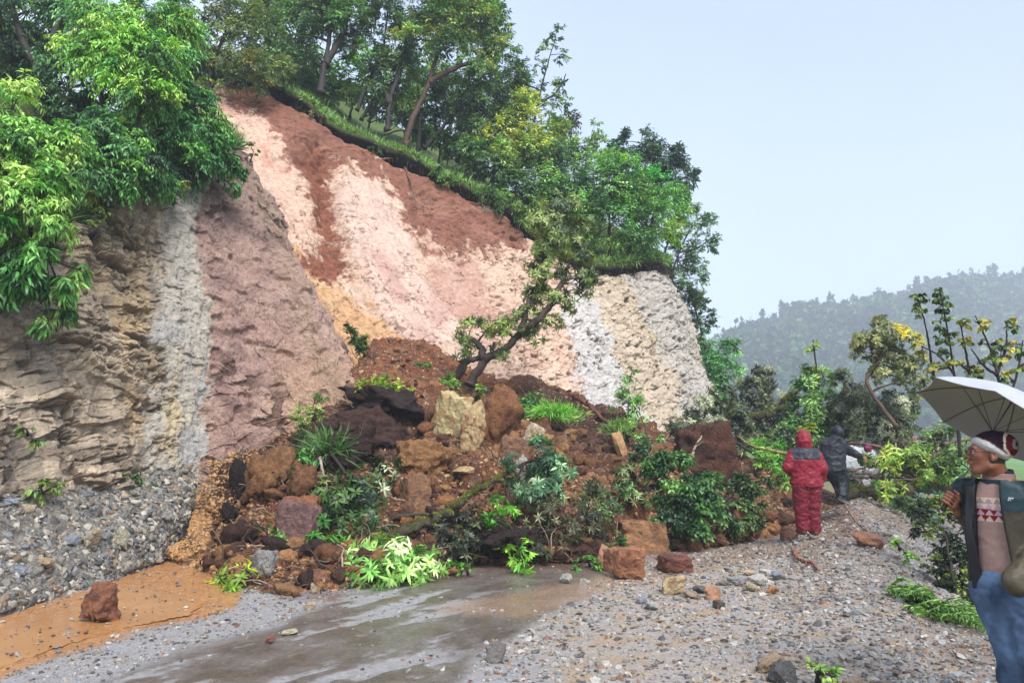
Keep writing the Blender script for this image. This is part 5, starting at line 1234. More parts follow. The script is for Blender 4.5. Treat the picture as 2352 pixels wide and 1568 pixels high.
# fern cascading down the bank
rg = np.random.default_rng(9)
fern = thing('fern', on_ground(2110, 1400), 'bright green fern cascading down the gravel bank beside the man', 'fern', gb_)
ml = MB(); mw = MB()
for q in range(46):
    t = rg.random(); bx0, by0 = 2035 + 120 * t + rg.normal() * 8, 1362 + 62 * t + rg.normal() * 8
    b = on_ground(bx0, by0); b[2] += 0.01
    L_ = 0.28 + 0.22 * rg.random() + (0.25 if t > 0.6 else 0)
    d = norml(np.array([0.75 + rg.normal() * 0.35, -0.75 + rg.normal() * 0.3, 0.75 + 0.3 * rg.normal()]))
    n = 14; tt_ = np.linspace(0, 1, n)[:, None]
    P = b + d * L_ * tt_ - np.array([0, 0, 1.0]) * L_ * 0.55 * tt_ ** 2
    gz = Hn(P[:, 0], P[:, 1]); P[:, 2] = np.maximum(P[:, 2], gz + 0.015)
    tube(mw, P, np.linspace(0.003, 0.001, n), 3, lin((90, 130, 50), .6), cap=False)
    dd = norml(np.gradient(P, axis=0)); sd = norml(np.cross(dd, [0, 0, 1.0]))
    for sgn in (-1, 1):
        B_ = np.repeat(P[1:], 2, 0); Dd = np.repeat(sgn * sd[1:] * 0.9 + dd[1:] * 0.5, 2, 0) + rg.normal(size=(2 * n - 2, 3)) * 0.12
        B_[1::2] += np.repeat(dd[1:] * L_ / n / 2, 1, 0)
        ln = 0.085 * np.sin(np.repeat(tt_[1:, 0], 2) * 2.6 + 0.5)
        c = pal(rg, len(B_), [(120, 158, 76), (94, 136, 62), (150, 180, 100), (70, 104, 52)])
        leaf_mesh(ml, B_, Dd, np.array([0, 0, 1.0]) + rg.normal(size=B_.shape) * 0.2, np.abs(ln) + 0.02, 0.018, c, 'r', 0.2)
mw.build('stem', M_BARK, fern); ml.build('fronds', M_LEAF, fern)
# ------------------------------------------------------------------ rocks, clods and gravel
import bmesh
_ico = {}
def ico(level):
    if level not in _ico:
        bm = bmesh.new(); bmesh.ops.create_icosphere(bm, subdivisions=level, radius=1.0)
        V = np.array([v.co[:] for v in bm.verts]); Tt = np.array([[v.index for v in f.verts] for f in bm.faces]); bm.free()
        _ico[level] = (norml(V), Tt)
    return _ico[level]

def rock_dirs(rng, D, npl, soft=28, boxy=0.0):
    N = norml(rng.normal(size=(npl, 3)))
    d = 0.70 + 0.30 * rng.random(npl)
    if boxy:
        B = np.array([[1, 0, 0], [-1, 0, 0], [0, 1, 0], [0, -1, 0], [0, 0, 1], [0, 0, -1]], float) + rng.normal(size=(6, 3)) * 0.10
        N = np.concatenate([norml(B), N]); d = np.concatenate([np.full(6, 0.62), d + 0.12])
    else:
        B = np.array([[1, 0, 0], [-1, 0, 0], [0, 1, 0], [0, -1, 0], [0, 0, 1], [0, 0, -1]], float) + rng.normal(size=(6, 3)) * 0.30
        N = np.concatenate([norml(B), N]); d = np.concatenate([0.85 + 0.2 * rng.random(6), d])
    c = np.clip(D @ N.T, 1e-3, None)
    r = d / c
    return 1.0 / (((1.0 / r) ** soft).sum(1)) ** (1.0 / soft)

def rockV(rng, size, level=5, npl=12, boxy=0.0, noise=0.06, soft=90, rot=None, lumpy=0.0, nfreq=3.0):
    D, Tt = ico(level)
    r = rock_dirs(rng, D, npl, soft, boxy)
    V = D * r[:, None]
    if boxy: V = V / 0.72
    o = rng.random(3) * 50
    V = V * (1 + (0.10 + 0.5 * noise) * facet(V * 2.1 + o, 0, 0.9)[0][:, None] * (0.6 if boxy else 1.0) + 0.035 * facet(V * 6 + o, 0, 0.9)[0][:, None] + 0.02 * fbm(V * 14 + o, 3)[:, None])
    V = V * (1 + noise * fbm(V * nfreq + o, 5)[:, None])
    if lumpy:
        f1, f2, iv, iw = worley(V * 3.5 + o)
        V = V * (1 + lumpy * (0.5 - f1)[:, None])
        f1, f2, iv, iw = worley(V * 9 + o)
        V = V * (1 + lumpy * 0.4 * (0.5 - f1)[:, None])
    V = V * np.asarray(size, float) * 0.5
    a = rng.random() * 6.28 if rot is None else rot
    ca, sa = math.cos(a), math.sin(a)
    V = V @ np.array([[ca, sa, 0], [-sa, ca, 0], [0, 0, 1]])
    return V, Tt

def boulder(label, x, y, w, h, col, seed, name='boulder', cat='boulder', group=None, on='ground', depth=0.9, sink=0.18, lift=0.0, col2=None, mat=None, tilt=0.0, **kw):
    """a stone whose foot stands at (x, y) of the photograph, w by h there"""
    rng = np.random.default_rng(seed)
    p = at(x, y, on) if not isinstance(on, str) else {'ground': on_ground, 'mound': on_mound, 'scree': on_scree, 'cliff': on_cliff, 'scar': on_scar}[on](x, y).copy()
    k = p[1] / FD
    if on == 'mound': sink = max(sink, 0.28); w *= 0.92
    W, Hh = w * k, h * k / (1 - sink)
    kw.setdefault('rot', rng.normal() * 0.25)
    V, Tt = rockV(rng, (W, W * depth, Hh), level=kw.pop('level', 4), **kw)
    if tilt:
        c_, s_ = math.cos(tilt), math.sin(tilt); V = V @ np.array([[c_, 0, -s_], [0, 1, 0], [s_, 0, c_]])
    V = V - [0, 0, V[:, 2].min()]
    g = fbm(V * 6 / max(W, .2) * .5 + seed, 4); g2 = fbm(V * 14 / max(W, .2) * .4, 3)
    c = C(*col)[None] * (1 + 0.22 * g2[:, None])
    if col2 is not None: c = mixc(c, C(*col2), sst(-0.05, 0.25, g))
    base = p + [0, W * depth * 0.25, lift - sink * Hh]
    if mat is M_SOIL: c = c * np.array([0.84, 0.86, 0.92])
    mb = MB(); mb.add(V, None, Tt, c)
    o = mb.build(name, mat or M_ROCK, None, mat is M_SOIL or len(V) > 3000); o.location = base
    return tag(o, label, cat, group)

B = boulder
gR = 'single rocks on the road'
B('rough brown-red boulder sitting alone in the orange mud', 222, 1425, 84, 62, (158, 100, 68), 300, group=gR, sink=0.22, npl=9, noise=0.16, col2=(112, 68, 48), soft=40)
B('square-cut orange-brown sandstone block, the biggest rock on the road', 1440, 1330, 80, 70, (190, 130, 92), 301, group=gR, sink=0.04, boxy=1, npl=5, noise=0.07, col2=(150, 92, 64), rot=0.22, soft=40)
B('flat-topped dark red-brown rock right of the square block', 1557, 1314, 76, 36, (140, 82, 64), 302, group=gR, sink=0.06, boxy=1, npl=6, noise=0.12, rot=0.05, col2=(108, 62, 50))
B('wedge of tan rock leaning against the left side of the square block', 1388, 1310, 34, 36, (190, 140, 110), 303, name='stone', cat='stone', group=gR, npl=6, level=3)
B('cream and brown angular stone in front of the flat-topped red rock', 1548, 1364, 48, 34, (222, 200, 156), 304, name='stone', cat='stone', group=gR, npl=7, level=3, col2=(176, 132, 90))
B('flat brown stone beside the red-trousered legs', 1815, 1240, 36, 26, (160, 110, 88), 305, name='stone', cat='stone', group=gR, npl=8, level=3, depth=1.1)
B('rounded orange-brown rock half buried in the gravel bank', 2008, 1262, 62, 24, (178, 124, 96), 306, group=gR, sink=0.45, noise=0.14, npl=10, level=3)
B('pale grey cracked stone block behind the yellow-green branch', 600, 1312, 62, 50, (176, 172, 168), 307, group=gR, boxy=1, npl=5, sink=0.1, on='mound', col2=(120, 112, 106), noise=0.1)
B('brown stone at the mud edge under the fresh green branch', 742, 1352, 42, 36, (150, 104, 80), 308, name='stone', cat='stone', group=gR, npl=7, level=3)
B('small upright cream stone at the edge of the road', 720, 1362, 14, 20, (210, 186, 150), 309, name='stone', cat='stone', group=gR, npl=7, level=3)
B('flat orange-brown stone right of the pale lime branch', 1033, 1322, 46, 15, (186, 130, 84), 310, name='stone', cat='stone', group=gR, npl=7, level=3)
B('flat orange-brown stone at the foot of the fresh green branch', 706, 1326, 36, 15, (190, 128, 80), 311, name='stone', cat='stone', group=gR, npl=7, level=3)
B('small pale cream flat stone alone on the wet road', 660, 1462, 34, 12, (226, 214, 180), 312, name='stone', cat='stone', group=gR, npl=8, level=3, sink=0.05)
B('small reddish-brown upright stone alone on the wet road', 618, 1482, 16, 17, (150, 96, 84), 313, name='stone', cat='stone', group=gR, npl=6, level=3, sink=0.05)
B('white and brown stone on the grey gravel below the pale lime branch', 712, 1400, 24, 14, (214, 190, 160), 314, name='stone', cat='stone', group=gR, npl=6, level=3)
B('white quartz lump lying among the pale lime leaves', 962, 1328, 36, 30, (230, 226, 216), 315, name='stone', cat='stone', group=gR, npl=8, level=3)
B('light grey stone left of the square block', 1302, 1342, 24, 15, (190, 188, 178), 316, name='stone', cat='stone', group=gR, npl=7, level=3)
B('light grey stone just in front of the square block', 1342, 1342, 22, 13, (184, 178, 168), 317, name='stone', cat='stone', group=gR, npl=7, level=3)
B('large dark grey pointed stone cut off by the bottom of the picture', 1800, 1568, 66, 40, (96, 94, 96), 318, group=gR, npl=9, level=3)
B('tan stone beside the dark pointed one at the bottom of the picture', 1760, 1545, 36, 24, (186, 160, 128), 319, name='stone', cat='stone', group=gR, npl=8, level=3)
B('pale blocky stone at the bottom of the picture, left of the dark pointed one', 1140, 1520, 44, 30, (132, 126, 122), 320, name='stone', cat='stone', group=gR, npl=8, level=3)
gP = 'loose pile of broken stones on the right of the road'
for q, (lab, x, y, w, h, c) in enumerate([
    ('biggest pale stone of the loose pile, flat and tilted', 1745, 1345, 48, 24, (214, 206, 196)), ('grey flat stone at the left end of the pile', 1700, 1345, 34, 16, (170, 168, 168)),
    ('cream stone at the front of the pile', 1728, 1358, 26, 18, (206, 190, 160)), ('blue-grey slab at the right end of the pile', 1792, 1330, 36, 14, (150, 156, 170)),
    ('orange-brown stone right of the pile', 1778, 1362, 28, 16, (196, 136, 92)), ('tan stone lying left of the pile', 1640, 1376, 42, 24, (200, 150, 116)),
    ('dark slate chip left of the tan stone', 1610, 1362, 30, 14, (110, 108, 112)), ('light brown flat stone beside the dark slate chip', 1590, 1374, 36, 14, (180, 156, 132)),
    ('small dark brown stone below the tan one', 1655, 1398, 24, 16, (96, 84, 76)), ('small white stone above the pile', 1764, 1322, 28, 14, (220, 214, 206)), ('small cream stone on top of the pile', 1722, 1322, 22, 12, (214, 186, 150)),
    ('blue-grey stone on the gravel left of the cream angular stone', 1476, 1388, 24, 12, (150, 152, 166)), ('pale grey stone just below the blue-grey one', 1500, 1402, 26, 14, (186, 186, 184)),
    ('grey-brown flat stone between the dark chip and the pile', 1665, 1345, 24, 10, (150, 140, 130)), ('white chip at the right edge of the pile', 1770, 1345, 18, 12, (220, 220, 214))]):
    B(lab, x, y, w, h, c, 340 + q, name='stone', cat='stone', group=gP, npl=7, level=3, sink=0.08, noise=0.05)
# pieces of rock and turf in the heap
gM = 'boulders and clods in the landslide heap'
B('big cream-yellow boulder on top of the heap', 1028, 985, 90, 92, (226, 206, 152), 400, group=gM, on='mound', npl=8, noise=0.08, col2=(190, 150, 100), sink=0.2, lumpy=0.03)
B('smaller cream boulder with a dark hollow under it, right of the big one', 1082, 1018, 66, 62, (206, 178, 130), 401, group=gM, on='mound', npl=8, noise=0.12, col2=(170, 116, 78), sink=0.15)
B('rounded orange soil clod behind the cream boulders', 1150, 1005, 112, 92, (176, 120, 78), 402, name='soil_clod', cat='soil clod', group=gM, on='mound', npl=10, noise=0.15, lumpy=0.16, mat=M_SOIL, col2=(140, 88, 60), sink=0.25)
B('brown angular block above the blue-green branch', 1180, 1055, 70, 52, (150, 110, 84), 403, group=gM, on='mound', boxy=1, npl=6, noise=0.1, tilt=0.3)
B('white-faced rock at the top of the blue-green branch', 1232, 1020, 42, 44, (226, 210, 180), 404, group=gM, on='mound', boxy=1, npl=5, tilt=0.5, col2=(190, 150, 110))
B('pale grey rock just behind the blue-green branch', 1200, 1090, 56, 44, (190, 180, 168), 405, group=gM, on='mound', npl=7, noise=0.08)
B('upright brown boulder in the middle of the heap face', 955, 1175, 66, 84, (162, 118, 84), 406, group=gM, on='mound', npl=7, noise=0.12, col2=(120, 84, 62), boxy=1)
B('large sandstone slab at the foot of the heap, behind the square block', 1482, 1262, 118, 74, (172, 124, 84), 407, group=gM, on='mound', boxy=1, npl=4, noise=0.1, col2=(134, 92, 62), sink=0.1, rot=0.1)
B('mauve-grey fractured boulder low in the heap on the left', 678, 1235, 110, 88, (140, 104, 98), 408, group=gM, on='mound', npl=8, noise=0.14, col2=(104, 74, 70), boxy=1)
B('huge orange cracked soil block at the left of the heap', 608, 1135, 104, 88, (178, 128, 84), 409, name='soil_clod', cat='soil clod', group=gM, on='mound', npl=9, noise=0.30, lumpy=0.22, mat=M_SOIL, col2=(150, 102, 66))
B('second cracked orange soil block right of the huge one', 690, 1140, 74, 66, (158, 110, 74), 410, name='soil_clod', cat='soil clod', group=gM, on='mound', npl=8, noise=0.30, lumpy=0.22, mat=M_SOIL, col2=(136, 90, 60))
B('rusty pink soil block below the cracked orange blocks', 700, 1205, 100, 66, (190, 124, 88), 411, name='soil_clod', cat='soil clod', group=gM, on='mound', npl=9, noise=0.12, lumpy=0.08, mat=M_SOIL)
DK = (74, 50, 44)
B('black root mass on the left edge of the heap', 545, 1140, 62, 86, (50, 36, 32), 412, name='root_mass', cat='root mass', group=gM, on='mound', npl=12, noise=0.22, lumpy=0.3, mat=M_SOIL)
B('small black soil ball below the root mass', 518, 1196, 36, 34, (52, 38, 34), 413, name='soil_clod', cat='soil clod', group=gM, on='mound', npl=12, noise=0.2, lumpy=0.3, mat=M_SOIL, level=4)
B('dark brown soil clod low on the left edge of the heap', 535, 1262, 80, 56, (84, 56, 46), 414, name='soil_clod', cat='soil clod', group=gM, on='mound', npl=10, noise=0.2, lumpy=0.3, mat=M_SOIL)
B('topmost dark turf clod carrying the yellow-green weeds', 885, 950, 180, 62, (64, 44, 40), 415, name='turf_clod', cat='turf clod', group=gM, on='mound', npl=9, noise=0.18, lumpy=0.14, mat=M_SOIL, sink=0.1, level=5)
B('long dark layered turf clod under the topmost one', 835, 1008, 190, 72, (92, 62, 54), 416, name='turf_clod', cat='turf clod', group=gM, on='mound', npl=9, noise=0.16, lumpy=0.12, mat=M_SOIL, sink=0.1, level=5)
B('dark shaggy turf clod hanging over the left of the heap', 790, 1062, 140, 74, (72, 48, 42), 417, name='turf_clod', cat='turf clod', group=gM, on='mound', npl=9, noise=0.2, lumpy=0.2, mat=M_SOIL, sink=0.1, level=5)
B('orange soil clod in the middle of the heap', 960, 1075, 150, 70, (186, 134, 86), 418, name='soil_clod', cat='soil clod', group=gM, on='mound', npl=12, noise=0.18, lumpy=0.2, mat=M_SOIL, sink=0.35, level=5)
B('black-brown soil clod right of the bright grass', 1420, 1005, 110, 50, (74, 50, 42), 419, name='soil_clod', cat='soil clod', group=gM, on='mound', npl=12, noise=0.2, lumpy=0.25, mat=M_SOIL, level=5)
B('great dark red root clod with bands of rock, at the right of the heap', 1640, 1095, 155, 112, (118, 74, 56), 420, name='root_clod', cat='root clod', group=gM, on='mound', boxy=1, npl=7, noise=0.2, lumpy=0.10, mat=M_SOIL, col2=(82, 52, 42), sink=0.08, level=5, tilt=-0.15)
B('tan fragment stuck in the soil left of the large bush', 1425, 1040, 26, 34, (206, 160, 110), 421, name='stone', cat='stone', group=gM, on='mound', npl=6, level=3)
B('brown earth block right of the large bush, behind the person in red', 1700, 1215, 80, 50, (150, 98, 72), 422, name='soil_clod', cat='soil clod', group=gM, on='mound', npl=9, noise=0.15, lumpy=0.12, mat=M_SOIL)
B('long flat tan stone on the heap face above the mossy trunk', 1075, 1098, 46, 12, (214, 182, 136), 423, name='stone', cat='stone', group=gM, on='mound', npl=6, level=3)
B('brown clod under the small-leaved bush', 1630, 1225, 50, 56, (160, 112, 90), 424, name='soil_clod', cat='soil clod', group=gM, on='mound', npl=9, noise=0.15, lumpy=0.1, mat=M_SOIL)
B('dark soil clod beneath the brownish tangle at the heap foot', 1150, 1290, 160, 60, (60, 42, 36), 425, name='soil_clod', cat='soil clod', group=gM, on='mound', npl=12, noise=0.2, lumpy=0.25, mat=M_SOIL, level=5)
B('reddish earth shelf at the foot of the heap beside the hanging whorls', 1300, 1286, 150, 44, (98, 64, 52), 426, name='soil_clod', cat='soil clod', group=gM, on='mound', npl=12, noise=0.2, lumpy=0.25, mat=M_SOIL, level=5)
# white sheet-like rock face beyond the walkers
B('bright white flat rock lying in the gap beyond the person in black', 1990, 1118, 130, 84, (246, 248, 252), 430, name='rock_slab', cat='rock slab', group=None, on=16.4, npl=6, noise=0.05, depth=0.6, level=3)
B('reddish-brown boulder among the branches behind the log', 2085, 1060, 84, 44, (178, 120, 96), 431, on=17.5, npl=8, noise=0.1, level=3)
# pale stones on the scree, the biggest ones
gS = 'larger pale stones on the scree slope'
for q, (lab, x, y, w, h, c) in enumerate([
    ('pale cream-green stone, the largest on the scree', 277, 1258, 30, 34, (206, 202, 176)), ('square cream stone left of the largest one on the scree', 205, 1262, 34, 26, (206, 190, 166)),
    ('blue-grey flat stone on the scree left of the square cream one', 160, 1250, 30, 18, (160, 166, 178)), ('cream stone high on the scree near the left edge', 60, 1178, 28, 20, (210, 190, 160)),
    ('grey slab sticking out high on the scree, right of centre', 378, 1192, 34, 14, (170, 168, 160)), ('tan and grey stones low on the scree, near the left edge', 98, 1300, 34, 18, (196, 170, 138)),
    ('bluish stone at the lower left of the scree', 42, 1318, 24, 18, (158, 166, 180)), ('white stone high on the scree under the fern patch', 305, 1160, 20, 12, (220, 218, 208)), ('grey stone at the far left top of the scree', 22, 1158, 30, 12, (166, 174, 190)),
    ('light stone near the lower right of the scree', 355, 1290, 26, 12, (206, 192, 176))]):
    B(lab, x, y, w, h, c, 450 + q, name='stone', cat='stone', group=gS, on='scree', npl=7, level=3, sink=0.2)

# twisted orange-red root lying on the road
stick('root', 'twisted orange-red root lying on the gravel in front of the person in red', [on_ground(1822, 1272) + [0, 0, .03], on_ground(1832, 1288) + [0, 0, .05], on_ground(1850, 1296) + [0, 0, .03], on_ground(1864, 1298) + [0, 0, .04], on_ground(1880, 1312) + [0, 0, .02]], 0.024, 480, (176, 108, 80), None, 2, 'root', taper=0.6)
stick('stick', 'thin dark stick stuck in the bank below the person in black', [on_ground(1990, 1225) + [0, 0, .02], on_ground(1965, 1190) + [0, 0, .08], (1938, 1158, 12.6)], 0.012, 481, (70, 54, 44), None, 0, 'stick')
stick('branch', 'grey forked branch lying in front of the mauve boulder', [(640, 1300, 9.7), (670, 1280, 9.8), (690, 1255, 10.0), (672, 1248, 10.2), (640, 1250, 10.3)], 0.022, 482, (150, 136, 120), gd_, 4)
stick('root', 'pale grey roots hanging down beside the dark shaggy turf clod', [(735, 1050, 11.7), (745, 1100, 11.3), (755, 1150, 11.0), (750, 1200, 10.7)], 0.025, 483, (176, 160, 146), gd_, 5, 'root')
stick('branch', 'crooked pale branch sticking out left over the mauve rock', [(600, 975, 12.6), (640, 962, 12.7), (672, 958, 12.8), (690, 972, 12.9)], 0.02, 484, (150, 110, 84), gd_, 2)
stick('root', 'thick red-brown root running down the right of the heap', [(1310, 905, 17.4), (1350, 930, 16.6), (1400, 975, 15.8), (1440, 1000, 15.3)], 0.06, 485, (130, 72, 50), gd_, 3, 'root')
stick('branch', 'smooth brown curved branch behind the large small-leaved bush', [(1385, 1140, 12.6), (1430, 1143, 12.5), (1480, 1148, 12.5), (1530, 1140, 12.5)], 0.022, 486, (140, 120, 100), gd_, 1)
stick('branch', 'bare reddish twig rising left from the sandstone slab', [(1250, 1290, 10.7), (1300, 1240, 11.0), (1340, 1190, 11.4), (1360, 1160, 11.7)], 0.02, 487, (150, 100, 76), gd_, 4)
stick('branch', 'thin twigs hanging at the foot of the heap, right of the mossy trunk', [(1090, 1190, 10.9), (1120, 1230, 10.6), (1130, 1290, 10.2)], 0.012, 488, (90, 72, 60), gd_, 6)

# gravel: very many small stones
def scatter(name, P, N, S, cols, seed, nproto=14, flat=0.5, level=1):
    rng = np.random.default_rng(seed)
    D, Tt = ico(level)
    mb = MB(); n = len(P); k = rng.integers(0, nproto, n)
    for q in range(nproto):
        r = rock_dirs(rng, D, 7, 30)
        V0 = D * r[:, None] * np.array([1, 0.55 + 0.4 * rng.random(), flat * (0.6 + 0.6 * rng.random())])
        i = np.where(k == q)[0]; m = len(i)
        if not m: continue
        nn = norml(N[i] + rng.normal(size=(m, 3)) * 0.35)
        t = norml(np.cross(nn, rng.normal(size=(m, 3)))); b = np.cross(nn, t)
        V = (V0[None, :, 0:1] * t[:, None] + V0[None, :, 1:2] * b[:, None] + V0[None, :, 2:3] * nn[:, None]) * S[i][:, None, None] + P[i][:, None]
        F_ = (Tt[None] + (np.arange(m) * len(V0))[:, None, None]).reshape(-1, 3)
        mb.add(V.reshape(-1, 3), None, F_, np.repeat(cols[i], len(V0), 0))
    o = mb.build(name, M_STONE, None, False)
    return tag(o, kind='stuff')
PALG = [(168, 166, 166), (142, 142, 146), (196, 192, 186), (112, 108, 108), (184, 168, 146), (154, 128, 108), (88, 84, 84), (206, 198, 186), (156, 112, 88)]
def stones_on_plane(n, seed, xr, yr, size, keep, wts=None):
    rng = np.random.default_rng(seed)
    # density follows distance so that near and far ground are equally busy
    y = yr[0] * (yr[1] / yr[0]) ** rng.random(n)
    x = xr[0] + (xr[1] - xr[0]) * rng.random(n)
    z = Hn(x, y)
    P = np.stack([x, y, z], -1); a, b = project(P); s = crest_s(x, y)
    m = (a > -60) & (a < 2420) & (b < 1640) & keep(a, b, x, y, s)
    P = P[m]; n = len(P)
    S = size[0] * (size[1] / size[0]) ** (rng.random(n) ** 2.6) * (P[:, 1] / 8) ** 0.3
    P[:, 2] += S * 0.15
    return P, np.tile([0, 0, 1.0], (n, 1)), S, pal(rng, n, PALG, wts) * (0.75 + 0.5 * rng.random((n, 1))) / LEAFK * 0.5
def keep_gravel(a, b, x, y, s):
    rng = np.random.default_rng(3)
    w = fbm(np.stack([x, y, x * 0], -1) * 0.9, 4) * 60
    w2 = fbm(np.stack([x, y, x * 0], -1) * 1.3 + 5, 4) * 26
    dark = poly_sd(a + w, b + w2, [(150, 1600), (300, 1545), (420, 1500), (640, 1440), (740, 1385), (900, 1350), (1060, 1305), (1420, 1275), (1360, 1350), (1230, 1430), (1150, 1480), (1100, 1530), (900, 1700), (150, 1700)]) < 0
    mud = poly_sd(a, b, [(-900, 1500), (0, 1418), (200, 1355), (390, 1285), (430, 1240), (520, 1240), (560, 1330), (535, 1392), (440, 1420), (300, 1450), (150, 1495), (0, 1552), (-900, 1900)]) < 0
    lim = poly_sd(a, b, [(-900, 1700), (-900, 1500), (0, 1418), (390, 1285), (700, 1345), (900, 1330), (1200, 1296), (1500, 1270), (1760, 1234), (1850, 1212), (1930, 1140), (2100, 1100), (2500, 1300), (2500, 1700)]) < 0
    pr = np.where(mud, 0.10, np.where(dark, 0.10, 0.55)) + 0.45 * sst(-1.6, 0.0, s)
    pr = pr * (1 - 0.5 * sst(0, 0.35, fbm(np.stack([x, y, x * 0], -1) * 0.7 + 31, 4)))
    return lim & (rng.random(len(a)) < pr) & (s < 4.5)
P, N, S, c = stones_on_plane(150000, 21, (-7, 10), (4.7, 16), (0.006, 0.03), keep_gravel)
scatter('gravel', P, N, S, c, 22)
P, N, S, c = stones_on_plane(18000, 23, (-3, 10), (4.7, 15), (0.017, 0.055), lambda a, b, x, y, s: keep_gravel(a, b, x, y, s) & (s > -4 ) & (s < 4), [3, 2, 4, 2, 2, 1, 1, 3, .5])
scatter('gravel', P, N, S, c, 24)
# stones of the scree
rng = np.random.default_rng(31)
Gs = SCREE[0]; nS = 17000
i = (rng.random(nS) ** 1.0 * (SCREE[1] - 2)).astype(int); j = (60 + rng.random(nS) * (SCREE[2] - 63)).astype(int)
P = Gs[i, j] + (Gs[i + 1, j + 1] - Gs[i, j]) * rng.random((nS, 1))
Nn_ = norml(np.cross(Gs[i, j + 1] - Gs[i, j], Gs[i + 1, j] - Gs[i, j])); Nn_[Nn_[:, 2] < 0] *= -1
S = 0.008 * 9.0 ** (rng.random(nS) ** 3.2)
vv = i / SCREE[1]; keep = rng.random(nS) < (1.0 - 0.6 * sst(0.8, 1.0, vv))
c = pal(rng, nS, [(150, 148, 142), (122, 120, 116), (186, 178, 164), (96, 94, 92), (210, 202, 186), (160, 136, 112), (140, 142, 146)]) / LEAFK * 0.5 * (0.75 + 0.5 * rng.random((nS, 1)))
scatter('scree_stones', P[keep], Nn_[keep], S[keep], c[keep], 32)
# crumbs of earth and small stones on the heap
nS = 30000
i = rng.integers(2, 478, nS); j = rng.integers(2, 1097, nS)
P = MOUND[i, j]; Nn_ = norml(np.cross(MOUND[i, j + 1] - MOUND[i, j], MOUND[i + 1, j] - MOUND[i, j])); Nn_[Nn_[:, 2] < 0] *= -1
S = 0.012 * 4.5 ** (rng.random(nS) ** 2.5)
c = pal(rng, nS, [(136, 88, 60), (170, 122, 80), (110, 70, 52), (76, 52, 42), (196, 160, 116), (150, 104, 70), (120, 78, 56)]) / LEAFK * 0.62 * (0.75 + 0.5 * rng.random((nS, 1)))
tanw = sst(190, 90, j + 40 * fbm(P * 1.2, 3)); c = mixc(c, C(206, 158, 106), tanw * 0.8)
scatter('earth_crumbs', P, Nn_, S, c, 33, flat=0.8)
# loose lumps of earth, more than one could count
nS = 1500
i = (rng.random(nS) * 474 + 2).astype(int); j = rng.integers(90, 1020, nS)
P = MOUND[i, j]; Nn_ = norml(np.cross(MOUND[i, j + 1] - MOUND[i, j], MOUND[i + 1, j] - MOUND[i, j])); Nn_[Nn_[:, 2] < 0] *= -1
S = 0.045 * 3.8 ** (rng.random(nS) ** 1.8); vv = i / 480
S = S * (1 - 0.5 * sst(0.7, 0.95, vv))
patchy = fbm(P * 0.9 + 12, 3)
c = pal(rng, nS, [(146, 98, 68), (176, 124, 82), (104, 70, 54), (74, 52, 44), (190, 140, 96)]) / LEAFK * 0.62 * (0.75 + 0.5 * rng.random((nS, 1)))
mb = MB(); D3, T3 = ico(3); D3 = D3
for q in range(10):
    r = rock_dirs(rng, D3, 9, 40); V0 = D3 * r[:, None]
    V0 = V0 * (1 + 0.30 * fbm(V0 * 2.2 + q * 7, 4)[:, None] + 0.12 * (0.5 - worley(V0 * 4 + q * 3)[0])[:, None]) * [1, 0.9, 0.75]
    sel = np.where((rng.integers(0, 10, nS) == q))[0]
    for k in sel:
        a = rng.random() * 6.28; ca, sa = math.cos(a), math.sin(a)
        V = V0 @ np.array([[ca, sa, 0], [-sa, ca, 0], [0, 0, 1]]) * S[k] + P[k] + Nn_[k] * S[k] * 0.2
        mb.add(V, None, T3, c[k] * (1 + 0.0 * q))
tag(mb.build('loose_earth_lumps', M_SOIL), kind='stuff')
# twigs and torn roots strewn over the heap
mb = MB()
for q in range(1400):
    i = rng.integers(5, 470); j = rng.integers(40, 1060); p = MOUND[i, j] + [0, -0.03, 0.03]
    L_ = 0.12 + 0.4 * rng.random() ** 2
    d = norml(rng.normal(size=3) * [1, 0.6, 0.5])
    tube(mb, bend(p, p + d * L_, 0.1, 6, rng, 0.35), np.linspace(0.009, 0.003, 6) * (0.5 + rng.random()), 4, lin([(150, 124, 100), (100, 76, 60), (190, 170, 150), (70, 52, 42)][rng.integers(4)], 0.6), cap=False)
tag(mb.build('loose_twigs', M_BARK), kind='stuff')
# ------------------------------------------------------------------ people: smooth bodies from distance fields
def rc(P, a, b, ra, rb):
    a = np.asarray(a, float); b = np.asarray(b, float); ba = b - a
    h = np.clip(((P - a) @ ba) / (ba @ ba + 1e-9), 0, 1)
    return np.sqrt((((P - a) - h[..., None] * ba) ** 2).sum(-1)) - (ra + (rb - ra) * h)
def ell(P, c, r, R=None):
    q = P - np.asarray(c, float)
    if R is not None: q = q @ R
    r = np.asarray(r, float)
    k0 = np.sqrt(((q / r) ** 2).sum(-1)); k1 = np.sqrt(((q / (r * r)) ** 2).sum(-1)) + 1e-9
    return k0 * (k0 - 1) / k1
def smin(a, b, k):
    h = np.clip(0.5 + 0.5 * (b - a) / k, 0, 1)
    return b * (1 - h) + a * h - k * h * (1 - h)
def smax(a, b, k): return -smin(-a, -b, k)
def chain(P, pts, rs, k=0.02):
    d = None
    for i in range(len(pts) - 1):
        e = rc(P, pts[i], pts[i + 1], rs[i], rs[i + 1])
        d = e if d is None else smin(d, e, k)
    return d
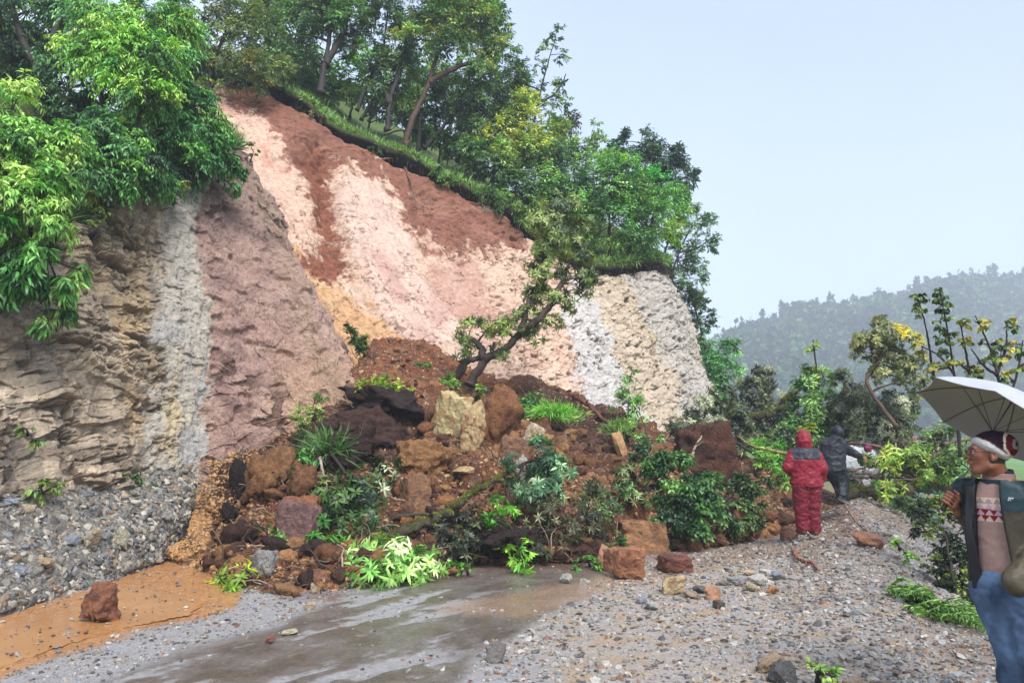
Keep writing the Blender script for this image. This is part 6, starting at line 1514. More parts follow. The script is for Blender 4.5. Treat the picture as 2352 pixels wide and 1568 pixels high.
def surface_net(fn, ax, ay, az):
    """quads of the zero surface of fn on the (possibly uneven) grid of the three axes"""
    nx, ny, nz = len(ax), len(ay), len(az)
    D = np.empty((nx, ny, nz), np.float32)
    for i0 in range(0, nx, 16):
        g = np.stack(np.meshgrid(ax[i0:i0 + 16], ay, az, indexing='ij'), -1)
        D[i0:i0 + 16] = fn(g.reshape(-1, 3)).reshape(g.shape[:3])
    S = D < 0
    cells = (nx - 1, ny - 1, nz - 1)
    acc = np.zeros(cells + (3,)); cnt = np.zeros(cells)
    A = [ax, ay, az]
    def corner(o): return D[o[0]:nx - 1 + o[0], o[1]:ny - 1 + o[1], o[2]:nz - 1 + o[2]]
    cs = np.array([S[o[0]:nx - 1 + o[0], o[1]:ny - 1 + o[1], o[2]:nz - 1 + o[2]] for o in np.ndindex(2, 2, 2)]).sum(0)
    act = (cs > 0) & (cs < 8)
    I = np.argwhere(act)
    pos = np.zeros((len(I), 3)); cn = np.zeros(len(I))
    for axis in range(3):
        for o in np.ndindex(2, 2):
            a = np.zeros(3, int); oth = [k for k in range(3) if k != axis]
            a[oth[0]], a[oth[1]] = o; b = a.copy(); b[axis] = 1
            da = D[tuple((I + a).T)]; db = D[tuple((I + b).T)]
            m = (da < 0) != (db < 0)
            t = np.where(m, da / (da - db + 1e-12), 0)
            pa = np.stack([A[k][I[:, k] + a[k]] for k in range(3)], -1); pb = np.stack([A[k][I[:, k] + b[k]] for k in range(3)], -1)
            pos += np.where(m[:, None], pa + (pb - pa) * t[:, None], 0); cn += m
    V = pos / cn[:, None]
    idx = np.full(cells, -1); idx[act] = np.arange(len(I))
    Q = []
    for axis in range(3):
        oth = [k for k in range(3) if k != axis]
        sl0 = [slice(1, n - 1) for n in (nx, ny, nz)]; sl1 = list(sl0)
        sl0[axis] = slice(0, (nx, ny, nz)[axis] - 1); sl1[axis] = slice(1, (nx, ny, nz)[axis])
        a = S[tuple(sl0)]; b = S[tuple(sl1)]
        E = np.argwhere(a != b); ins = a[tuple(E.T)]
        E = E.copy(); E[:, oth] += 1
        e = np.eye(3, dtype=int)
        u, v = oth
        def cell(du, dv):
            c = E.copy(); c[:, u] += du; c[:, v] += dv
            return idx[tuple(c.T)]
        q = np.stack([cell(-1, -1), cell(0, -1), cell(0, 0), cell(-1, 0)], -1)
        flip = ins if axis != 1 else ~ins
        q = np.where(flip[:, None], q, q[:, ::-1])
        Q.append(q[(q >= 0).all(1)])
    return V, np.concatenate(Q)
def sdf_obj(name, fn, lo, hi, res, colf, mat, parent=None, M=None, axes=None, tr=None):
    if axes is None: axes = [np.arange(lo[k], hi[k] + res, res) for k in range(3)]
    V, Q = surface_net(fn, *axes)
    c = colf(V)
    if tr is not None: V = tr(V)
    o = raw_mesh(name, V, Q, np.zeros((0, 3), int), c, mat, True)
    link(o, parent)
    return o

M_RAIN = mat_attr('wet rainwear', 0.55, 0.10, 6, 0.3, 20, 0.015, spec=0.35, rvar=0.08)
M_SKIN = mat_attr('skin', 0.5, 0.08, 30, 0.15, 90, 0.003, spec=0.4)
M_KNIT = mat_attr('knitwear', 0.95, 0.12, 60, 0.5, 260, 0.003, spec=0.1)
M_DENIM = mat_attr('denim', 0.85, 0.16, 14, 0.35, 200, 0.003, spec=0.2)
M_SHOE = mat_attr('shoe', 0.6, 0.1, 20, 0.2, 60, 0.003)

def solid(c, k=1.0):
    cc = lin(c, 0.62 * k)
    return lambda V: cc[None] * (1 + 0.08 * fbm(V * 9, 2)[:, None])
def folds(P, a=0.010, f=(9, 9, 4), s=0.0):
    n = fbm(P * np.array(f) + s, 3)
    return a * (1 - 2 * np.abs(n)) 

# --- the person in the dark red rain suit, seen from behind
def place_tr(root, rot=0.0, sc=1.0):
    return lambda V: V * sc
RX, RY = 1858, 12.0
rp = at(RX, 1229, RY)
red = thing('person', rp, 'person in dark red hooded rain suit with grey yoke, back turned, standing on gravel', 'person')
def tr_red(V): return V + rp
RED = (150, 26, 50)
RED2 = (128, 22, 46)
YOKE = (46, 48, 62)
def body_red(P):
    d = smin(rc(P, (0, 0, 0.80), (0, 0.01, 1.22), 0.13, 0.14), ell(P, (0, 0.03, 1.455), (0.075, 0.09, 0.11)), 0.05)
    for s in (-1, 1):
        d = smin(d, chain(P, [(0.085 * s, 0, 0.82), (0.09 * s, 0.01, 0.42), (0.085 * s, 0, 0.06)], [0.075, 0.055, 0.04], 0.03), 0.04)
        d = smin(d, rc(P, (0.085 * s, -0.03, 0.035), (0.09 * s, 0.14, 0.03), 0.03, 0.03), 0.02)
    d = smin(d, chain(P, [(-0.17, 0, 1.24), (-0.26, 0.02, 1.02), (-0.14, 0.17, 0.98)], [0.05, 0.04, 0.03], 0.03), 0.04)
    d = smin(d, chain(P, [(0.17, 0, 1.24), (0.25, 0.0, 1.0), (0.22, 0.12, 0.84)], [0.05, 0.04, 0.03], 0.03), 0.04)
    return smin(d, rc(P, (0, 0.01, 1.25), (0, 0.02, 1.40), 0.055, 0.055), 0.03)
sdf_obj('body', body_red, (-.36, -.25, 0), (.36, .32, 1.6), 0.014, solid((150, 100, 80)), M_SKIN, red, tr=tr_red)
def legs_red(P):
    a = chain(P, [(-0.085, 0.0, 0.80), (-0.10, 0.0, 0.45), (-0.095, -0.01, 0.085)], [0.135, 0.098, 0.085], 0.03)
    b = chain(P, [(0.10, 0.0, 0.80), (0.085, 0.0, 0.45), (0.095, 0.01, 0.055)], [0.135, 0.10, 0.09], 0.03)
    d = smin(a, b, 0.025) - folds(P, 0.017, (6, 6, 9)) - 0.004 * gn(P * 22)
    d = smax(d, 0.055 - P[:, 2] + 0.02 * (P[:, 0] < 0), 0.012)
    return d
sdf_obj('trousers', legs_red, (-.28, -.22, 0.0), (.3, .22, .98), 0.009, solid(RED2), M_RAIN, red, tr=tr_red)
def jacket_red(P):
    w = np.interp(P[:, 2], [0.74, 0.82, 1.0, 1.2, 1.30, 1.36, 1.42], [0.235, 0.235, 0.215, 0.225, 0.19, 0.12, 0.06])
    dp = np.interp(P[:, 2], [0.74, 1.0, 1.2, 1.32, 1.42], [0.165, 0.15, 0.16, 0.12, 0.06])
    cx = np.interp(P[:, 2], [0.74, 1.2], [0.012, -0.005])
    q = np.sqrt(((P[:, 0] - cx) / w) ** 2 + (P[:, 1] / dp) ** 2)
    d = (q - 1) * np.minimum(w, dp) * 0.9
    d = np.maximum(d, np.maximum(0.765 - P[:, 2] + 0.03 * P[:, 0], P[:, 2] - 1.40))
    la = chain(P, [(-0.185, 0.0, 1.275), (-0.285, -0.01, 1.06), (-0.17, 0.17, 0.98)], [0.072, 0.066, 0.05], 0.02)
    ra = chain(P, [(0.185, 0.0, 1.275), (0.262, -0.03, 1.04), (0.268, 0.06, 0.86)], [0.074, 0.072, 0.062], 0.02)
    d = smin(smin(d, la, 0.035), ra, 0.035)
    d = d - folds(P, 0.016, (5, 5, 6), 3) - 0.003 * gn(P * 26) - 0.006 * np.abs(gn(P * np.array([14, 14, 5]) + 9))
    seam = np.abs(P[:, 2] - 1.185)
    return d + 0.004 * np.exp(-(seam / 0.006) ** 2)
def col_jr(V):
    c = np.repeat(lin(RED, 0.62)[None], len(V), 0)
    arm = (np.abs(V[:, 0] + 0.0) > 0.215) & (V[:, 2] < 1.34)
    side = np.abs(V[:, 0]) < 0.205 + 0.25 * np.clip(V[:, 2] - 1.19, 0, 0.1)
    yk = (V[:, 2] > 1.188 - 0.05 * np.abs(V[:, 0])) & side
    c[yk] = lin(YOKE, 0.62)
    return c * (1 + 0.10 * fbm(V * 7, 3)[:, None])
sdf_obj('jacket', jacket_red, (-.42, -.26, .70), (.42, .28, 1.45), 0.008, col_jr, M_RAIN, red, tr=tr_red)
def hood_red(P):
    d = smin(ell(P, (0.0, 0.0, 1.485), (0.118, 0.135, 0.155)), ell(P, (0.005, 0.02, 1.375), (0.115, 0.115, 0.075)), 0.07)
    d = smin(d, ell(P, (-0.01, 0.02, 1.60), (0.05, 0.07, 0.05)), 0.06)
    d = smax(d, P[:, 1] - 0.10, 0.03)
    return d - 0.012 * np.abs(gn(P * np.array([6, 6, 18]) + 3)) - 0.006 * gn(P * 20)
sdf_obj('hood', hood_red, (-.18, -.18, 1.28), (.18, .2, 1.70), 0.007, solid(RED), M_RAIN, red, tr=tr_red)
for s, zz in ((-1, 0.02), (1, 0.0)):
    def boot(P, s=s, zz=zz):
        d = smin(rc(P, (0.095 * s, -0.05, 0.045 + zz), (0.115 * s, 0.13, 0.04 + zz), 0.045, 0.042), rc(P, (0.095 * s, -0.01, 0.06 + zz), (0.095 * s, -0.01, 0.12 + zz), 0.055, 0.05), 0.03)
        return smax(d, 0.006 + zz - P[:, 2], 0.008)
    sdf_obj('boot', boot, (-.22, -.16, -.02), (.22, .2, .2), 0.008, solid((112, 70, 58)), M_SHOE, red, tr=tr_red)

# --- the person in black stepping away over the bank
BY = 13.6
bp_ = at(1941, 1157, BY)
blk = thing('person', bp_, 'person in a black hooded rain suit stepping away over the bank, one arm reaching out', 'person')
def tr_b(V): return V + bp_
def body_blk(P):
    d = smin(rc(P, (-0.17, 0, 0.62), (-0.13, 0.04, 1.02), 0.12, 0.13), ell(P, (-0.03, 0.06, 1.27), (0.07, 0.085, 0.10)), 0.05)
    d = smin(d, rc(P, (-0.11, 0.04, 1.05), (-0.05, 0.06, 1.22), 0.055, 0.05), 0.03)
    d = smin(d, chain(P, [(-0.21, 0, 0.60), (-0.05, 0.06, 0.34), (-0.07, -0.04, 0.12)], [0.08, 0.055, 0.04], 0.03), 0.04)
    d = smin(d, chain(P, [(-0.12, 0.05, 0.60), (0.10, 0.22, 0.40), (0.06, 0.22, 0.07)], [0.08, 0.055, 0.04], 0.03), 0.04)
    d = smin(d, chain(P, [(0.02, 0.03, 1.08), (0.17, 0.04, 0.93), (0.36, 0.06, 0.845)], [0.05, 0.036, 0.026], 0.03), 0.04)
    d = smin(d, chain(P, [(-0.28, 0.03, 1.05), (-0.30, 0.16, 0.86), (-0.20, 0.30, 0.86)], [0.05, 0.036, 0.026], 0.03), 0.04)
    h = ell(P, (0.405, 0.065, 0.828), (0.045, 0.018, 0.028))
    for k, (dx, dz, l) in enumerate([(0.075, 0.008, 1), (0.080, -0.010, 1), (0.075, -0.028, 1), (0.062, -0.044, 1)]):
        h = smin(h, chain(P, [(0.425, 0.06 + 0.004 * k, 0.838 - 0.012 * k), (0.405 + dx * 0.6, 0.055, 0.834 - 0.014 * k + dz * 0.4), (0.40 + dx, 0.06, 0.828 - 0.014 * k + dz)], [0.009, 0.008, 0.007], 0.004), 0.006)
    h = smin(h, chain(P, [(0.39, 0.05, 0.848), (0.425, 0.03, 0.872)], [0.011, 0.008], 0.004), 0.008)
    return smin(d, h, 0.012)
ax_ = [np.concatenate([np.arange(-.40, .34, .013), np.arange(.34, .52, .005)]), np.arange(-.12, .36, .011), np.concatenate([np.arange(0, .76, .013), np.arange(.76, .90, .005), np.arange(.90, 1.42, .012)])]
sdf_obj('body', body_blk, None, None, 0, solid((196, 130, 104)), M_SKIN, blk, axes=ax_, tr=tr_b)
BLK = (34, 38, 50)
def jacket_blk(P):
    cx = np.interp(P[:, 2], [0.55, 0.9, 1.1, 1.22], [-0.165, -0.155, -0.12, -0.075])
    w = np.interp(P[:, 2], [0.55, 0.75, 0.95, 1.08, 1.15, 1.22], [0.205, 0.20, 0.215, 0.20, 0.13, 0.06])
    cy = np.interp(P[:, 2], [0.6, 1.2], [0.0, 0.05])
    q = np.sqrt(((P[:, 0] - cx) / w) ** 2 + ((P[:, 1] - cy) / 0.155) ** 2)
    d = (q - 1) * 0.14
    d = np.maximum(d, np.maximum(0.60 + 0.05 * (P[:, 0] + 0.17) - P[:, 2], P[:, 2] - 1.19))
    d = smin(d, chain(P, [(0.01, 0.03, 1.075), (0.16, 0.03, 0.935), (0.355, 0.06, 0.85)], [0.078, 0.066, 0.048], 0.02), 0.045)
    d = smin(d, chain(P, [(-0.27, 0.03, 1.05), (-0.31, 0.14, 0.86), (-0.22, 0.27, 0.86)], [0.075, 0.062, 0.05], 0.02), 0.04)
    return d - folds(P, 0.016, (6, 6, 5), 13) - 0.008 * np.abs(gn(P * np.array([5, 5, 2.2]) + 2)) - 0.003 * gn(P * 24)
sdf_obj('jacket', jacket_blk, (-.44, -.22, .52), (.44, .38, 1.26), 0.009, solid(BLK), M_RAIN, blk, tr=tr_b)
def legs_blk(P):
    a = chain(P, [(-0.22, 0.0, 0.62), (-0.05, 0.07, 0.36), (-0.06, -0.02, 0.17)], [0.14, 0.105, 0.085], 0.03)
    b = chain(P, [(-0.11, 0.03, 0.62), (0.075, 0.18, 0.42), (0.055, 0.18, 0.10)], [0.13, 0.10, 0.08], 0.03)
    d = smin(a, b, 0.03) - folds(P, 0.018, (7, 7, 9), 23) - 0.004 * gn(P * 24)
    return smax(d, 0.05 - P[:, 2], 0.01)
sdf_obj('trousers', legs_blk, (-.42, -.2, 0), (.26, .34, .8), 0.010, solid((30, 33, 46)), M_RAIN, blk, tr=tr_b)
def hood_blk(P):
    d = smin(ell(P, (-0.03, 0.05, 1.285), (0.105, 0.125, 0.125)), ell(P, (-0.08, 0.05, 1.19), (0.10, 0.10, 0.05)), 0.04)
    d = smax(d, (P[:, 0] * 0.5 + P[:, 1]) - 0.13, 0.03)
    return d - 0.006 * gn(P * 14) - 0.006 * np.abs(gn(P * np.array([6, 6, 15])))
sdf_obj('hood', hood_blk, (-.22, -.12, 1.1), (.12, .24, 1.45), 0.008, solid(BLK), M_RAIN, blk, tr=tr_b)
def shoe_fn(a, b, up, wdt=0.042):
    a = np.array(a, float); b = np.array(b, float); up = norml(np.array(up, float))
    def f(P):
        d = smin(rc(P, a, b, 0.040, 0.036), rc(P, a + up * 0.03, a + (b - a) * 0.35 + up * 0.02, 0.040, 0.034), 0.02)
        return smax(d, -((P - a) @ up) - 0.026, 0.006)
    def c(V):
        h = (V - a) @ up
        col = np.repeat(lin((62, 62, 66), 0.62)[None], len(V), 0)
        col[h < -0.008] = lin((214, 210, 204), 0.62)
        return col
    return f, c
f_, c_ = shoe_fn((-0.115, -0.06, 0.10), (0.055, -0.03, 0.005), (0.42, -0.15, 0.9))
sdf_obj('shoe', f_, (-.2, -.16, -.06), (.14, .08, .2), 0.007, c_, M_SHOE, blk, tr=tr_b)
f_, c_ = shoe_fn((0.05, 0.17, 0.045), (0.09, 0.34, 0.035), (0, 0, 1))
sdf_obj('shoe', f_, (-.02, .08, -.02), (.16, .42, .14), 0.008, c_, M_SHOE, blk, tr=tr_b)

# --- the man with the umbrella
YB = 4.42
def m(sx, sy, Y=YB): return at(sx * 0.91875, sy * 0.91875, Y)
floor_z = ground_z(2.9, YB)
man_root = np.array([m(2500, 1300)[0] + 0.03, YB, floor_z])
man = thing('person', man_root, 'man in a striped woolly hat, glasses and open teal and olive jacket, umbrella in hand', 'person')
UPZ = np.array([0, 0, 1.0])
fw = norml(np.array([-0.80, -0.60, 0])); lf = np.cross(UPZ, fw)              # the way his chest faces, and his left
HC = m(2470, 1134)                                                          # centre of the head
hf = norml(np.array([-0.955, 0.295, 0.03])); hl = norml(np.cross(UPZ, hf)); hu = np.cross(hf, hl)
RH_ = np.stack([hf, hl, hu], 1)
def hloc(P): return (P - HC) @ RH_
NB = m(2496, 1196, YB + 0.02); WB = m(2514, 1440, YB + 0.02)                # base of the neck, waist
HIPC = m(2522, 1490, YB + 0.02)
SHL = NB + lf * 0.185 - UPZ * 0.055; SHR = NB - lf * 0.175 - UPZ * 0.055
ELR = m(2440, 1312, YB + 0.20); WRR = m(2410, 1284, YB + 0.20)
ELL_ = m(2606, 1376, YB - 0.16); WRL = m(2534, 1446, YB - 0.22)
# the umbrella: solved so that its ribs lie as photographed
UK = 1.09
uh = np.array([2.865, 4.214, 1.893]) * UK + np.array([0, 0, CAMZ * (1 - UK)]); uth, uph, uroll, uR, udep = 0.933, 0.0, 1.449, 0.45 * UK, 0.20 * UK
ua = np.array([math.cos(uth) * math.cos(uph), math.cos(uth) * math.sin(uph), math.sin(uth)])
ue1 = norml(np.cross(ua, UPZ)); ue2 = -np.cross(ua, ue1)
HANDLE = uh - ua * 0.72 * UK
HF = HANDLE + ua * 0.015                                                    # centre of the fist on the shaft
# frame of the fist: a along the shaft, c towards the camera, r to the right
a_ = ua; c_ = norml(-np.array([0, 1.0, 0]) + a_ * (np.array([0, 1.0, 0]) @ a_)); r_ = norml(np.cross(a_, c_))
if r_[0] < 0: r_ = -r_
def hp(r, c, a): return HF + r_ * r + c_ * c + a_ * a
def face(P):
    q = hloc(P)
    E = lambda c, r: ell(q, c, r)
    R_ = lambda a, b, ra, rb: rc(q, a, b, ra, rb)
    d = E((-0.012, 0, 0.028), (0.096, 0.076, 0.098))
    d = smin(d, E((0.045, 0, -0.030), (0.052, 0.056, 0.072)), 0.035)
    d = smin(d, R_((0.066, -0.012, -0.098), (0.066, 0.012, -0.098), 0.021, 0.021), 0.03)
    d = smin(d, R_((0.01, 0.052, -0.072), (0.058, 0.018, -0.098), 0.018, 0.016), 0.03)
    d = smin(d, R_((0.01, -0.052, -0.072), (0.058, -0.018, -0.098), 0.018, 0.016), 0.03)
    d = smin(d, R_((0.082, -0.038, 0.030), (0.082, 0.038, 0.030), 0.013, 0.013), 0.015)
    d = smin(d, E((0.066, 0.040, -0.012), (0.024, 0.022, 0.020)), 0.02); d = smin(d, E((0.066, -0.040, -0.012), (0.024, 0.022, 0.020)), 0.02)
    d = smax(d, -E((0.100, 0.032, 0.010), (0.018, 0.018, 0.012)), 0.010); d = smax(d, -E((0.100, -0.032, 0.010), (0.018, 0.018, 0.012)), 0.010)
    d = smin(d, E((0.080, 0.031, 0.009), (0.0125, 0.0135, 0.0105)), 0.003); d = smin(d, E((0.080, -0.031, 0.009), (0.0125, 0.0135, 0.0105)), 0.003)
    d = smin(d, R_((0.090, 0, 0.018), (0.113, 0, -0.016), 0.009, 0.0125), 0.010)
    d = smin(d, E((0.104, 0.012, -0.021), (0.011, 0.008, 0.008)), 0.004); d = smin(d, E((0.104, -0.012, -0.021), (0.011, 0.008, 0.008)), 0.004)
    d = smin(d, E((0.089, 0, -0.052), (0.016, 0.026, 0.020)), 0.012)
    d = smin(d, E((0.101, 0, -0.047), (0.008, 0.021, 0.0055)), 0.003); d = smin(d, E((0.099, 0, -0.059), (0.009, 0.019, 0.0065)), 0.003)
    d = smax(d, -E((0.108, 0, -0.053), (0.010, 0.020, 0.0016)), 0.002)
    for s in (1, -1):
        ear = E((-0.010, 0.078 * s, -0.008), (0.019, 0.010, 0.031))
        ear = smax(ear, -E((-0.006, 0.088 * s, -0.004), (0.011, 0.008, 0.019)), 0.004)
        ear = smin(ear, E((0.000, 0.077 * s, -0.034), (0.009, 0.007, 0.010)), 0.006)
        d = smin(d, ear, 0.006)
    return d
def hand_r(P):
    d = ell(P, hp(0.034, -0.004, -0.002), (0.030, 0.030, 0.044))
    d = smin(d, rc(P, hp(0.030, -0.020, 0.030), hp(0.036, 0.006, -0.034), 0.018, 0.020), 0.012)
    d = smin(d, chain(P, [hp(0.040, 0.0, -0.02), (hp(0.05, 0, -0.05) + WRR) / 2, WRR], [0.027, 0.026, 0.028], 0.01), 0.012)
    lens = [1.0, 1.06, 1.0, 0.86]
    for k in range(4):
        a = 0.031 - 0.0205 * k
        R_ = 0.0285 * (1 if k < 3 else 0.93)
        th = [math.radians(t) for t in (-58, -118, -188, -255, -255 - 45 * lens[k])]
        pts = [hp(R_ * 1.05 * math.cos(t), R_ * 0.98 * math.sin(t), a - 0.003 * j) for j, t in enumerate(th)]
        d = smin(d, chain(P, pts, [0.0108, 0.0103, 0.0098, 0.0090, 0.0080], 0.003), 0.0025)
    th = chain(P, [hp(0.040, 0.010, -0.012), hp(0.034, 0.030, 0.018), hp(0.014, 0.034, 0.040), hp(-0.002, 0.030, 0.046)], [0.0150, 0.0125, 0.0110, 0.0095], 0.005)
    return smin(d, th, 0.005)
def body_man(P):
    d = face(P)
    d = smin(d, rc(P, HC - UPZ * 0.06 + hf * -0.018, NB + UPZ * 0.01, 0.056, 0.064), 0.03)
    d = smin(d, rc(P, SHL, SHR, 0.05, 0.05), 0.05)
    d = smin(d, rc(P, NB - UPZ * 0.16, HIPC + UPZ * 0.06, 0.105, 0.10), 0.06)
    d = smin(d, chain(P, [SHR, ELR, WRR], [0.050, 0.038, 0.027], 0.02), 0.03)
    d = smin(d, hand_r(P), 0.006)
    d = smin(d, chain(P, [SHL, ELL_, WRL], [0.050, 0.038, 0.028], 0.02), 0.03)
    d = smin(d, ell(P, WRL - UPZ * 0.02, (0.03, 0.03, 0.035)), 0.02)
    return smin(d, smin(chain(P, LR, [0.085, 0.055, 0.04], 0.03), chain(P, LL, [0.085, 0.055, 0.04], 0.03), 0.03), 0.05)
ankR = np.array([m(2548, 1760)[0] - 0.02, YB + 0.02, floor_z + 0.09]); ankL = np.array([m(2640, 1760)[0], YB - 0.10, floor_z + 0.09])
kneeR = m(2536, 1640, YB - 0.02); kneeL = m(2590, 1640, YB - 0.14)
LR = [HIPC - lf * 0.085, kneeR, ankR]; LL = [HIPC + lf * 0.085, kneeL, ankL]
def uneven(lo, hi, fine, f, c):
    """axis samples: step f inside the fine ranges, c elsewhere"""
    out = [lo]
    while out[-1] < hi:
        x_ = out[-1]; st = f if any(a - 1e-9 <= x_ <= b for a, b in fine) else c
        out.append(x_ + st)
    return np.array(out)
fx0, fx1 = m(2350, 1200, 4.2)[0], m(2520, 1200)[0]
fz1 = m(2400, 1070)[2]; fz0 = m(2400, 1300, 4.2)[2]
axs = [uneven(fx0 - 0.03, fx1 + 0.55, [(fx0, HC[0] + 0.12)], 0.0033, 0.012), uneven(YB - 0.45, YB + 0.32, [(HF[1] - 0.06, HF[1] + 0.055), (YB - 0.12, YB + 0.10)], 0.0036, 0.012),
       uneven(floor_z, fz1 + 0.03, [(HF[2] - 0.07, HF[2] + 0.07), (HC[2] - 0.13, HC[2] + 0.14)], 0.0033, 0.012)]
SK = (152, 96, 72)
def col_man(V):
    q = hloc(V)
    c = lin(SK, 0.62)[None] * (1 + 0.10 * fbm(V * 24, 3)[:, None])
    inh = np.linalg.norm(q, axis=1) < 0.17
    c = mixc(c, lin((176, 98, 78), .62), (inh * sst(0.03, 0.0, np.abs(q[:, 2] + 0.053)) * (q[:, 0] > 0.092)) * 0.8)
    c = mixc(c, lin((34, 24, 22), .62), inh * (sst(0.0075, 0.004, np.abs(q[:, 2] + 0.0365 + 0.12 * np.abs(q[:, 1]) * 0.5)) * sst(0.034, 0.026, np.abs(q[:, 1])) * (q[:, 0] > 0.078)) * 0.85)   # moustache
    c = mixc(c, lin((60, 40, 34), .62), inh * sst(0.035, 0.0, np.linalg.norm((q - [0.06, 0, -0.085]) / [1.3, 1.6, 1], axis=1)) * 0.45)   # stubble
    c = mixc(c, lin((28, 20, 18), .62), inh * sst(0.006, 0.003, np.abs(q[:, 2] - 0.034 + 3.0 * (np.abs(q[:, 1]) - 0.030) ** 2 * 4)) * (q[:, 0] > 0.075) * (np.abs(np.abs(q[:, 1]) - 0.031) < 0.019) * 0.9)   # brows
    for s in (1, -1):
        e = np.linalg.norm(q - [0.080, 0.031 * s, 0.009], axis=1) < 0.0145
        c[e & (q[:, 0] > 0.084) & inh] = lin((224, 214, 206), .62)
        ir = (np.hypot(q[:, 1] - 0.031 * s, q[:, 2] - 0.009) < 0.0055) & (q[:, 0] > 0.084) & inh
        c[ir] = lin((26, 16, 12), .62)
    hair = inh & (q[:, 0] < 0.030 - 0.5 * np.abs(q[:, 2])) & (q[:, 2] > -0.055) & (q[:, 0] < 0.02) & (np.linalg.norm((q - [-0.010, 0.078 * np.sign(1), -0.01]) / [1.3, 1, 1.5], axis=1) > 0.024)
    c[hair] = lin((30, 24, 24), .62)
    return c
sdf_obj('body', body_man, None, None, 0, col_man, M_SKIN, man, axes=axs)
# knitted hat: a pale rolled band, dark stripes, slouching back with a swirl at the crown
def hat_shape(P):
    q = hloc(P)
    d = ell(q, (-0.028, 0, 0.048), (0.106, 0.090, 0.090))
    d = smin(d, ell(q, (-0.098, 0, 0.052), (0.058, 0.066, 0.064)), 0.035)
    band = (q[:, 2] - 0.040) * 0.80 + (q[:, 0] + 0.03) * -0.50             # plane of the band, high at the brow, low at the nape
    tq = hat_t(q)
    d = smax(d, -(tq + 0.002), 0.006)
    roll = np.exp(-((tq - 0.020) / 0.017) ** 2)
    d = d - 0.009 * roll - 0.0025 * gn(P * 60)
    return d
def hat_t(q): return q[:, 2] * 0.83 - q[:, 0] * 0.56 - 0.003 + 0 * q[:, 1]
def hat_col(V):
    q = hloc(V); t = hat_t(q)
    rr = np.linalg.norm((q - np.array([-0.125, 0.045, 0.058])) * [1, 1, 1], axis=1) + 0.010 * gn(V * 22)
    t = t + 0.006 * gn(V * 18)
    W = lin((206, 202, 204), .62); K = lin((40, 24, 40), .62); O = lin((74, 60, 44), .62); R_ = lin((96, 26, 34), .62); G_2 = lin((140, 130, 130), .62)
    c = np.repeat(K[None], len(V), 0)
    c[t < 0.054] = O
    c[t < 0.044] = W
    c = np.where((rr < 0.080)[:, None], lin((214, 196, 182), .62), c)
    c = np.where((rr < 0.066)[:, None], R_, c)
    c = np.where((rr < 0.034)[:, None], G_2, c)
    c = np.where((rr < 0.015)[:, None], K, c)
    return c * (1 + 0.12 * fbm(V * 60, 2)[:, None])
sdf_obj('woolly_hat', hat_shape, HC - 0.19, HC + 0.19, 0.0045, hat_col, M_KNIT, man)
# glasses
mb = MB()
for s in (1, -1):
    th = np.linspace(0, 2 * math.pi, 25)
    ring = HC + (np.stack([0.108 - 0.25 * np.abs(0.024 * np.cos(th) + 0 * th) * 0 - 0.006 * (np.cos(th) * s), 0.031 * s + 0.024 * np.cos(th), 0.006 + 0.018 * np.sin(th)], -1)) @ RH_.T
    tube(mb, ring, 0.0022, 6, lin((24, 22, 24), .6), cap=False)
    arm = HC + np.array([[0.104, 0.055 * s, 0.012], [0.05, 0.074 * s, 0.010], [0.0, 0.082 * s, 0.010], [-0.02, 0.083 * s, -0.002]]) @ RH_.T
    tube(mb, arm, 0.0020, 6, lin((24, 22, 24), .6))
tube(mb, HC + np.array([[0.110, -0.008, 0.010], [0.114, 0, 0.012], [0.110, 0.008, 0.010]]) @ RH_.T, 0.0018, 6, lin((24, 22, 24), .6))
mb.build('glasses', M_SHOE, man)
# torso frame: t runs down the body 0..1, u across, w forwards
TA = WB - NB; TLn = np.linalg.norm(TA); TAx = TA / TLn
def tloc(P):
    q = P - NB; t = q @ TAx
    return t, q @ lf, q @ fw
def torso(P, infl=0.0, top=0.0, bot=1.0):
    t, u, w = tloc(P); k = t / TLn
    hw = np.interp(k, [-0.05, 0.02, 0.08, 0.18, 0.35, 0.7, 1.0, 1.2], [0.07, 0.095, 0.150, 0.178, 0.172, 0.160, 0.168, 0.175]) + infl
    hd = np.interp(k, [-0.05, 0.05, 0.2, 0.5, 0.85, 1.2], [0.07, 0.085, 0.108, 0.115, 0.122, 0.115]) + infl
    q = np.sqrt((u / hw) ** 2 + (w / hd) ** 2)
    d = (q - 1) * np.minimum(hw, hd) * 0.92
    return np.maximum(d, np.maximum(top * TLn - t, t - bot * TLn)), t, u, w
def sweater(P):
    d, t, u, w = torso(P, 0.0, 0.012, 1.02)
    d = d - 0.006 * (1 - 2 * np.abs(fbm(P * np.array([4, 4, 9]) + 3, 2))) * sst(0.3, 0.8, t / TLn)
    neck = np.sqrt((u) ** 2 + (w + 0.01) ** 2) - 0.076
    col_ = np.maximum(np.abs(neck) - 0.008, np.abs(t + 0.012) - 0.018)
    return smin(d, col_, 0.008)
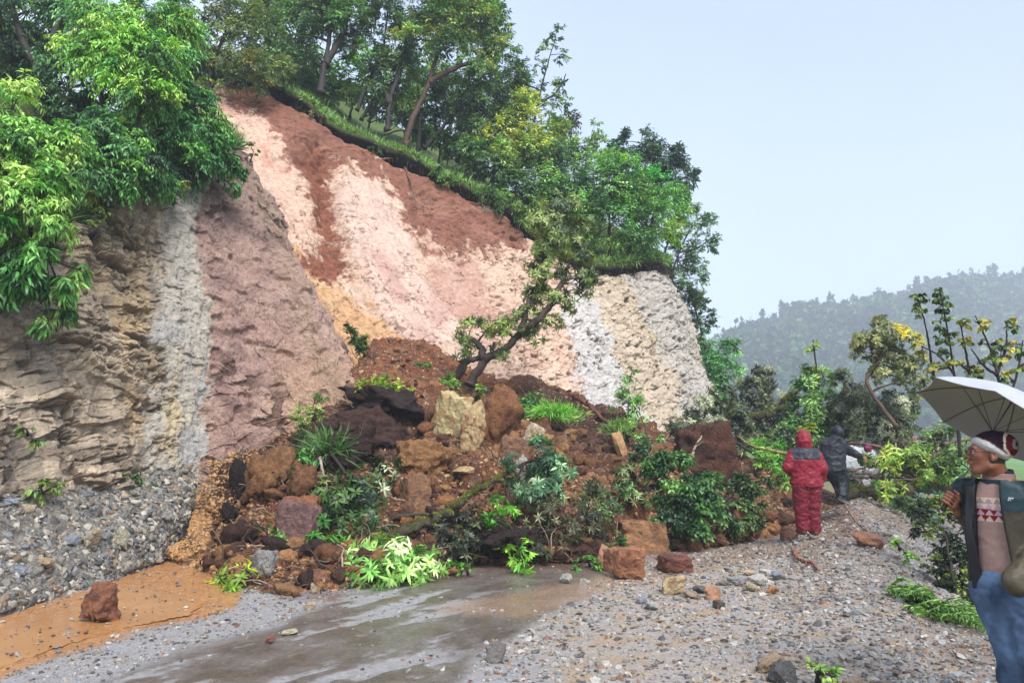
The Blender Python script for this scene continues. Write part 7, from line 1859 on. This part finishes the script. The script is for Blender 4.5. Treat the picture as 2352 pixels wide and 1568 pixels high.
def sweat_col(V):
    t, u, w = tloc(V)
    base = lin((178, 146, 138), .62)
    c = base[None] * (1 + 0.08 * fbm(V * 30, 3)[:, None]) * (1 - 0.16 * (sst(0.0, 1.0, np.sin(t * 520)) * sst(0.02, 0.0, t - 0.02) + sst(0.0, 1.0, np.sin(u * 700)) * sst(TLn - 0.07, TLn - 0.06, t)))[:, None]
    # two rows of diamonds across the chest
    ang = np.arctan2(u, w) * 0.125                                             # length round the chest
    h = t - 0.108; rowh = 0.034
    per = 0.052
    r = np.floor(h / rowh).astype(int)
    f = (h / rowh) % 1.0; x_ = (ang / per + 0.5 * 0) % 1.0
    tri = np.abs(x_ - 0.5) * 2
    up = tri < f                                                               # triangles pointing up
    P1, P2_, P3, P4 = lin((236, 208, 190), .66), lin((190, 160, 160), .62), lin((206, 176, 190), .66), lin((140, 36, 44), .62)
    rows_ = [(P1, P2_), (P3, P1), (P4, P3), (P1 * 0.9, P4)]
    for k, (a, b) in enumerate(rows_):
        m_ = r == k
        sel = up if k % 2 == 0 else ~up
        c[m_ & sel] = b; c[m_ & ~sel] = a
    return c
lo = np.minimum.reduce([NB, WB, SHL, SHR]) - 0.22; hi = np.maximum.reduce([NB, WB, SHL, SHR]) + 0.24
lo[2] = WB[2] - 0.12; hi[2] = NB[2] + 0.14
sdf_obj('sweater', sweater, lo, hi, 0.005, sweat_col, M_KNIT, man)
def shirt(P):
    t, u, w = tloc(P)
    rr = np.sqrt(u ** 2 + (w + 0.012 + 0.2 * (t + 0.03)) ** 2) - 0.070
    return np.maximum(np.abs(rr) - 0.005, np.abs(t + 0.030 - 0.12 * w) - 0.018) - 0.002
sdf_obj('shirt_collar', shirt, NB - 0.13, NB + 0.13, 0.004, solid((70, 60, 84)), M_DENIM, man)
def jacket_man(P):
    d, t, u, w = torso(P, 0.028, -0.03, 1.08)
    d = d - folds(P, 0.006, (5, 5, 4), 5)
    edge_l = 0.038 + 0.05 * (t / TLn) ** 1.5; edge_r = -0.088 - 0.02 * (t / TLn)
    # cut the open front: everything forward of the side planes between the two edges
    u2 = u + 0.0
    cut = np.maximum(np.maximum(u2 - edge_l, edge_r - u2), -(w - 0.02))
    cut = np.maximum(cut, -0.03 - t)
    neckcut = np.sqrt(u ** 2 + (w + 0.0) ** 2) - 0.085
    d = smax(d, -cut, 0.012)
    d = smax(d, -np.maximum(neckcut, t - 0.03), 0.01)
    # the right flap hangs away from the body
    flap_c = np.stack([u + 0.118, w - 0.118 - 0.025 * np.clip(t / TLn, 0, 1), t], -1)
    fl = np.maximum(np.abs(flap_c[:, 1] + 0.35 * flap_c[:, 0] + 0.012 * np.sin(t * 11 + 1)) - 0.006, np.maximum(np.abs(flap_c[:, 0] + 0.010 * np.sin(t * 7)) - 0.012 - 0.028 * t, np.maximum(0.05 - t, t - TLn * 1.13)))
    d = smin(d, fl, 0.012)
    # standing collar
    rr = np.sqrt(u ** 2 + (w + 0.02) ** 2) - (0.100 + 0.35 * np.clip(-t, 0, 0.06))
    colr = np.maximum(np.maximum(np.abs(rr) - 0.009, np.abs(t + 0.008) - 0.048), np.maximum(w - 0.085 + 0.6 * np.clip(-t, 0, 0.06), -(u + 0.2)))
    colr = np.maximum(colr, -(np.maximum(w - 0.02, np.abs(u + 0.03) - 0.055)))
    d = smin(d, colr, 0.01)
    sr = chain(P, [SHR - UPZ * 0.005, ELR, WRR + (ELR - WRR) * 0.10], [0.062, 0.056, 0.042], 0.02)
    sl = chain(P, [SHL - UPZ * 0.005, ELL_, WRL + (ELL_ - WRL) * 0.02], [0.062, 0.053, 0.045], 0.02)
    arms = smin(sr, sl, 0.001) - folds(P, 0.014, (9, 9, 12), 15) - 0.004 * np.abs(gn(P * 22))
    cuff = rc(P, WRL + (ELL_ - WRL) * 0.02, WRL - (ELL_ - WRL) * 0.10, 0.051, 0.047)
    d = smin(d, arms, 0.03)
    d = smin(d, smin(cuff, ell(P, WRL - UPZ * 0.04 + lf * 0.02, (0.06, 0.05, 0.055)), 0.02), 0.015)
    return d
def jm_col(V):
    t, u, w = tloc(V)
    teal = lin((16, 52, 64), .62); olive = lin((68, 62, 48), .62); navy = lin((12, 14, 26), .62); tan_ = lin((84, 76, 58), .62)
    c = np.repeat(olive[None], len(V), 0)
    c[(t < 0.175 + 0.05 * np.clip(u - 0.1, 0, 1))] = teal
    dl = rc(V, SHL, ELL_, 0.1, 0.09)
    arm_l = (rc(V, ELL_, WRL, 0.085, 0.085) < 0.0)
    c[arm_l & (t > 0.22)] = tan_
    arm_r = rc(V, ELR, WRR, 0.08, 0.075) < 0.0
    c[arm_r & (u < -0.12)] = lin((58, 54, 42), .62)
    inner = (w > 0.0) & (u < -0.07) & (u > -0.175) & (t > -0.02) & ~(arm_r & (w > 0.19))
    c[inner] = navy
    return c * (1 + 0.14 * fbm(V * 10, 3)[:, None])
lo = np.minimum.reduce([NB, WB, SHL, SHR, ELL_, ELR, WRR, WRL]) - 0.14; hi = np.maximum.reduce([NB, WB, SHL, SHR, ELL_, ELR]) + 0.16
lo[2] = WB[2] - 0.18; hi[2] = NB[2] + 0.12
jk = sdf_obj('jacket', jacket_man, lo, hi, 0.0055, jm_col, M_RAIN, man)
# zip and little white embroidered mark on the chest
def on_torso(u, t, infl=0.035):
    k = t / TLn
    hw = np.interp(k, [-0.05, 0.02, 0.08, 0.18, 0.35, 0.7, 1.0, 1.2], [0.07, 0.095, 0.150, 0.178, 0.172, 0.160, 0.168, 0.175]) + infl
    hd = np.interp(k, [-0.05, 0.05, 0.2, 0.5, 0.85, 1.2], [0.07, 0.085, 0.108, 0.115, 0.122, 0.115]) + infl
    return NB + TAx * t + lf * u + fw * (hd * math.sqrt(max(0.0, 1 - (u / hw) ** 2)))
mb = MB()
white = lin((225, 228, 230), .8)
strokes = [[(0, 0), (0.001, 0.009)], [(0, 0.0), (0.008, -0.001)], [(0.006, 0), (0.006, 0.010)], [(0.010, 0.001), (0.010, 0.009)], [(0.010, 0.001), (0.015, 0.001)], [(0.010, 0.005), (0.014, 0.005)], [(0.018, 0.000), (0.018, 0.009)], [(0.018, 0.0), (0.023, 0.0)], [(0.018, 0.005), (0.022, 0.005)], [(-0.004, 0.013), (0.006, 0.012)], [(0.006, 0.012), (0.012, 0.017)], [(-0.001, 0.010), (-0.002, 0.020)]]
for sk in strokes:
    pp = np.array([on_torso(0.092 + a, 0.100 + b, 0.0385) for a, b in sk])
    tube(mb, pp, 0.0012, 5, white)
mb.build('embroidered_mark', M_KNIT, jk)
mb = MB(); zz_ = np.array([on_torso(0.052 + 0.05 * (t / TLn) ** 1.5, t, 0.034) for t in np.linspace(0.03, TLn * 1.05, 24)])
tube(mb, zz_, 0.0035, 6, lin((24, 28, 34), .6)); mb.build('zip', M_RAIN, jk)
def jeans(P):
    hip = ell(P, HIPC + UPZ * 0.03, (0.165, 0.135, 0.16))
    a = chain(P, [LR[0] + UPZ * 0.02, LR[1], LR[2]], [0.108, 0.082, 0.068], 0.03)
    b = chain(P, [LL[0] + UPZ * 0.02, LL[1], LL[2]], [0.110, 0.084, 0.068], 0.03)
    d = smin(smin(a, b, 0.012), hip, 0.05)
    d = np.maximum(d, P[:, 2] - (WB[2] + 0.06))
    return smax(d, floor_z + 0.05 - P[:, 2], 0.01) - folds(P, 0.013, (7, 7, 8), 35)
def jeans_col(V):
    c = np.repeat(lin((88, 112, 146), .62)[None], len(V), 0)
    n = fbm(V * np.array([6, 6, 3]) + 3, 4)
    c = mixc(c, lin((122, 156, 200), .62), sst(0.0, 0.4, n)); c = mixc(c, lin((38, 56, 88), .62), sst(0.0, 0.45, -n) * 0.8)
    return c
lo = np.minimum.reduce([HIPC, ankR, ankL]) - 0.25; hi = np.maximum.reduce([HIPC, ankR, ankL]) + 0.25; lo[2] = floor_z; hi[2] = WB[2] + 0.08
sdf_obj('jeans', jeans, lo, hi, 0.009, jeans_col, M_DENIM, man)
for an in (ankR, ankL):
    def sh_(P, an=an):
        return smax(smin(rc(P, an - UPZ * 0.045 - fw * 0.04, an - UPZ * 0.05 + fw * 0.15, 0.045, 0.04), rc(P, an, an - UPZ * 0.03, 0.055, 0.05), 0.02), floor_z + 0.004 - P[:, 2], 0.006)
    sdf_obj('shoe', sh_, an - 0.25, an + 0.25, 0.012, solid((60, 52, 46)), M_SHOE, man)

# --- umbrella
um = thing('umbrella', HANDLE - ua * 0.04, 'open silver-grey umbrella resting on the shoulder of the man in the woolly hat', 'umbrella')
M_UMB = mat_attr('umbrella cloth', 0.45, 0.06, 6, 0.25, 40, 0.004, trans=0.25, spec=0.4)
M_METAL = mat_attr('metal rod', 0.3, 0.05, 10, 0, spec=0.8)
nseg, nr_ = 64, 22
cen = uh - ua * udep
def canopy_pt(ang, t):
    """ang round, t 0 at the top .. 1 at the rim"""
    ph = ang / (math.pi / 4) - round(ang / (math.pi / 4))
    sag = 1 - 0.13 * (1 - (2 * abs(ph)) ** 2 * 1.0) * t ** 2 if True else 1
    ph2 = abs(ph) * 2
    sag = 1 - (1 - math.cos(math.pi / 8) * 1.0 / math.cos((0.5 - abs(ph)) * math.pi / 4) * 1.0) * t if False else 1 - 0.115 * (1 - (1 - ph2) ** 2) * t ** 1.5
    R = uR * t * sag
    h = uh - ua * udep * (t ** 2.0) * (1 + 0.0 * sag)
    h = h - ua * 0.010 * (1 - (1 - ph2) ** 2) * t * (1 - t) * -4 * 0.5
    return h + R * (math.cos(ang + uroll) * ue1 + math.sin(ang + uroll) * ue2)
Vv = np.array([[canopy_pt(2 * math.pi * i / nseg, (j + 0.2) / (nr_ + 0.2 - 1)) for i in range(nseg)] for j in range(nr_)])
mb = MB()
Vi = Vv - ua * 0.003
nn = np.arange(nr_ - 1)[:, None] * nseg; ii = np.arange(nseg)[None]; kk = (ii + 1) % nseg
q = np.stack([nn + ii, nn + kk, nn + nseg + kk, nn + nseg + ii], -1).reshape(-1, 4)
seg_id = np.round(np.arange(nseg) / 8).astype(int) % 8
mb.add(Vv.reshape(-1, 3), q, None, lin((222, 224, 240), .62))
cn_ = mb.build('canopy', M_UMB, um)
mb = MB(); mb.add(Vi.reshape(-1, 3), q[:, ::-1], None, lin((170, 166, 170), .62)); mb.build('lining', M_UMB, um)
mb = MB(); tube(mb, [HANDLE - ua * 0.03, uh + ua * 0.05], 0.0055, 8, lin((120, 122, 128), .8)); mb.build('shaft', M_METAL, um)
mb = MB(); tube(mb, [HANDLE - ua * 0.075, HANDLE - ua * 0.07, HANDLE + ua * 0.06, HANDLE + ua * 0.065], [0.010, 0.015, 0.014, 0.008], 12, lin((30, 30, 34), .6)); mb.build('handle', M_SHOE, um)
mb = MB(); st_ = np.array([HANDLE + ua * 0.05 + r_ * 0.012, HANDLE + ua * 0.09 - r_ * 0.012 + c_ * 0.01, HANDLE + ua * 0.15 - r_ * 0.02]); 
tube(mb, curve(st_, np.linspace(0, 2, 10)), 0.0022, 5, lin((190, 190, 196), .8)); mb.build('spring', M_METAL, um)
for k in range(8):
    an = math.pi / 4 * k
    mb = MB(); pr_ = np.array([canopy_pt(an, t) for t in np.linspace(0.03, 1.0, 18)]) - ua * 0.008
    tube(mb, pr_, 0.0026, 5, lin((34, 34, 40), .6))
    rb = mb.build('rib', M_METAL, um)
    mb = MB(); tube(mb, [uh - ua * 0.27, canopy_pt(an, 0.55) - ua * 0.010], 0.0022, 5, lin((60, 60, 66), .6)); mb.build('strut', M_METAL, rb)
# a scrap of maroon cloth caught in the branches ahead of the person in black
def rag(P):
    return np.maximum(ell(P, (0, 0, 0.0), (0.085, 0.05, 0.12)) - 0.03 * np.abs(gn(P * 11 + 4)), -0.09 - P[:, 2])
rg_p = at(1994, 1030, 15.0)
o = sdf_obj('cloth', rag, (-.14, -.1, -.16), (.14, .1, .16), 0.009, solid((116, 22, 68)), M_RAIN)
o.location = [float(v) for v in rg_p]; o.scale = (0.8, 0.8, 0.8)
tag(o, 'bunched magenta cloth caught in the branches beyond the reaching hand', 'cloth')
plant('fallen_branch', 'yellow-green whorled leaves just right of the reaching hand', 'branch', [(2040, 1055, 20, 14.6), (2060, 1070, 18, 14.6), (2035, 1078, 14, 14.6), (2050, 1040, 14, 14.7)], [(176, 200, 90), (148, 186, 92), (200, 214, 110)], 500, dict(RH, L=0.16, cover=1.1))
plant('fallen_branch', 'yellow-green whorled leaves standing over the mossy log', 'branch', [(2050, 1128, 20, 14.4), (2070, 1145, 18, 14.4), (2035, 1140, 14, 14.4)], [(150, 172, 70), (120, 150, 66), (176, 190, 84)], 501, dict(RH, L=0.15, cover=0.9))
# ------------------------------------------------------------------ the far hills, their woods, and the haze in the air
ridge = [(1200, 1010, 300), (1500, 900, 320), (1620, 845, 330), (1690, 806, 340), (1750, 784, 345), (1820, 752, 350), (1860, 738, 352), (1910, 745, 354), (1950, 744, 356), (2000, 722, 360), (2060, 716, 362), (2120, 696, 366), (2180, 682, 370), (2240, 674, 374), (2300, 682, 380), (2380, 668, 386), (2600, 640, 400), (3000, 700, 420)]
foot = [(x_, 1075, 150 + 0.02 * x_) for x_, _, _ in ridge]
mid_ = [(x_ - 20 + 60 * math.sin(k * 1.7), y_ * 0.45 + 1050 * 0.55, Y_ * 0.74) for k, (x_, y_, Y_) in enumerate(ridge)]
prof = [[f, m, r, (r[0], r[1] + 60, r[2] + 90)] for f, m, r in zip(foot, mid_, ridge)]
G = sheet(prof, 260, 160)
P = G.reshape(-1, 3)
P = P + np.stack([P[:, 0] * 0, fbm(P * 0.02, 4) * 14, fbm(P * 0.018 + 5, 4) * 3.5], -1)
g = fbm(P * 0.03 + 3, 4)
col = mixc(C(96, 122, 72)[None] * (1 + 0.2 * g[:, None]), C(150, 160, 100), sst(0.05, 0.35, g) * 0.8)
mb = MB(); mb.add(P, grid_q(160, 260), None, col)
tag(mb.build('hill', M_HILL), kind='structure')
HILL = P.reshape(160, 260, 3)
# woods: very many small crowns, each a burst of leaf clumps
rng = np.random.default_rng(77)
nT = 5200
i = (rng.random(nT) * 112).astype(int); j = rng.integers(2, 257, nT)
p = HILL[i, j]
wood = fbm(p * 0.03 + 3, 4) < 0.12 + 0.25 * rng.random(nT)
p = p[wood]
def crowns(p, h, seed, nb=26):
    rg = np.random.default_rng(seed); n = len(p)
    ml = MB()
    u = norml(rg.normal(size=(n, nb, 3))) * (0.35 + 0.65 * rg.random((n, nb, 1)))
    c = p[:, None] + np.array([0, 0, 1.0]) * (h[:, None, None] * 0.62) + u * (h[:, None, None] * np.array([0.36, 0.36, 0.42]))
    d = norml(rg.normal(size=(n * nb, 3)))
    cc = np.repeat(pal(rg, n, [(50, 78, 54), (42, 66, 48), (64, 92, 56), (80, 106, 62)]), nb, 0) * (0.7 + 0.6 * rg.random((n * nb, 1)))
    leaf_mesh(ml, c.reshape(-1, 3), d, np.array([0, 0, 1.0]) + rg.normal(size=d.shape) * 0.6, np.repeat(h, nb) * 0.30, np.repeat(h, nb) * 0.22, cc, 'r', 0.1)
    return ml
o = crowns(p, 3.5 + 8.5 * rng.random(len(p)) ** 2, 78).build('hill_woods', M_FARLEAF); tag(o, kind='stuff')
# the trees one can tell apart along the skyline
gH = 'trees standing along the far hill ridge'
protos = []
for q in range(6):
    h = np.array([7.0 + q])
    mlp = MB(); rg = np.random.default_rng(90 + q)
    n = 130; t = rg.random(n) ** 0.8
    rad = (1.05 - t) * [1.7, 2.2, 1.2, 2.6, 1.6, 2.0][q] + 0.3
    a = rg.random(n) * 6.28
    Pq = np.stack([np.cos(a) * rad * rg.random(n) ** 0.5, np.sin(a) * rad * rg.random(n) ** 0.5, 1.8 + t * (h[0] - 2)], -1)
    leaf_mesh(mlp, Pq, norml(rg.normal(size=(n, 3))), np.array([0, 0, 1.0]) + rg.normal(size=(n, 3)) * 0.5, 1.5, 1.0, pal(rg, n, [(58, 84, 62), (44, 66, 52), (76, 100, 70)]), 'r', 0.1)
    mwp = MB(); tube(mwp, np.array([[0, 0, -1.0], [0.1, 0, h[0] * 0.5], [0, 0, h[0] * 0.9]]), [0.25, 0.18, 0.06], 6, lin((70, 60, 52), .6))
    protos.append((mlp, mwp))
ridge_row = 107 if False else int(160 * 2 / 3)
desc = ['broad-headed', 'slender', 'conical', 'round-topped', 'wispy', 'bushy']
place = ['at the low left end of the ridge', 'on the left flank of the ridge', 'on the first hump of the ridge', 'in the saddle of the ridge', 'on the rise right of the saddle', 'on the high right shoulder of the ridge', 'near the right edge of the ridge']
first = {}; used_ = {}
for k in range(64):
    j = 62 + int(k * 2.6) + rng.integers(-1, 2)
    if j > 235: break
    rowi = np.argmax([project(HILL[r_, j])[1] * -1 for r_ in range(90, 125)]) + 90
    pt = HILL[rowi, j]; q = rng.integers(0, 6)
    xx = project(pt)[0]
    pl = place[int(np.clip((xx - 1650) / 105, 0, 6))]
    used_[(q, pl)] = used_.get((q, pl), 0) + 1
    lab = '%s tree %s%s' % (desc[q], pl, ['', ', second such', ', third such', ', fourth such', ', fifth such', ', sixth such', ', seventh such', ', eighth such'][min(7, used_[(q, pl)] - 1)])
    sc_ = 0.5 + 0.9 * rng.random()
    if q not in first:
        t = thing('ridge_tree', pt, lab, 'tree', gH)
        a = protos[q][0].build('crown', M_FARLEAF); b = protos[q][1].build('trunk', M_BARK)
        for o in (a, b): o.parent = t
        first[q] = (t, a, b)
    else:
        t = first[q][0].copy(); COL.objects.link(t); t['label'] = lab
        for o in first[q][1:]:
            c_ = o.copy(); COL.objects.link(c_); c_.parent = t
    t.location = [float(v) for v in pt]; t.scale = (sc_, sc_, sc_); t.rotation_euler = (0, 0, rng.random() * 6.28)

# haze: thin even air over the whole place
vol = bpy.data.materials.new('haze'); vol.use_nodes = True
vt = vol.node_tree; vt.nodes.clear()
vo = vt.nodes.new('ShaderNodeOutputMaterial'); pv = vt.nodes.new('ShaderNodeVolumePrincipled')
pv.inputs['Color'].default_value = (0.80, 0.88, 1.0, 1); pv.inputs['Density'].default_value = 0.0019; pv.inputs['Anisotropy'].default_value = 0.0
vt.links.new(pv.outputs[0], vo.inputs['Volume'])
x0, x1, y0, y1, z0, z1 = -655, 655, -655, 665, -60, 125
hv = np.array([[x0, y0, z0], [x1, y0, z0], [x1, y1, z0], [x0, y1, z0], [x0, y0, z1], [x1, y0, z1], [x1, y1, z1], [x0, y1, z1]], float)
hq = np.array([[0, 3, 2, 1], [4, 5, 6, 7], [0, 1, 5, 4], [1, 2, 6, 5], [2, 3, 7, 6], [3, 0, 4, 7]])
hz = raw_mesh('haze', hv, hq, np.zeros((0, 3), int), None, vol, False); link(hz); tag(hz, kind='stuff')
